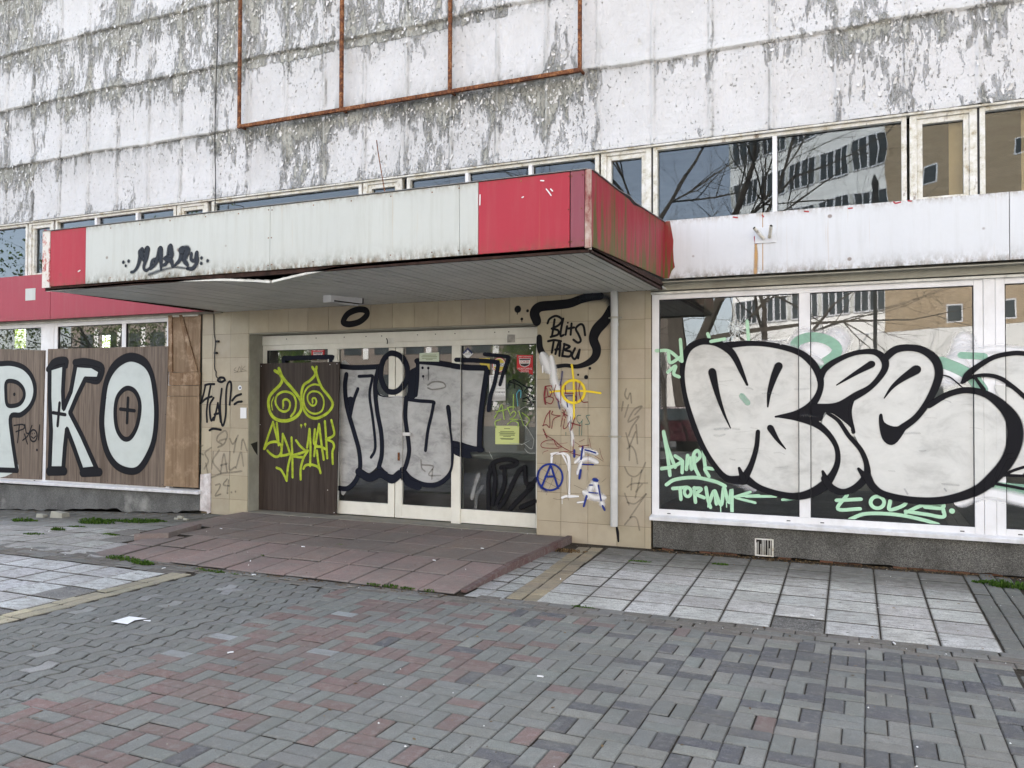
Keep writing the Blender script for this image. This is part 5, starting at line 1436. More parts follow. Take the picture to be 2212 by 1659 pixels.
# --- neon board
cg = lambda x, y: (558.7+.15249*x, 793.9+.15249*y)
d = Decal(cg, YD-.055)
K2 = dict(soft=.45, a=.85)
d.stroke([(235, 48), (300, 90), (335, 170), (300, 250), (200, 350), (150, 430), (140, 530), (165, 640), (230, 720), (330, 755), (440, 745), (540, 690), (600, 600), (600, 480), (540, 380), (440, 260), (340, 140), (290, 20)], 50, **K2)
d.stroke([(350, 540), (350, 470), (390, 450), (435, 480), (445, 540), (420, 600), (360, 625), (290, 590), (240, 500), (260, 400), (340, 345), (430, 350), (500, 400), (530, 500), (510, 620), (460, 690)], 28, soft=.25)
d.stroke([(215, 420), (185, 500), (195, 600)], 14)
d.stroke([(765, 0), (800, 60), (790, 120), (720, 190), (640, 250), (610, 350), (610, 470), (640, 590), (700, 680), (790, 720), (880, 700), (980, 640), (1040, 560), (1045, 490), (990, 400), (900, 290), (850, 180), (815, 60), (820, 0)], 42, **K2)
d.stroke([(765, 490), (765, 440), (800, 435), (820, 480), (800, 530), (750, 535), (700, 470), (700, 390), (760, 340), (850, 350), (910, 420), (925, 520), (890, 620), (800, 655), (710, 620), (650, 530), (640, 400), (690, 290), (780, 240), (860, 250)], 24, soft=.3)
d.many([[(80, 1150), (140, 960), (205, 775)], [(205, 775), (245, 930), (285, 1095)], [(258, 790), (275, 960), (285, 1095)], [(80, 1150), (140, 1075), (230, 1050), (290, 1070), (325, 1130), (310, 1230), (250, 1265), (180, 1230), (130, 1180)],
        [(345, 945), (335, 1100), (320, 1250)], [(345, 945), (400, 1080), (450, 1230)], [(320, 1250), (385, 1240), (450, 1220)], [(460, 1240), (420, 1400), (400, 1600)], [(468, 995), (480, 1250), (483, 1550)], [(535, 1035), (590, 1110), (680, 1190)],
        [(495, 1240), (590, 1215), (690, 1175)], [(495, 1258), (640, 1275)], [(700, 1180), (640, 1280), (600, 1430), (598, 1580)], [(722, 875), (710, 1000), (690, 1130)], [(725, 880), (738, 1120), (733, 1390)], [(640, 1430), (670, 1385), (740, 1375), (820, 1395), (860, 1430)],
        [(800, 880), (785, 1060), (830, 1110)], [(860, 805), (820, 1020), (790, 1250)], [(860, 805), (890, 1050), (925, 1300)], [(830, 1120), (890, 1125), (960, 1160)], [(830, 1180), (850, 1350), (880, 1490)], [(942, 765), (960, 1000), (975, 1280)],
        [(1035, 750), (1075, 920), (1050, 975), (960, 1015)], [(960, 1015), (1050, 1055), (1072, 1120), (1050, 1200), (1055, 1360)], [(262, 1420), (320, 1450), (370, 1530), (395, 1590)]], 32, soft=.3, a=.95)
d.dot(608, 820, 21); d.dot(665, 805, 23); d.many([[(608, 830), (610, 855)], [(665, 820), (668, 842)], [(345, 540), (346, 580)], [(356, 540), (356, 580)], [(768, 490), (770, 522)]], 8)
d.build('graffiti', T['p_neon'], BD3, 'two neon yellow spiral eyes above an angular neon yellow tag')

# --- sliding doors
def dsurf(X, Z):
    if X < -6.483: return YD
    if X < -6.335: return YD-.001
    if X < -6.319: return YD+.010
    if X < -5.556: return YD+.036
    if X < -5.352: return YD+.010
    if X < -4.650: return YD+.036
    if X < -4.641: return YD+.010
    if X < -4.520: return YD-.021
    if X < -3.541: return YD+.0145 if Z > 1.0 or True else YD
    return YD-.001
dst = (-6.335, -6.319, -5.556, -5.352, -4.650, -4.641, -4.520, -3.541)
DD = dict(cf=c3, Y=YD, surf=dsurf, steps=dst)
d = Decal(**DD)
d.fill([(600, 530), (700, 532), (848, 520), (835, 600), (825, 700), (840, 800), (860, 900), (870, 1050), (850, 1140), (790, 1200), (735, 1180), (715, 1240), (660, 1290), (600, 1290)])
d.fill([(845, 700), (900, 712), (1020, 710), (1025, 800), (1030, 950), (1045, 1050), (1010, 1180), (950, 1220), (890, 1190), (862, 1150), (870, 1000), (845, 850)])
d.fill([(1100, 497), (1220, 507), (1400, 530), (1543, 532), (1525, 700), (1510, 900), (1495, 1035), (1335, 1000), (1330, 1120), (1300, 1210), (1240, 1260), (1150, 1270), (1060, 1230), (1010, 1170), (1045, 1060), (1030, 900), (1035, 740), (1098, 700)], k=3)
d.build('graffiti', T['p_silver'], E_, 'silver fill of the big block letters on the sliding doors')
d = Decal(**DD); d.n = 4
d.fill([(835, 600), (850, 690), (930, 712), (1028, 700), (1040, 560), (1085, 520), (1098, 500), (1090, 700), (1035, 735), (1020, 716), (850, 705)])
d.fill([(1330, 990), (1420, 1015), (1500, 1040), (1522, 1060), (1440, 1068), (1455, 1105), (1390, 1100), (1330, 1062)], k=2)
d.fill([(640, 718), (696, 720), (680, 800), (665, 880), (650, 800)], k=2)
d.many([[(605, 516), (700, 524), (850, 518)], [(848, 520), (825, 640), (838, 800), (865, 950), (868, 1080), (850, 1160)], [(640, 570), (632, 650), (645, 780), (690, 940), (722, 1060), (728, 1170), (700, 1250), (650, 1300), (595, 1300)]], 27)
d.many([[(714, 662), (686, 740), (662, 850)]], 20)
d.many([[(722, 580), (775, 578), (808, 578), (806, 600), (790, 700), (810, 850), (826, 1000), (822, 1060), (800, 1100)]], 17)
d.stroke([(945, 432), (998, 455), (1030, 520), (1028, 600), (992, 662), (945, 682), (892, 660), (862, 580), (872, 490), (905, 445)], 30, closed=True)
d.stroke([(1025, 720), (1020, 850), (1040, 1000), (1042, 1080), (1012, 1180), (960, 1225), (900, 1212), (850, 1165)], 26)
d.many([[(1100, 492), (1098, 600), (1088, 700)]], 22)
d.many([[(1095, 482), (1230, 495), (1400, 522), (1540, 528), (1548, 545), (1525, 700), (1505, 880), (1500, 1050)]], 30)
d.many([[(1330, 1015), (1420, 1035), (1515, 1052)]], 26)
d.many([[(1005, 1180), (1060, 1240), (1150, 1278), (1240, 1268), (1312, 1200), (1332, 1100), (1326, 1000), (1310, 880), (1295, 780)]], 26)
d.many([[(1035, 728), (1110, 738), (1198, 745), (1200, 765), (1188, 830), (1165, 930), (1150, 1055)]], 19)
d.many([[(722, 1196), (790, 1232), (860, 1205), (940, 1243), (1000, 1205), (1040, 1262), (1100, 1285)]], 44)
d.many([[(1362, 475), (1470, 478), (1618, 490), (1622, 505), (1600, 620), (1575, 700), (1560, 795)]], 24)
d.many([[(1535, 438), (1600, 445), (1680, 455), (1684, 470), (1660, 540), (1634, 632)]], 20)
for q in ((1131, 525, 10), (1168, 527, 10), (1135, 580, 10)): d.dot(*q)
d.stroke([(1168, 530), (1168, 605)], 3); d.stroke([(1135, 580), (1136, 600)], 3)
d.many([[(250, 490), (252, 464), (300, 464), (548, 456), (552, 470), (552, 495)]], 24)
d.build('graffiti', T['p_ink'], E_, 'black outlines of the big block letters on the sliding doors')
d = Decal(**DD); d.n = 8
d.many([[(1120, 1120), (1125, 1170), (1145, 1190)], [(1130, 1150), (1200, 1160), (1170, 1215), (1245, 1218)], [(1195, 1180), (1190, 1240)], [(1165, 635), (1200, 615), (1260, 620), (1275, 650), (1200, 665), (1165, 655)]], 11, soft=.5, a=.5)
d.build('graffiti', T['p_grey'], E_)
d = Decal(c10, YD, dsurf, dst)
d.many([[(660, 890), (720, 820), (850, 785), (975, 815), (950, 860), (800, 890)], [(690, 900), (640, 1000), (640, 1380)], [(700, 870), (720, 1050), (690, 1330)], [(830, 900), (830, 1100), (740, 1320)], [(1080, 890), (1000, 950), (850, 1260), (770, 1370)],
        [(1080, 890), (1100, 1080), (1180, 1100), (1000, 1290), (910, 1390)], [(1230, 1030), (1130, 1130)], [(1040, 1370), (1210, 1300)]], 58, soft=.5, a=.75)
d.many([[(1095, 1440), (1100, 1462)], [(1212, 1290), (1215, 1460)]], 16)
d.build('graffiti', T['p_black'], E_, 'dark smoky black tag low on the right side light')
d = Decal(c10, YD, dsurf, dst)
d.stroke([(515, 985), (475, 1100), (440, 1250)], 62, soft=.6, a=.4); d.stroke([(560, 1130), (500, 1220), (480, 1380)], 50, soft=.7, a=.2)
d.build('graffiti', T['p_silver'], E_)
d = Decal(c10, YD, dsurf, dst); d.n = 8
d.many([[(710, 285), (760, 200), (800, 120), (815, 200), (830, 300)], [(730, 210), (850, 180), (900, 150), (960, 150)], [(868, 150), (910, 250)], [(920, 225), (950, 200), (975, 230), (940, 280), (900, 300), (1000, 300)], [(730, 400), (722, 330), (790, 300)], [(870, 360), (930, 320), (1000, 340), (1000, 390)], [(945, 0), (940, 180)], [(1010, 200), (1040, 290), (1070, 380)], [(1050, 220), (1140, 300), (1100, 375)]], 11, a=.8)
d.build('graffiti', T['p_lime'], E_, 'thin lime green scribble on the right side light')
d = Decal(c10, YD, dsurf, dst); d.n = 9
d.many([[(1060, 350), (1130, 430), (1180, 520), (1192, 560), (1165, 660), (1080, 600)], [(1020, 300), (1180, 340)], [(1000, 200), (1080, 150), (1150, 155)], [(1150, 70), (1215, 72)], [(900, 590), (1060, 605)], [(1080, 660), (1130, 710), (1212, 712)], [(650, 700), (690, 780)], [(1040, 610), (1140, 560)]], 6, a=.8)
d.build('scratches', T['p_scr'], E_)
d = Decal(c8, YD, dsurf, dst); d.n = 9
d.many([[(1455, 1255), (1490, 1110), (1580, 1075), (1650, 1110), (1860, 1240), (1900, 1225), (1950, 1260), (1940, 1310)], [(1860, 1240), (1800, 1310), (1860, 1370), (1960, 1430), (1990, 1520), (1930, 1600)], [(1765, 1468), (1880, 1418), (1845, 1440), (1930, 1540), (1755, 1510)], [(1580, 1080), (1600, 1250)], [(1500, 1120), (1700, 1200), (1760, 1300)]], 14)
d.build('graffiti', T['p_ink'], E_)
d = Decal(c8, YD, dsurf, dst); d.n = 9
d.many([[(1690, 1285), (1640, 1370), (1650, 1500), (1660, 1610)], [(1690, 1300), (1725, 1310), (1718, 1440)]], 16, a=.8)
d.build('graffiti', T['p_cyan'], E_)
# black corner on the left reveal
p = MB(); q = [on(*c3(*t), 0, -7.5515) for t in ((36, 1014), (80, 998), (80, 1088), (60, 1060))]
p.quad([tuple(t) for t in q]); p.build('graffiti', T['cable'], E_)

# --- right pier
SP = YF-.002
g1 = lambda x, y: (1117.4+.14178*x, 735.1+.14178*y)
g2 = lambda x, y: (1117.4+.14178*x, 911.6+.14178*y)
c4 = lambda x, y: (1117.4+.39*x, 588.1+.39*y)
d = Decal(c4, SP)
d.stroke([(108, 270, 40), (96, 225, 44), (125, 192, 42), (200, 183, 40), (290, 172, 38), (350, 150, 36), (400, 138, 34), (460, 132, 30)], 40, .12)
d.stroke([(518, 205, 34), (490, 262, 44), (440, 318, 46), (422, 370, 40), (440, 425, 38), (430, 470, 34), (390, 503, 26), (330, 522, 18), (270, 516, 16), (218, 522, 18)], 30, .12)
d.stroke([(122, 362, 26), (126, 420, 30), (150, 470, 30)], 26, .2)
d.many([[(168, 282), (180, 258), (215, 242), (248, 262), (230, 292), (192, 312)], [(207, 262), (200, 310), (192, 355)], [(195, 314), (226, 322), (225, 345), (186, 358)], [(255, 258), (244, 310), (240, 352), (256, 348)], [(276, 300), (268, 345)], [(301, 285), (296, 345)], [(284, 312), (314, 306)],
        [(376, 348), (368, 300), (350, 288), (325, 312), (340, 345), (352, 378), (336, 390), (312, 374)], [(172, 382), (205, 376), (242, 382)], [(202, 384), (192, 445)], [(212, 452), (228, 395), (238, 385), (234, 462)], [(212, 428), (236, 424)],
        [(262, 398), (250, 462)], [(260, 398), (292, 412), (264, 430), (298, 442), (290, 466), (250, 464)], [(320, 422), (304, 462), (322, 480), (346, 430)], [(346, 430), (338, 476)]], 11)
d.dot(281, 280, 6)
for q in ((403, 532, 9), (382, 581, 13), (338, 568, 7)): d.dot(*q)
d.build('graffiti', T['p_black'], B, 'thick black flag frame round a black two line tag on the right pier')
d = Decal(c4, SP); d.n = 14
d.stroke([(350, 150, 40), (420, 135, 70), (500, 140, 60), (520, 190, 50)], 50, soft=.9, a=.75)
d.build('graffiti', T['p_black_s'], B)
d = Decal(c4, SP); d.n = 16
d.stroke([(150, 480, 70), (170, 520, 80)], 50, soft=.85, a=.95); d.stroke([(190, 480, 36), (200, 540, 46), (205, 600, 56), (225, 650, 60), (245, 700, 50)], 40, soft=.8, a=.9)
d.stroke([(240, 690, 60), (270, 730, 56), (300, 770, 60), (290, 830, 30), (305, 900, 24), (308, 950, 26)], 40, soft=.8, a=.75)
d.many([[(141, 520), (142, 555)]], 6)
d.build('graffiti', T['p_wspray'], B, 'soft white spray trail down the right tiled pier')
d = Decal(g2, SP); d.n = 18
d.many([[(515, 800, 8), (522, 660, 22), (525, 560, 34), (535, 490, 34)], [(520, 485, 26), (600, 476, 34), (720, 482, 34), (780, 540, 50), (798, 660, 44), (800, 900, 26), (795, 1090, 30)], [(685, 490, 20), (730, 570, 24), (770, 660, 22), (785, 740, 20)], [(690, 1150, 34), (740, 1132, 30), (800, 1132, 40), (930, 1132, 22)], [(685, 1160, 8), (686, 1245, 8)]], 30, soft=.3)
for q, w__ in (([(1000, 420), (1100, 440), (1190, 470)], 90), ([(960, 590), (1080, 560), (1190, 600)], 100), ([(970, 640), (930, 760)], 80), ([(1190, 920), (1130, 1000), (1080, 1110)], 130), ([(1190, 920), (1240, 1080), (1300, 1250)], 110), ([(1060, 1090), (1180, 1150), (1290, 1150)], 130), ([(930, 1225), (1010, 1215)], 40), ([(900, 600), (1000, 500), (1000, 430)], 70)):
    d.stroke(q, w__, soft=.85, a=.85)
d.build('graffiti', T['p_wspray'], B, 'white sprayed tap shape and cloudy white patches low on the right pier')
d = Decal(g2, SP); d.n = 30
d.ell(503, 840, 190, 200, 26); d.many([[(370, 1000), (505, 672)], [(518, 672), (570, 830), (625, 1005)], [(435, 832), (565, 828)]], 28)
d.stroke([(330, 760), (312, 860), (340, 970), (430, 1040)], 60, soft=.9, a=.5)
for q, w__ in (([(1000, 385), (975, 560)], 36), ([(1040, 425), (1120, 445), (1195, 470)], 28), ([(1000, 645), (1160, 648)], 24), ([(968, 740), (950, 850)], 46), ([(872, 440), (872, 520)], 44), ([(1185, 880), (1205, 884)], 72), ([(1060, 1130), (1018, 1275)], 38), ([(1240, 970), (1280, 1190)], 30), ([(1100, 1072), (1230, 1082)], 22), ([(1308, 1285), (1332, 1330)], 42), ([(1110, 960), (1150, 960)], 24)):
    d.stroke(q, w__, soft=.6, a=.8)
d.build('graffiti', T['p_blue'], B, 'blue circled letter A and blue spray marks low on the right pier')
d = Decal(g1, SP); d.n = 26
d.many([[(688, 480), (680, 580), (655, 680)], [(620, 900), (650, 1040)], [(700, 850), (885, 850), (885, 950)], [(750, 880), (770, 1010)]], 26, soft=.6, a=.6)
d.build('graffiti', T['p_blue'], B)
d = Decal(g1, SP); d.n = 34
d.many([[(835, 375), (848, 480), (862, 640), (866, 900), (868, 1190)], [(510, 790), (600, 775), (860, 770), (1080, 778), (1270, 805)]], 26); d.ell(860, 780, 170, 172, 34); d.dot(832, 378, 18)
d.build('graffiti', T['p_yel'], B, 'yellow cross hair circle on the right tiled pier')
d = Decal(g1, SP); d.n = 38
d.stroke([(435, 710), (418, 850), (432, 965)], 26, a=.85)
d.many([[(435, 700), (520, 692), (525, 715)], [(455, 735), (480, 860), (530, 800), (500, 740)], [(440, 870), (500, 860), (555, 890), (520, 965), (445, 945)], [(592, 680), (565, 800), (600, 890), (640, 930)], [(668, 680), (668, 950)], [(735, 690), (740, 812)], [(735, 815), (860, 808)], [(900, 630), (905, 800), (912, 940)], [(962, 650), (945, 760), (990, 930), (1080, 940)],
        [(390, 1300), (450, 1285), (500, 1320), (495, 1075)], [(400, 1300), (450, 1150), (510, 1075)], [(545, 1080), (535, 1130), (660, 1150)], [(660, 1150), (560, 1200), (530, 1340)], [(700, 1060), (740, 1180)], [(740, 1060), (700, 1160)], [(690, 1100), (770, 1150)], [(695, 1180), (670, 1310)], [(730, 1200), (710, 1340), (760, 1320), (800, 1240)], [(880, 1180), (825, 1370)], [(830, 1260), (970, 1300)]], 12, a=.9)
d.build('graffiti', T['p_dred'], B, 'dark red marker lettering in two rows on the right pier')
d = Decal(g2, SP); d.n = 38
d.many([[(400, 110), (430, 180), (455, 240)]], 18, a=.85)
d.many([[(420, 190), (560, 270), (660, 360), (800, 440), (850, 450)], [(560, 270), (450, 280), (370, 330), (400, 390), (640, 400)], [(560, 270), (610, 370), (690, 380)], [(650, 460), (760, 450), (860, 480), (960, 510)], [(860, 270), (855, 430)], [(940, 370), (1100, 350)]], 10, a=.8)
d.many([[(450, 330), (620, 335), (770, 315)], [(395, 490), (400, 460), (475, 430)], [(1260, 400), (1280, 500), (1315, 580)], [(1195, 520), (1315, 600)], [(1085, 490), (1080, 730)], [(530, 530), (600, 480), (700, 455)], [(880, 300), (1020, 400)], [(950, 300), (1030, 260)], [(1100, 250), (1130, 400)]], 5, a=.8)
d.build('graffiti', T['p_dred'], B)
d = Decal(g1, SP); d.n = 38
d.many([[(815, 1165), (812, 1360)], [(970, 1140), (920, 1150), (915, 1220), (960, 1260), (1000, 1210)], [(950, 1260), (948, 1445)], [(990, 1230), (985, 1445)], [(1110, 1140), (1055, 1150), (1075, 1200), (1105, 1270), (1040, 1280)], [(745, 1400), (745, 1445)]], 8, a=.8)
d.build('graffiti', T['p_tgreen'], B)
d = Decal(g2, SP); d.n = 44
d.many([[(745, 470), (770, 720), (752, 860), (770, 1080), (785, 1190)], [(552, 1160), (640, 1180), (780, 1150)], [(815, 0), (812, 900), (806, 1080)], [(870, 960), (1030, 1035)], [(1290, 915), (1355, 860)], [(345, 690), (660, 890)], [(330, 850), (660, 1020)], [(595, 610), (370, 1060)], [(660, 640), (445, 1110)]], 5, a=.7)
d.build('scratches', T['p_grey'], B)
d = Decal(g1, SP)
d.many([[(1660, 745), (1640, 830), (1680, 895), (1722, 800), (1740, 950)], [(1612, 940), (1592, 1070)], [(1692, 990), (1640, 1165)], [(1795, 1130), (1900, 1005), (1780, 1060), (1690, 1245), (1855, 1155), (1750, 1320), (1700, 1450)], [(1812, 1290), (1832, 1570)], [(1658, 1415), (1712, 1620)], [(1800, 1400), (1710, 1620)]], 26, soft=.45, a=.42)
d.build('graffiti', T['p_grey'], B, 'faded grey vertical scrawl beside the downpipe, upper half')
d = Decal(g2, SP)
d.many([[(1680, 405), (1740, 370), (1800, 460), (1832, 630)], [(1712, 400), (1708, 580)], [(1640, 690), (1700, 800), (1800, 830), (1900, 740), (1952, 620)], [(1745, 860), (1735, 1030)], [(1680, 990), (1760, 940), (1980, 930)], [(1895, 740), (1840, 980), (1800, 1150)], [(1808, 1060), (1900, 950)], [(1640, 1090), (1700, 1260)], [(1680, 1225), (1800, 1240), (1960, 1100)], [(1960, 1100), (1720, 1450)], [(1640, 1560), (1740, 1450), (1820, 1470), (1862, 1640)]], 26, soft=.45, a=.42)
d.build('graffiti', T['p_grey'], B, 'faded grey vertical scrawl beside the downpipe, lower half')
d = Decal(c4, SP); d.n = 2
d.stroke([(550, 1410, 8), (556, 1440, 14), (560, 1490, 8)], 10, a=1.)
d.build('crack', T['p_black'], B)

# --- big throw-up on the right shop windows
c5 = lambda x, y: (1382+.4253*x, 558.7+.4253*y)
def wsurf(X, Z):
    if -2.031 < X < -.626 or -.523 < X < .890 or 1.137 < X < 2.5: return YF+.0245
    if .966 < X < 1.061: return YF-.0045
    return YF
wst = (-2.031, -.626, -.523, .890, .966, 1.061, 1.137)
WW = dict(cf=c5, Y=YF+.01, surf=wsurf, steps=wst)
d = Decal(**WW)
for q in ((830, 410, 70), (800, 440, 60), (1000, 410, 80), (980, 440, 90), (920, 480, 130), (900, 500, 120), (1650, 420, 60), (1640, 450, 60), (1640, 500, 80), (1650, 540, 100), (1560, 580, 90), (1600, 560, 90)): d.dot(q[0], q[1], q[2], .6, 1.)
d.stroke([(400, 440, 40), (700, 440, 50), (900, 520, 60)], 40, soft=.9, a=.7); d.stroke([(1690, 480), (1800, 460), (1960, 470)], 50, soft=.8, a=.9)
d.stroke([(250, 700, 70), (300, 860, 70), (400, 1060, 60), (560, 1160, 60)], 60, soft=.95, a=.5); d.stroke([(1640, 1230), (1760, 1190), (1960, 1230)], 70, soft=.7, a=.9)
d.build('graffiti', T['p_wspray'], B, 'cloudy white overspray behind the big white letters')
d = Decal(**WW); d.n = 10
d.stroke([(785, 480), (795, 425), (870, 398), (950, 412), (1000, 452), (985, 495), (905, 548)], 36, .1)
d.many([[(1535, 525), (1620, 560), (1700, 605)], [(1690, 600), (1735, 665)]], 46); d.stroke([(1635, 490), (1745, 497)], 28)
d.stroke([(1740, 1165), (1850, 1180), (1965, 1190)], 62, .1); d.stroke([(740, 1225), (800, 1215)], 14)
d.build('graffiti', T['p_mintd'], B, 'dull green ring and bars showing round the big white letters')
d = Decal(**WW); d.n = 12
d.many([[(120, 880), (140, 960), (178, 1058)], [(120, 885), (140, 1000), (152, 1100)], [(110, 1067), (160, 1058), (212, 1030), (180, 1003)], [(216, 1030), (214, 1086)], [(242, 1002), (236, 1070)], [(238, 1050), (258, 1010), (262, 1072), (280, 1010)], [(272, 1040), (305, 1005), (292, 975), (272, 1000), (280, 1060), (302, 1108)], [(322, 975), (334, 1080)], [(372, 1068), (330, 1066), (350, 1105)],
        [(135, 1148), (180, 1122), (280, 1112), (380, 1132), (432, 1155)], [(168, 1168), (240, 1162)], [(204, 1166), (208, 1222)], [(276, 1165), (282, 1236)], [(276, 1166), (312, 1170), (288, 1196), (325, 1214)], [(336, 1165), (346, 1225), (358, 1262)], [(352, 1240), (378, 1180), (388, 1245)], [(382, 1182), (412, 1252), (425, 1168)], [(430, 1168), (452, 1240), (466, 1172), (468, 1285)]], 15)
d.ell(243, 1186, 17, 22, 14)
d.many([[(605, 1203), (482, 1210), (585, 1240)], [(482, 1210), (560, 1186)], [(540, 1208), (690, 1208)], [(725, 1225), (770, 1214)]], 11)
d.many([[(1052, 1202), (1006, 1272), (1118, 1271)], [(1000, 1228), (1122, 1222)], [(1272, 1232), (1270, 1276), (1345, 1250), (1350, 1215)], [(1352, 1290), (1440, 1252), (1535, 1246), (1532, 1268), (1450, 1262)], [(1352, 1284), (1460, 1300), (1542, 1312), (1542, 1275)], [(1068, 1324), (1150, 1296), (1300, 1300), (1430, 1325), (1515, 1350)]], 15)
d.ell(1207, 1238, 34, 30, 15); d.dot(1586, 1282, 15)
d.many([[(545, 318), (552, 415)], [(345, 382), (352, 402)], [(88, 468), (150, 470), (212, 522)], [(145, 478), (155, 528), (205, 500)], [(142, 576), (182, 545), (172, 585), (198, 600)], [(206, 412), (214, 520)], [(362, 420), (430, 408)]], 14)
for q in ([(345, 1200), (346, 1262)], [(410, 1250), (411, 1285)], [(440, 1240), (441, 1262)]): d.stroke(q, 5)
d.build('graffiti', T['p_mint'], B, 'mint green marker words under and beside the big white letters')
d = Decal(**WW); d.n = 36
F1 = [(520, 1120), (440, 1110), (380, 1040), (320, 940), (270, 820), (235, 700), (220, 600), (225, 520), (252, 455), (310, 425), (380, 430), (450, 450), (560, 432), (680, 442), (800, 472), (870, 522), (912, 590), (915, 660), (870, 740), (800, 800), (880, 828), (950, 880), (1000, 960), (1005, 1030), (980, 1090), (935, 1150), (870, 1188), (790, 1205), (700, 1190), (610, 1160)]
F2 = [(870, 745), (1000, 742), (1100, 690), (1180, 640), (1240, 560), (1238, 500), (1190, 472), (1100, 472), (1000, 512), (930, 560), (915, 610), (912, 680)]
F3 = [(955, 785), (1010, 825), (1060, 900), (1120, 970), (1150, 1040), (1148, 1100), (1100, 1150), (1040, 1180), (980, 1160), (950, 1110), (990, 1080), (1006, 1000), (985, 930), (925, 850)]
F4 = [(1250, 500), (1300, 462), (1370, 452), (1440, 467), (1500, 512), (1520, 580), (1500, 660), (1470, 740), (1560, 692), (1660, 668), (1760, 688), (1850, 752), (1905, 830), (1915, 920), (1880, 1020), (1810, 1100), (1700, 1180), (1550, 1225), (1400, 1225), (1250, 1198), (1180, 1155), (1150, 1100), (1150, 1020), (1085, 880), (1070, 780), (1090, 700), (1180, 645), (1238, 565)]
F5 = [(1655, 622), (1720, 550), (1800, 505), (1900, 485), (1980, 490), (1980, 720), (1950, 705), (1900, 655), (1830, 610), (1760, 595), (1690, 602)]
for F_ in (F1, F2, F3, F4, F5): d.fill(F_, k=4)
d.fill([(1800, 640), (1980, 730), (1980, 1060), (1860, 1080), (1900, 900), (1870, 780)], k=3)
d.build('graffiti', T['p_white'], B, 'off white fill of the giant rounded letters across the right windows')
d = Decal(**WW); d.n = 46
d.stroke([(525, 1125, 40), (440, 1115, 28), (375, 1045, 22), (315, 945, 22), (265, 820, 22), (230, 700, 20), (216, 600, 20), (222, 520, 24), (250, 455, 28), (312, 422, 26), (385, 427, 28), (450, 462, 30), (485, 505, 26), (515, 570, 20), (545, 640, 10)], 25)
d.stroke([(440, 440, 28), (560, 430, 22), (680, 440, 22), (800, 472, 26), (872, 525, 30), (912, 595, 28), (916, 665, 24), (875, 740, 30), (800, 785, 26), (690, 803, 8)], 25)
d.stroke([(700, 803, 6), (790, 812, 18), (880, 832, 30), (950, 882, 24), (998, 955, 20), (1005, 1030, 22), (980, 1095, 28), (935, 1152, 40), (870, 1190, 36), (790, 1207, 30), (700, 1194, 26), (605, 1162, 26), (540, 1120, 36)], 25)
d.stroke([(368, 578, 34), (392, 680, 22), (425, 780, 12), (460, 860, 5)], 25); d.stroke([(704, 548, 34), (682, 600, 28), (658, 680, 18), (650, 752, 6)], 25)
d.stroke([(664, 862, 28), (700, 920, 16), (740, 966, 5)], 25); d.stroke([(600, 880, 18), (592, 960, 20), (565, 1050, 24), (525, 1125, 36)], 22); d.stroke([(505, 1065, 12), (522, 1110, 26)], 20)
d.stroke([(915, 615, 24), (940, 560, 26), (1010, 512, 22), (1100, 478, 20), (1190, 474, 24), (1240, 510, 30), (1242, 565, 26), (1180, 645, 22), (1100, 695, 30), (1000, 745, 24), (880, 748, 18)], 25)
d.stroke([(1175, 537, 30), (1100, 580, 18), (1000, 642, 5)], 25); d.stroke([(1402, 565, 38), (1330, 612, 24), (1280, 655, 14), (1242, 708, 5)], 25)
d.fill([(690, 803), (800, 775), (880, 745), (1000, 745), (1090, 690), (1072, 760), (1082, 860), (1050, 838), (985, 790), (940, 782), (920, 825), (850, 815)], k=3)
d.stroke([(1085, 700, 16), (1068, 780, 14), (1085, 880, 16)], 16)
d.stroke([(955, 785, 14), (1010, 825, 16), (1062, 900, 18), (1122, 970, 20), (1152, 1045, 22), (1150, 1105, 30), (1100, 1160, 28), (1035, 1185, 26), (975, 1165, 30), (940, 1120, 30)], 22)
d.stroke([(930, 1082, 12), (945, 1120, 26)], 20); d.stroke([(1112, 1068, 12), (1145, 1110, 30)], 20)
d.stroke([(1245, 505, 30), (1300, 462, 30), (1370, 452, 28), (1440, 466, 30), (1500, 512, 34), (1520, 580, 32), (1500, 655, 30), (1455, 740, 26), (1400, 810, 26), (1330, 862, 30)], 28)
d.fill([(1216, 795), (1232, 790), (1242, 830), (1290, 852), (1340, 840), (1400, 790), (1420, 770), (1370, 840), (1310, 930), (1268, 946), (1232, 915), (1216, 850)], k=3)
d.stroke([(1470, 745, 24), (1560, 692, 24), (1660, 668, 26), (1760, 690, 30), (1848, 755, 44), (1898, 830, 58), (1905, 920, 60), (1870, 1020, 54), (1800, 1105, 50), (1700, 1182, 40), (1550, 1226, 34), (1400, 1228, 30), (1250, 1200, 28), (1185, 1158, 30), (1152, 1100, 34)], 30)
d.stroke([(1640, 628, 14), (1665, 590, 26), (1720, 545, 22), (1800, 500, 20), (1900, 480, 20), (1980, 484, 20)], 20); d.stroke([(1640, 628, 14), (1690, 600, 14), (1760, 592, 16), (1830, 608, 18), (1900, 655, 18), (1980, 725, 18)], 18)
d.stroke([(1700, 602, 12), (1745, 665, 16)], 14); d.stroke([(1535, 590, 5), (1580, 605, 6), (1640, 655, 5)], 5)
d.stroke([(1850, 1100, 12), (1900, 1075, 12), (1980, 1050, 12)], 12); d.stroke([(1860, 1100, 12), (1980, 1105, 12)], 12); d.stroke([(1800, 1140, 12), (1980, 1175, 12)], 12); d.stroke([(1790, 1150, 14), (1850, 1020, 20), (1895, 1000, 22)], 20)
d.build('graffiti', T['p_black'], B, 'black outlines of the giant rounded letters across the right windows')
d = Decal(**WW); d.n = 34
d.many([[(500, 600), (570, 560), (610, 620), (590, 680)], [(690, 1040), (800, 1025), (940, 1025)], [(520, 700), (545, 730)]], 26, a=.5)
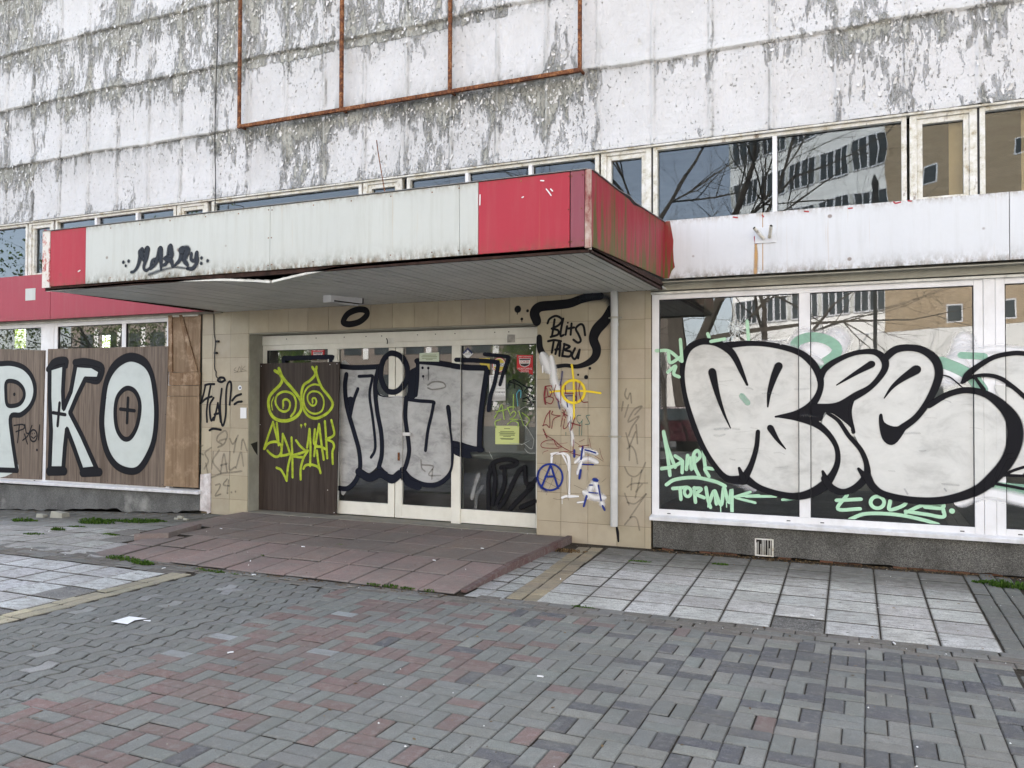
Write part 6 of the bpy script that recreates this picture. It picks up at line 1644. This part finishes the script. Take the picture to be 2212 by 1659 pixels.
d.build('graffiti', T['p_mintd'], B)
# star crack in the left pane
d = Decal(**WW); d.n = 4; rc = random.Random(4)
for i in range(34):
    an = rc.uniform(0, 2*math.pi); r1_ = rc.uniform(25, 85); d.stroke([(495+6*math.cos(an), 355+6*math.sin(an), 2.4), (495+r1_*.6*math.cos(an+.05), 355+r1_*.6*math.sin(an+.05), 1.8), (495+r1_*math.cos(an), 355+r1_*math.sin(an), 1.6)], 2, k=2)
for r1_ in (14, 28, 45): d.ell(495, 355, r1_, r1_, 1.5, a=.6)
d.dot(495, 355, 16, .6, .7)
d.build('glass_crack', T['p_crk'], B, 'star shaped crack in the left pane of the right window')

# uneven passes inside the white fill and drips from the mint words
d = Decal(**WW); d.n = 42; rc = random.Random(9)
def inblob(x, y): return ((x-590)/300)**2+((y-800)/330)**2 < 1 or ((x-1500)/330)**2+((y-950)/230)**2 < 1
for i in range(70):
    x, y = rc.uniform(300, 1850), rc.uniform(500, 1160)
    if not inblob(x, y): continue
    L_ = rc.uniform(20, 90); d.stroke([(x, y), (x+L_*.5, y+rc.uniform(-5, 5)), (x+L_, y+rc.uniform(-8, 8))], rc.uniform(3, 16), soft=.9, a=rc.uniform(.05, .2), k=2)
for q in ([(1345, 1170), (1360, 1195)], [(1548, 1168), (1556, 1180)], [(710, 420), (716, 434)]): d.stroke(q, 6)
d.build('graffiti', T['p_silver'], B, 'grey uneven passes within the white letters')

# ------------------------------------------------------------------ WEEDS, LITTER, PEBBLES
def weed(x, y, r, hgt, label, seed, kind='leaf', n=90):
    rr = random.Random(seed); p = MB(); z0_ = gz(x)+(rz(y) if -6.9 < x < XR and Y0r < y < Y2r else 0)-.01
    for i in range(n):
        an = rr.uniform(0, 6.283); q = r*math.sqrt(rr.random()); bx, by = x+q*math.cos(an)*1.8, y+q*math.sin(an)*.6
        hh = hgt*rr.uniform(.3, 1.)*(1-.5*q/r); t = rr.uniform(0, 6.283); lean = rr.uniform(.2, 1.1)
        dx, dy = math.cos(t), math.sin(t); ww = rr.uniform(.003, .009)
        c = rr.random(); P0 = Vector((bx, by, z0_)); P1 = P0+Vector((dx*lean*hh*.5, dy*lean*hh*.5, hh*.7)); P2 = P0+Vector((dx*lean*hh, dy*lean*hh, hh*(1-.5*lean)+.003))
        s_ = Vector((-dy, dx, 0))*ww; cc_ = (c, c, c)
        p.quad([P0-s_*.5, P0+s_*.5, P1+s_*1.2, P1-s_*1.2], cc_); p.quad([P1-s_*1.2, P1+s_*1.2, P2], cc_)
    o = p.build('weed' if kind == 'leaf' else 'dry_leaf_pile', T['leaf'] if kind == 'leaf' else T['drygrass'], None, label)
    o['category'] = 'weed' if kind == 'leaf' else 'leaves'
    if kind == 'leaf': o['group'] = 'weeds in the paving joints'
    return o
bl = lambda x, y: (.5052*x, 1088+.5052*y)
lf = lambda x, y: (.1861*x, 1088+.1861*y)
def gp(cf, x, y, z=0.):
    q = on(*cf(x, y), 2, z); return float(q[0]), float(q[1])
WD = [(lf, 290, 115, .16, .07, 'low green weed clump at the foot of the left plinth, farthest left'), (lf, 1130, 190, .22, .10, 'largest green weed clump in front of the left plinth'),
      (lf, 1350, 170, .14, .05, 'flat weed patch just right of the largest clump'), (lf, 1620, 200, .22, .07, 'dark green weed clump in front of the left plinth, nearest the tiled pier'), (lf, 1820, 200, .12, .05, 'yellowish weed tuft at the right end of the plinth weeds'),
      (lf, 680, 275, .08, .06, 'single yellow green tuft among the left slabs'), (lf, 1290, 360, .10, .03, 'tiny weed in a joint of the pale left slabs'), (lf, 1420, 640, .15, .05, 'weed at the lower left corner of the red ramp'),
      (lf, 1640, 690, .11, .05, 'weed with a yellow flower before the left end of the ramp'), (lf, 900, 235, .12, .03, 'sparse weeds left of the largest clump'), (lf, 420, 320, .14, .03, 'thin weeds in a dirt joint of the far left slabs')]
sd_ = 0
for cf, x, y, r_, h_, lb in WD:
    sd_ += 1; q = gp(cf, x, y); weed(q[0], min(q[1], 8.45), r_*.8, h_*1.4, lb, sd_, n=int(90+900*r_))
r1f = lambda x, y: (264.6+.2393*x, 1058.6+.2393*y); r2f = lambda x, y: (764.5+.2393*x, 1088+.2393*y)
for cf, x, y, r_, h_, lb in [(r1f, 760, 715, .10, .03, 'weed strip at the ramp foot, left part'), (r1f, 880, 735, .08, .04, 'weed tuft at the ramp foot beside the left strip'), (r1f, 1030, 750, .06, .02, 'small weed at the ramp foot left of the middle'), (r1f, 1990, 545, .05, .02, 'moss tuft in the bend joint of the ramp'), (r1f, 1290, 617, .03, .015, 'tiny weed in the middle of the ramp slope'),
                             (r2f, 200, 735, .06, .03, 'leftmost weed at the right half of the ramp foot'), (r2f, 350, 752, .07, .045, 'brightest green weed at the right half of the ramp foot'), (r2f, 500, 768, .06, .03, 'brownish weed at the ramp foot right of the bright one'), (r2f, 700, 790, .05, .03, 'weed at the ramp foot nearest its right corner')]:
    sd_ += 1; q = gp(cf, x, y); weed(q[0], q[1]-.03, r_*.65, h_*1.2, lb, sd_, n=int(30+420*r_))
br_ = lambda x, y: (1058.6+.5213*x, 1088+.5213*y)
for cf, x, y, r_, h_, lb in [(br_, 2160, 348, .12, .09, 'green weed at the far right foot of the plinth'), (br_, 2070, 330, .10, .05, 'weed and dead leaves left of the far right weed'), (br_, 620, 240, .08, .03, 'dark weed near the foot of the plinth under the vent'), (br_, 955, 252, .06, .03, 'small weed on the dark slabs right of the vent'), (br_, 385, 425, .07, .015, 'mossy patch at the front edge of the right slabs')]:
    sd_ += 1; q = gp(cf, x, y); weed(q[0], min(q[1], 8.44), r_*.8, h_*1.4, lb, sd_, n=int(90+900*r_))
q = gp(r2f, 1880, 420); weed(q[0]+.02, q[1], .16, .05, 'heap of dry brown leaves at the back right corner of the ramp', 77, 'dry', 240)
q = gp(br_, 1120, 262); weed(q[0], 8.44, .35, .03, 'dry leaves along the foot of the plinth near the vent', 78, 'dry', 160)
# pebbles and dirt specks
p = MB(); rr = random.Random(12)
def blob(mb, x, y, z, r, c):
    b = len(mb.v); pts = [(r, 0, 0), (0, r, 0), (-r, 0, 0), (0, -r, 0), (0, 0, r*.8), (0, 0, -r*.5)]
    t = rr.uniform(0, 1.5)
    for q in pts:
        k_ = rr.uniform(.6, 1.2); X = q[0]*math.cos(t)-q[1]*math.sin(t); Y = q[0]*math.sin(t)+q[1]*math.cos(t); mb.v.append((x+X*k_, y+Y*k_, z+q[2]*k_))
    for f in ((0, 1, 4), (1, 2, 4), (2, 3, 4), (3, 0, 4), (1, 0, 5), (2, 1, 5), (3, 2, 5), (0, 3, 5)): mb.f.append([b+i for i in f]); mb.mi.append(0)
    mb.c += [c]*6; mb.usec = True
for i in range(2600):
    x = rr.uniform(-11, 2.2); y = rr.uniform(1.2, 8.4)
    if rr.random() < .35: y = rr.choice([8.45, 5.75, 5.8, 8.3, 8.4])+rr.gauss(0, .06)
    if y > 8.48: continue
    z_ = gz(x)+(rz(y) if -6.9 < x < XR and Y0r < y < 8.5 else 0)
    c = (.7, .7, .68) if rr.random() < .07 else (.30, .28, .25) if rr.random() < .3 else (.12, .10, .08)
    blob(p, x, y, z_+.001, rr.uniform(.002, .006)*(1.3 if c[0] > .6 else 1.), c)
o = p.build('gravel_specks', mat_flat('grit', (1, 1, 1), .1, .9, vcol=True), None); tag(o, 'grit and tiny stones scattered over the paving', 'grit', kind='stuff')
p = MB(); rr = random.Random(33)
for i in range(1900):
    t_ = rr.random()
    if t_ < .55: x, y = rr.uniform(-2.1, 2.0), 8.48-abs(rr.gauss(0, .07))
    elif t_ < .75: x, y = rr.uniform(-12, -8.2), 8.46-abs(rr.gauss(0, .09))
    elif t_ < .9: x, y = rr.uniform(-6.9, -3.1), 5.80-abs(rr.gauss(0, .03))
    else: x, y = rr.uniform(-8, 1.5), rr.uniform(2.5, 8.4)
    z0_ = gz(x)+(rz(y) if -7.5 < x < XR and Y0r < y < 8.5 else 0)+.003; s_ = rr.uniform(.004, .017); an = rr.uniform(0, 3.14); dx, dy = math.cos(an)*s_, math.sin(an)*s_; v_ = rr.random()
    p.quad([(x-dx, y-dy, z0_), (x+dy*.5, y-dx*.5, z0_+rr.uniform(0, .006)), (x+dx, y+dy, z0_+.002), (x-dy*.5, y+dx*.5, z0_+rr.uniform(0, .004))], (v_, v_, v_))
o = p.build('leaf_litter', T['drygrass'], None); tag(o, 'brown crumbs of dead leaves along the wall foot and ramp edge', 'leaf litter', kind='stuff')
def paper(pts, cf, label, mat=None, name='paper_scrap', lift=.004):
    P_ = [gp(cf, *q) for q in pts]; cx = sum(a for a, b in P_)/len(P_); cy = sum(b for a, b in P_)/len(P_)
    p = MB(); b = len(P_); rr_ = random.Random(len(label))
    z = [gz(q[0])+lift+rr_.uniform(0, .006) for q in P_]
    top = [(q[0], q[1], z_+.0015) for q, z_ in zip(P_, z)]; bt = [(q[0], q[1], z_) for q, z_ in zip(P_, z)]
    for i in range(b):
        j = (i+1) % b; cz = gz(cx)+lift+.004
        p.quad([top[i], top[j], (cx, cy, cz+.0015)]); p.quad([bt[j], bt[i], (cx, cy, cz)]); p.quad([bt[i], bt[j], top[j], top[i]])
    o = p.build(name, mat or T['paper_w'], None, label); o['category'] = 'litter'; return o
paper([(1290, 1385), (1500, 1320), (1700, 1345), (1560, 1370), (1480, 1408)], lf, 'torn flat white paper lying on the wavy paving')
paper([(1665, 1362), (1750, 1366), (1745, 1374), (1670, 1370)], lf, 'small beige scrap beside the torn white paper')
for (cf, x, y, lb) in [(lf, 570, 290, 'small white scrap on the far left slabs'), (lf, 1900, 755, 'little white scrap before the left corner of the ramp'), (r1f, 890, 352, 'cigarette end on the ramp platform at left'), (r1f, 1155, 607, 'cigarette end on the ramp slope at left'), (r1f, 1630, 512, 'cigarette end at the ramp bend'), (r1f, 1913, 641, 'cigarette end on the right ramp slope'), (r1f, 1185, 770, 'white cigarette end at the foot of the ramp'),
                       (r2f, 1158, 408, 'white scrap on the platform near the right edge'), (r2f, 725, 510, 'cigarette end at the bend near the right side'), (r2f, 1865, 685, 'white scrap on the yellow brick strip'), (bl, 985, 640, 'white scrap on the red and grey basket weave'), (br_, 1675, 582, 'white lump on the border bricks before the right slabs'), (br_, 1335, 466, 'white scrap on the right slabs beside the missing one'), (br_, 208, 720, 'white pebble on the dark and light paving')]:
    z_ = .066 if cf in (r1f, r2f) and y < 700 and x < 1700 else 0.
    q = gp(cf, x, y, z_); p = MB(); an = rnd.uniform(0, 3); dx, dy = math.cos(an)*.018, math.sin(an)*.018
    zb_ = gz(q[0])+(rz(q[1]) if z_ else 0.)+.006
    p.tube([(q[0]-dx, q[1]-dy, zb_), (q[0], q[1], zb_+.001), (q[0]+dx, q[1]+dy, zb_)], .0045, 7)
    o = p.build('cigarette_end' if 'cig' in lb else 'white_scrap', T['paper_w'], None, lb); o['category'] = 'litter'
# rubble where the left plinth has broken away
for i, (x, y, s_, lb) in enumerate([(2100, 165, .10, 'broken mortar lump under the corner post'), (2160, 190, .08, 'pale brick fragment before the corner post'), (2050, 178, .07, 'flat stone under the broken plinth edge'), (490, 65, .16, 'half brick wedged under the left plinth'), (700, 75, .26, 'long stone pushed under the left plinth')]):
    q = gp(lf, x, y); q = (q[0], min(q[1], 8.44)); p = MB(); h_ = s_*.32
    p.hexa([(q[0]-s_/2, q[1]-s_/4, gz(q[0])-.01), (q[0]+s_/2, q[1]-s_/3.5, gz(q[0])-.01), (q[0]+s_/2.2, q[1]+s_/4, gz(q[0])-.01), (q[0]-s_/2, q[1]+s_/3, gz(q[0])-.01),
            (q[0]-s_/2.2, q[1]-s_/5, gz(q[0])+h_), (q[0]+s_/2.2, q[1]-s_/4, gz(q[0])+h_*.8), (q[0]+s_/2.5, q[1]+s_/4.5, gz(q[0])+h_*.7), (q[0]-s_/2.3, q[1]+s_/4, gz(q[0])+h_*.9)])
    o = p.build('rubble', T['jamb'], None, lb, bevel=.006); o['category'] = 'rubble'; o['group'] = 'rubble along the left plinth'

# ------------------------------------------------------------------ ACROSS THE STREET (seen only mirrored in the panes)
def real(P_): return (P_[0], 2*YF-P_[1], P_[2])       # from the mirror world to the real one
def mpos0(px, depth): d = ray(px, 868); return real((d[0]*depth, d[1]*depth, -.15))
# office block: facade line in mirror space
t_ = 52.
d_ = ray(1925, 600); Vp = np.array([d_[0]*t_, d_[1]*t_, 0.])
du_ = np.array([-math.sin(math.radians(52.6)), math.cos(math.radians(52.6)), 0.]); dn_ = np.array([-du_[1], du_[0], 0.])
if dn_ @ (CAM-Vp) < 0: dn_ = -dn_
def bp(u_, n_, z): q = Vp+du_*u_+dn_*n_; return real((q[0], q[1], z))
def bbox(mb, u0, u1, n0, n1, z0_, z1_, c=None):
    P_ = [bp(u0, n0, z0_), bp(u1, n0, z0_), bp(u1, n1, z0_), bp(u0, n1, z0_), bp(u0, n0, z1_), bp(u1, n0, z1_), bp(u1, n1, z1_), bp(u0, n1, z1_)]
    a_ = (Vector(P_[1])-Vector(P_[0])).cross(Vector(P_[2])-Vector(P_[1])).z
    if a_ < 0: P_ = [P_[i] for i in (0, 3, 2, 1, 4, 7, 6, 5)]
    mb.hexa(P_, c)
OB = empty('office_block', bp(20, 0, 0), 'pale rendered office block with rows of paired windows across the street', 'building')
p = MB(); bbox(p, 0, 14.0, -14, 0, -.2, 24); p.build('wall', T['render_w'], OB)
p = MB(); q_ = MB(); s2 = MB()
for fl in range(7):
    z0_ = 1.0+fl*3.2
    for k_ in range(5):
        u0 = .35+k_*2.75
        for h_ in (0, 1):
            a_, b_ = u0+h_*1.20, u0+h_*1.20+1.10
            bbox(q_, a_, b_, .0, .02, z0_, z0_+1.75); bbox(p, a_-.05, a_+.02, .0, .08, z0_-.05, z0_+1.8); bbox(p, b_-.02, b_+.05, .0, .081, z0_-.05, z0_+1.8)
            bbox(p, a_+.02, b_-.02, .0, .079, z0_-.06, z0_+.02); bbox(p, a_+.02, b_-.02, 0, .079, z0_+1.73, z0_+1.8)
            bbox(p, (a_+b_)/2-.03, (a_+b_)/2+.03, .021, .07, z0_+.02, z0_+1.73)
        bbox(s2, u0+2.36, u0+2.70, 0, .05, z0_, z0_+1.75)
p.build('window_frames', T['pvc'], OB); q_.build('windows', T['glass_far'], OB); s2.build('pier_panels', T['trim'], OB)
BT = empty('brick_tower', bp(-6, 0, 0), 'tan brick end block without many windows across the street', 'building')
p = MB(); bbox(p, -30, -.05, -12, .6, -.2, 26); p.build('wall', T['brick_t'], BT)
p = MB(); f_ = MB()
for (u_, z0_) in ((-5, 6.2), (-8, 6.2), (-5, 9.6), (-12, 10.5), (-3.5, 15), (-9, 15)):
    bbox(p, u_, u_+.8, .6, .62, z0_, z0_+.9); bbox(f_, u_-.08, u_+.88, .6, .615, z0_-.08, z0_+.98)
p.build('window', T['glass_far'], BT); f_.build('window_frame', T['pvc'], BT)
LB = empty('low_building', bp(6, 12, 0), 'low white flat roofed annexe in front of the office block', 'building')
p = MB(); bbox(p, -26, 7, 8, 14, -.2, 4.6); p.build('wall', T['render_w'], LB)
p = MB()
for k_ in range(8): bbox(p, -24+k_*3.8, -22.4+k_*3.8, 14, 14.02, 1.4, 2.9)
p.build('window', T['glass_far'], LB)
RW = empty('terraced_row', mpos0(800, 48), 'long low brown building row across the street, left of the office block', 'building')
p = MB(); a_, b_ = mpos0(150, 62), mpos0(1380, 46)
ax = np.array([b_[0]-a_[0], b_[1]-a_[1]]); Lw = np.linalg.norm(ax); ax /= Lw; nn_ = np.array([-ax[1], ax[0]])
if nn_[1] < 0: nn_ = -nn_
def rb(mb, u0, u1, n0, n1, z0_, z1_):
    P_ = [(a_[0]+ax[0]*u+nn_[0]*n, a_[1]+ax[1]*u+nn_[1]*n, z_) for z_ in (z0_, z1_) for (u, n) in ((u0, n0), (u1, n0), (u1, n1), (u0, n1))]
    if (Vector(P_[1])-Vector(P_[0])).cross(Vector(P_[2])-Vector(P_[1])).z < 0: P_ = [P_[i] for i in (0, 3, 2, 1, 4, 7, 6, 5)]
    mb.hexa(P_)
rb(p, 0, Lw, -10, 0, -.2, 7.6); p.build('wall', T['far_wall'], RW)
p = MB(); q_ = MB(); k_ = 0; u0 = 1.
while u0 < Lw-3:
    for z0_ in (1.2, 4.4): rb(p, u0, u0+1.3, 0, .03, z0_, z0_+1.9); rb(q_, u0+1.45, u0+1.85, 0, .05, z0_-.3, z0_+2.3)
    u0 += 2.3
p.build('windows', T['glass_far'], RW); q_.build('pilasters', T['render_w'], RW)
# bare trees
def bare_tree(name, base, H_, seed, label, lean=0., leaf=False, rad=.28):
    rr = random.Random(seed); p = MB(); tw = []
    def br(P_, D_, L_, R_, lv):
        n = 5 if lv < 1 else 3; sg_ = .04 if lv == 0 else .12; pts = [P_]; rd = [R_]; d = D_.copy(); q = P_.copy()
        for i in range(n):
            d = (d+Vector((rr.gauss(0, sg_), rr.gauss(0, sg_), rr.gauss(.03, .07)))).normalized(); q = q+d*(L_/n); pts.append(q.copy()); rd.append(R_*(1-(i+1)/n*.5))
        p.tube(pts, rd, 6 if lv < 2 else 3, cap=False)
        if lv >= (7 if not leaf else 5) or R_ < .0035: tw.append(pts[-1]); return
        for k_ in range(3 if lv < 5 else 2):
            t = rr.uniform(.35, 1.) if k_ else 1.; idx = min(n, max(1, int(t*n))); az = rr.uniform(0, 6.283); sp = rr.uniform(.2, .4) if k_ == 0 else rr.uniform(.45, .95)
            a_ = d.cross(Vector((math.cos(az), math.sin(az), .3))).normalized(); nd = (d*math.cos(sp)+a_*math.sin(sp)).normalized()
            br(pts[idx], nd, L_*rr.uniform(.62, .85), rd[idx]*(.85 if k_ == 0 else .62), lv+1)
            if lv >= 3: tw.append(pts[idx])
    b0 = Vector(base); br(b0, Vector((lean, 0, 1)), H_*.27, rad, 0)
    t = empty(name, b0, label, 'tree'); p.build('trunk', T['bark'], t)
    return t, tw
def leaves(tw, n, size, spread, mat, parent, seed, name='crown'):
    rr = random.Random(seed); p = MB()
    for P_ in tw:
        for i in range(n):
            q = P_+Vector((rr.gauss(0, spread), rr.gauss(0, spread), rr.gauss(0, spread))); s_ = size*rr.uniform(.5, 1.2)
            a_ = Vector((rr.gauss(0, 1), rr.gauss(0, 1), rr.gauss(0, 1))).normalized(); b_ = a_.orthogonal().normalized(); c_ = a_.cross(b_)
            v_ = rr.random(); p.quad([q-b_*s_, q+c_*s_*.6, q+b_*s_, q-c_*s_*.6], (v_, v_, v_))
    return p.build(name, mat, parent)
def mpos(px, depth): d = ray(px, 868); return real((d[0]*depth, d[1]*depth, -.15))
bare_tree('bare_tree', mpos(1485, 27), 23, 5, 'tall bare forked tree reflected in the wide upper right window', rad=.42)
bare_tree('bare_tree', mpos(1650, 36), 21, 9, 'bare tree standing before the office block', rad=.22)
bare_tree('bare_tree', mpos(1235, 33), 21, 14, 'bare tree reflected beside the canopy corner', rad=.26)
bare_tree('bare_tree', mpos(1390, 40), 22, 23, 'slimmer bare tree farther down the street', rad=.2)
bare_tree('bare_tree', mpos(1560, 30), 9, 31, 'small bare tree mirrored low in the left pane of the right window', rad=.12)
bare_tree('bare_tree', mpos(1440, 24), 8, 37, 'thin bare sapling beside the tall forked tree', rad=.09)
for i, (px, dp_, H_, lb) in enumerate([(240, 26, 10.0, 'green leafed bush tree reflected in the left window'), (345, 27, 10.5, 'tall leafy tree reflected above the boarded letters'), (1110, 26, 5.8, 'leafy bush reflected in the right side light'), (600, 34, 5.5, 'leafy bush reflected in the left side light')]):
    t, tw = bare_tree('leafy_tree', mpos(px, dp_), H_, 40+i, lb, leaf=True, rad=.14); leaves(tw, 9, .06, .42, T['treeleaf'], t, 60+i)
# street lamp and overhead wires
mp = mpos(1893, 22)
sl = empty('street_lamp', mp, 'dark slender street lamp post across the pavement', 'street lamp')
zt_ = float(on(1877, 372, 1, 2*YF-mp[1])[2])
p = MB(); p.tube([(mp[0], mp[1], -.1), (mp[0], mp[1], 1.), (mp[0], mp[1], zt_-1.0)], [.09, .06, .045], 10); p.build('pole', T['cable'], sl)
p = MB(); p.tube([(mp[0], mp[1], zt_-1.0), (mp[0], mp[1], zt_-.9), (mp[0], mp[1], zt_-.75), (mp[0], mp[1], zt_-.45), (mp[0], mp[1], zt_-.2), (mp[0], mp[1], zt_)], [.06, .16, .09, .07, .1, .01], 10); p.build('lamp_head', T['cable'], sl)
for k_ in range(4):
    p = MB(); y_ = -9.0-k_*.8; p.tube([(-30+6*i, y_, 5.6+.25*k_-.02*abs(i-5)) for i in range(12)], .012, 5); o = p.build('overhead_wire', T['cable'], None, ['lowest', 'second lowest', 'second highest', 'highest'][k_]+' overhead wire across the street'); o['category'] = 'wire'; o['group'] = 'overhead wires'
# parked car, mirrored low in the glass
cx, cy, _ = mpos(1465, 27)
cr = empty('parked_car', (cx, cy, -.12), 'dark parked car mirrored low in the right shop window', 'car')
prof = [(-2.1, .35), (-2.1, .75), (-1.9, .92), (-1.2, .98), (-.6, 1.42), (.9, 1.45), (1.6, 1.0), (2.1, .9), (2.15, .35)]
p = MB(); p.poly([(cx+a_, b_-.12) for a_, b_ in prof], cy-.85, cy+.85); p.build('body', T['car'], cr, bevel=.05)
p = MB(); p.poly([(cx-1.05, .88), (cx-.55, 1.25), (cx+.85, 1.27), (cx+1.3, .9)], cy+.851, cy+.856); p.build('window', T['glass_far'], cr)
for a_ in (-1.35, 1.35):
    for s_ in (-.8, .8):
        w2 = MB(); w2.tube([(cx+a_, cy+s_-.1, .2), (cx+a_, cy+s_+.1, .2)], .32, 18); w2.build('wheel', T['gasket'], cr)
# trees behind the building, seen through the left window
for i, (px, dp_) in enumerate([(45, 40), (-40, 42), (130, 44), (235, 46)]):
    d_ = ray(px, 800); b0 = (float(d_[0]*dp_), float(d_[1]*dp_), -.3)
    t, tw = bare_tree('spring_tree', b0, 9, 80+i, ['bright spring tree seen through the far left window', 'spring tree farthest left behind the building', 'spring tree behind the left shop windows', 'spring tree behind the boarded window'][i], leaf=True, rad=.16)
    leaves(tw, 8, .08, .45, T['treeleaf_y'], t, 90+i)
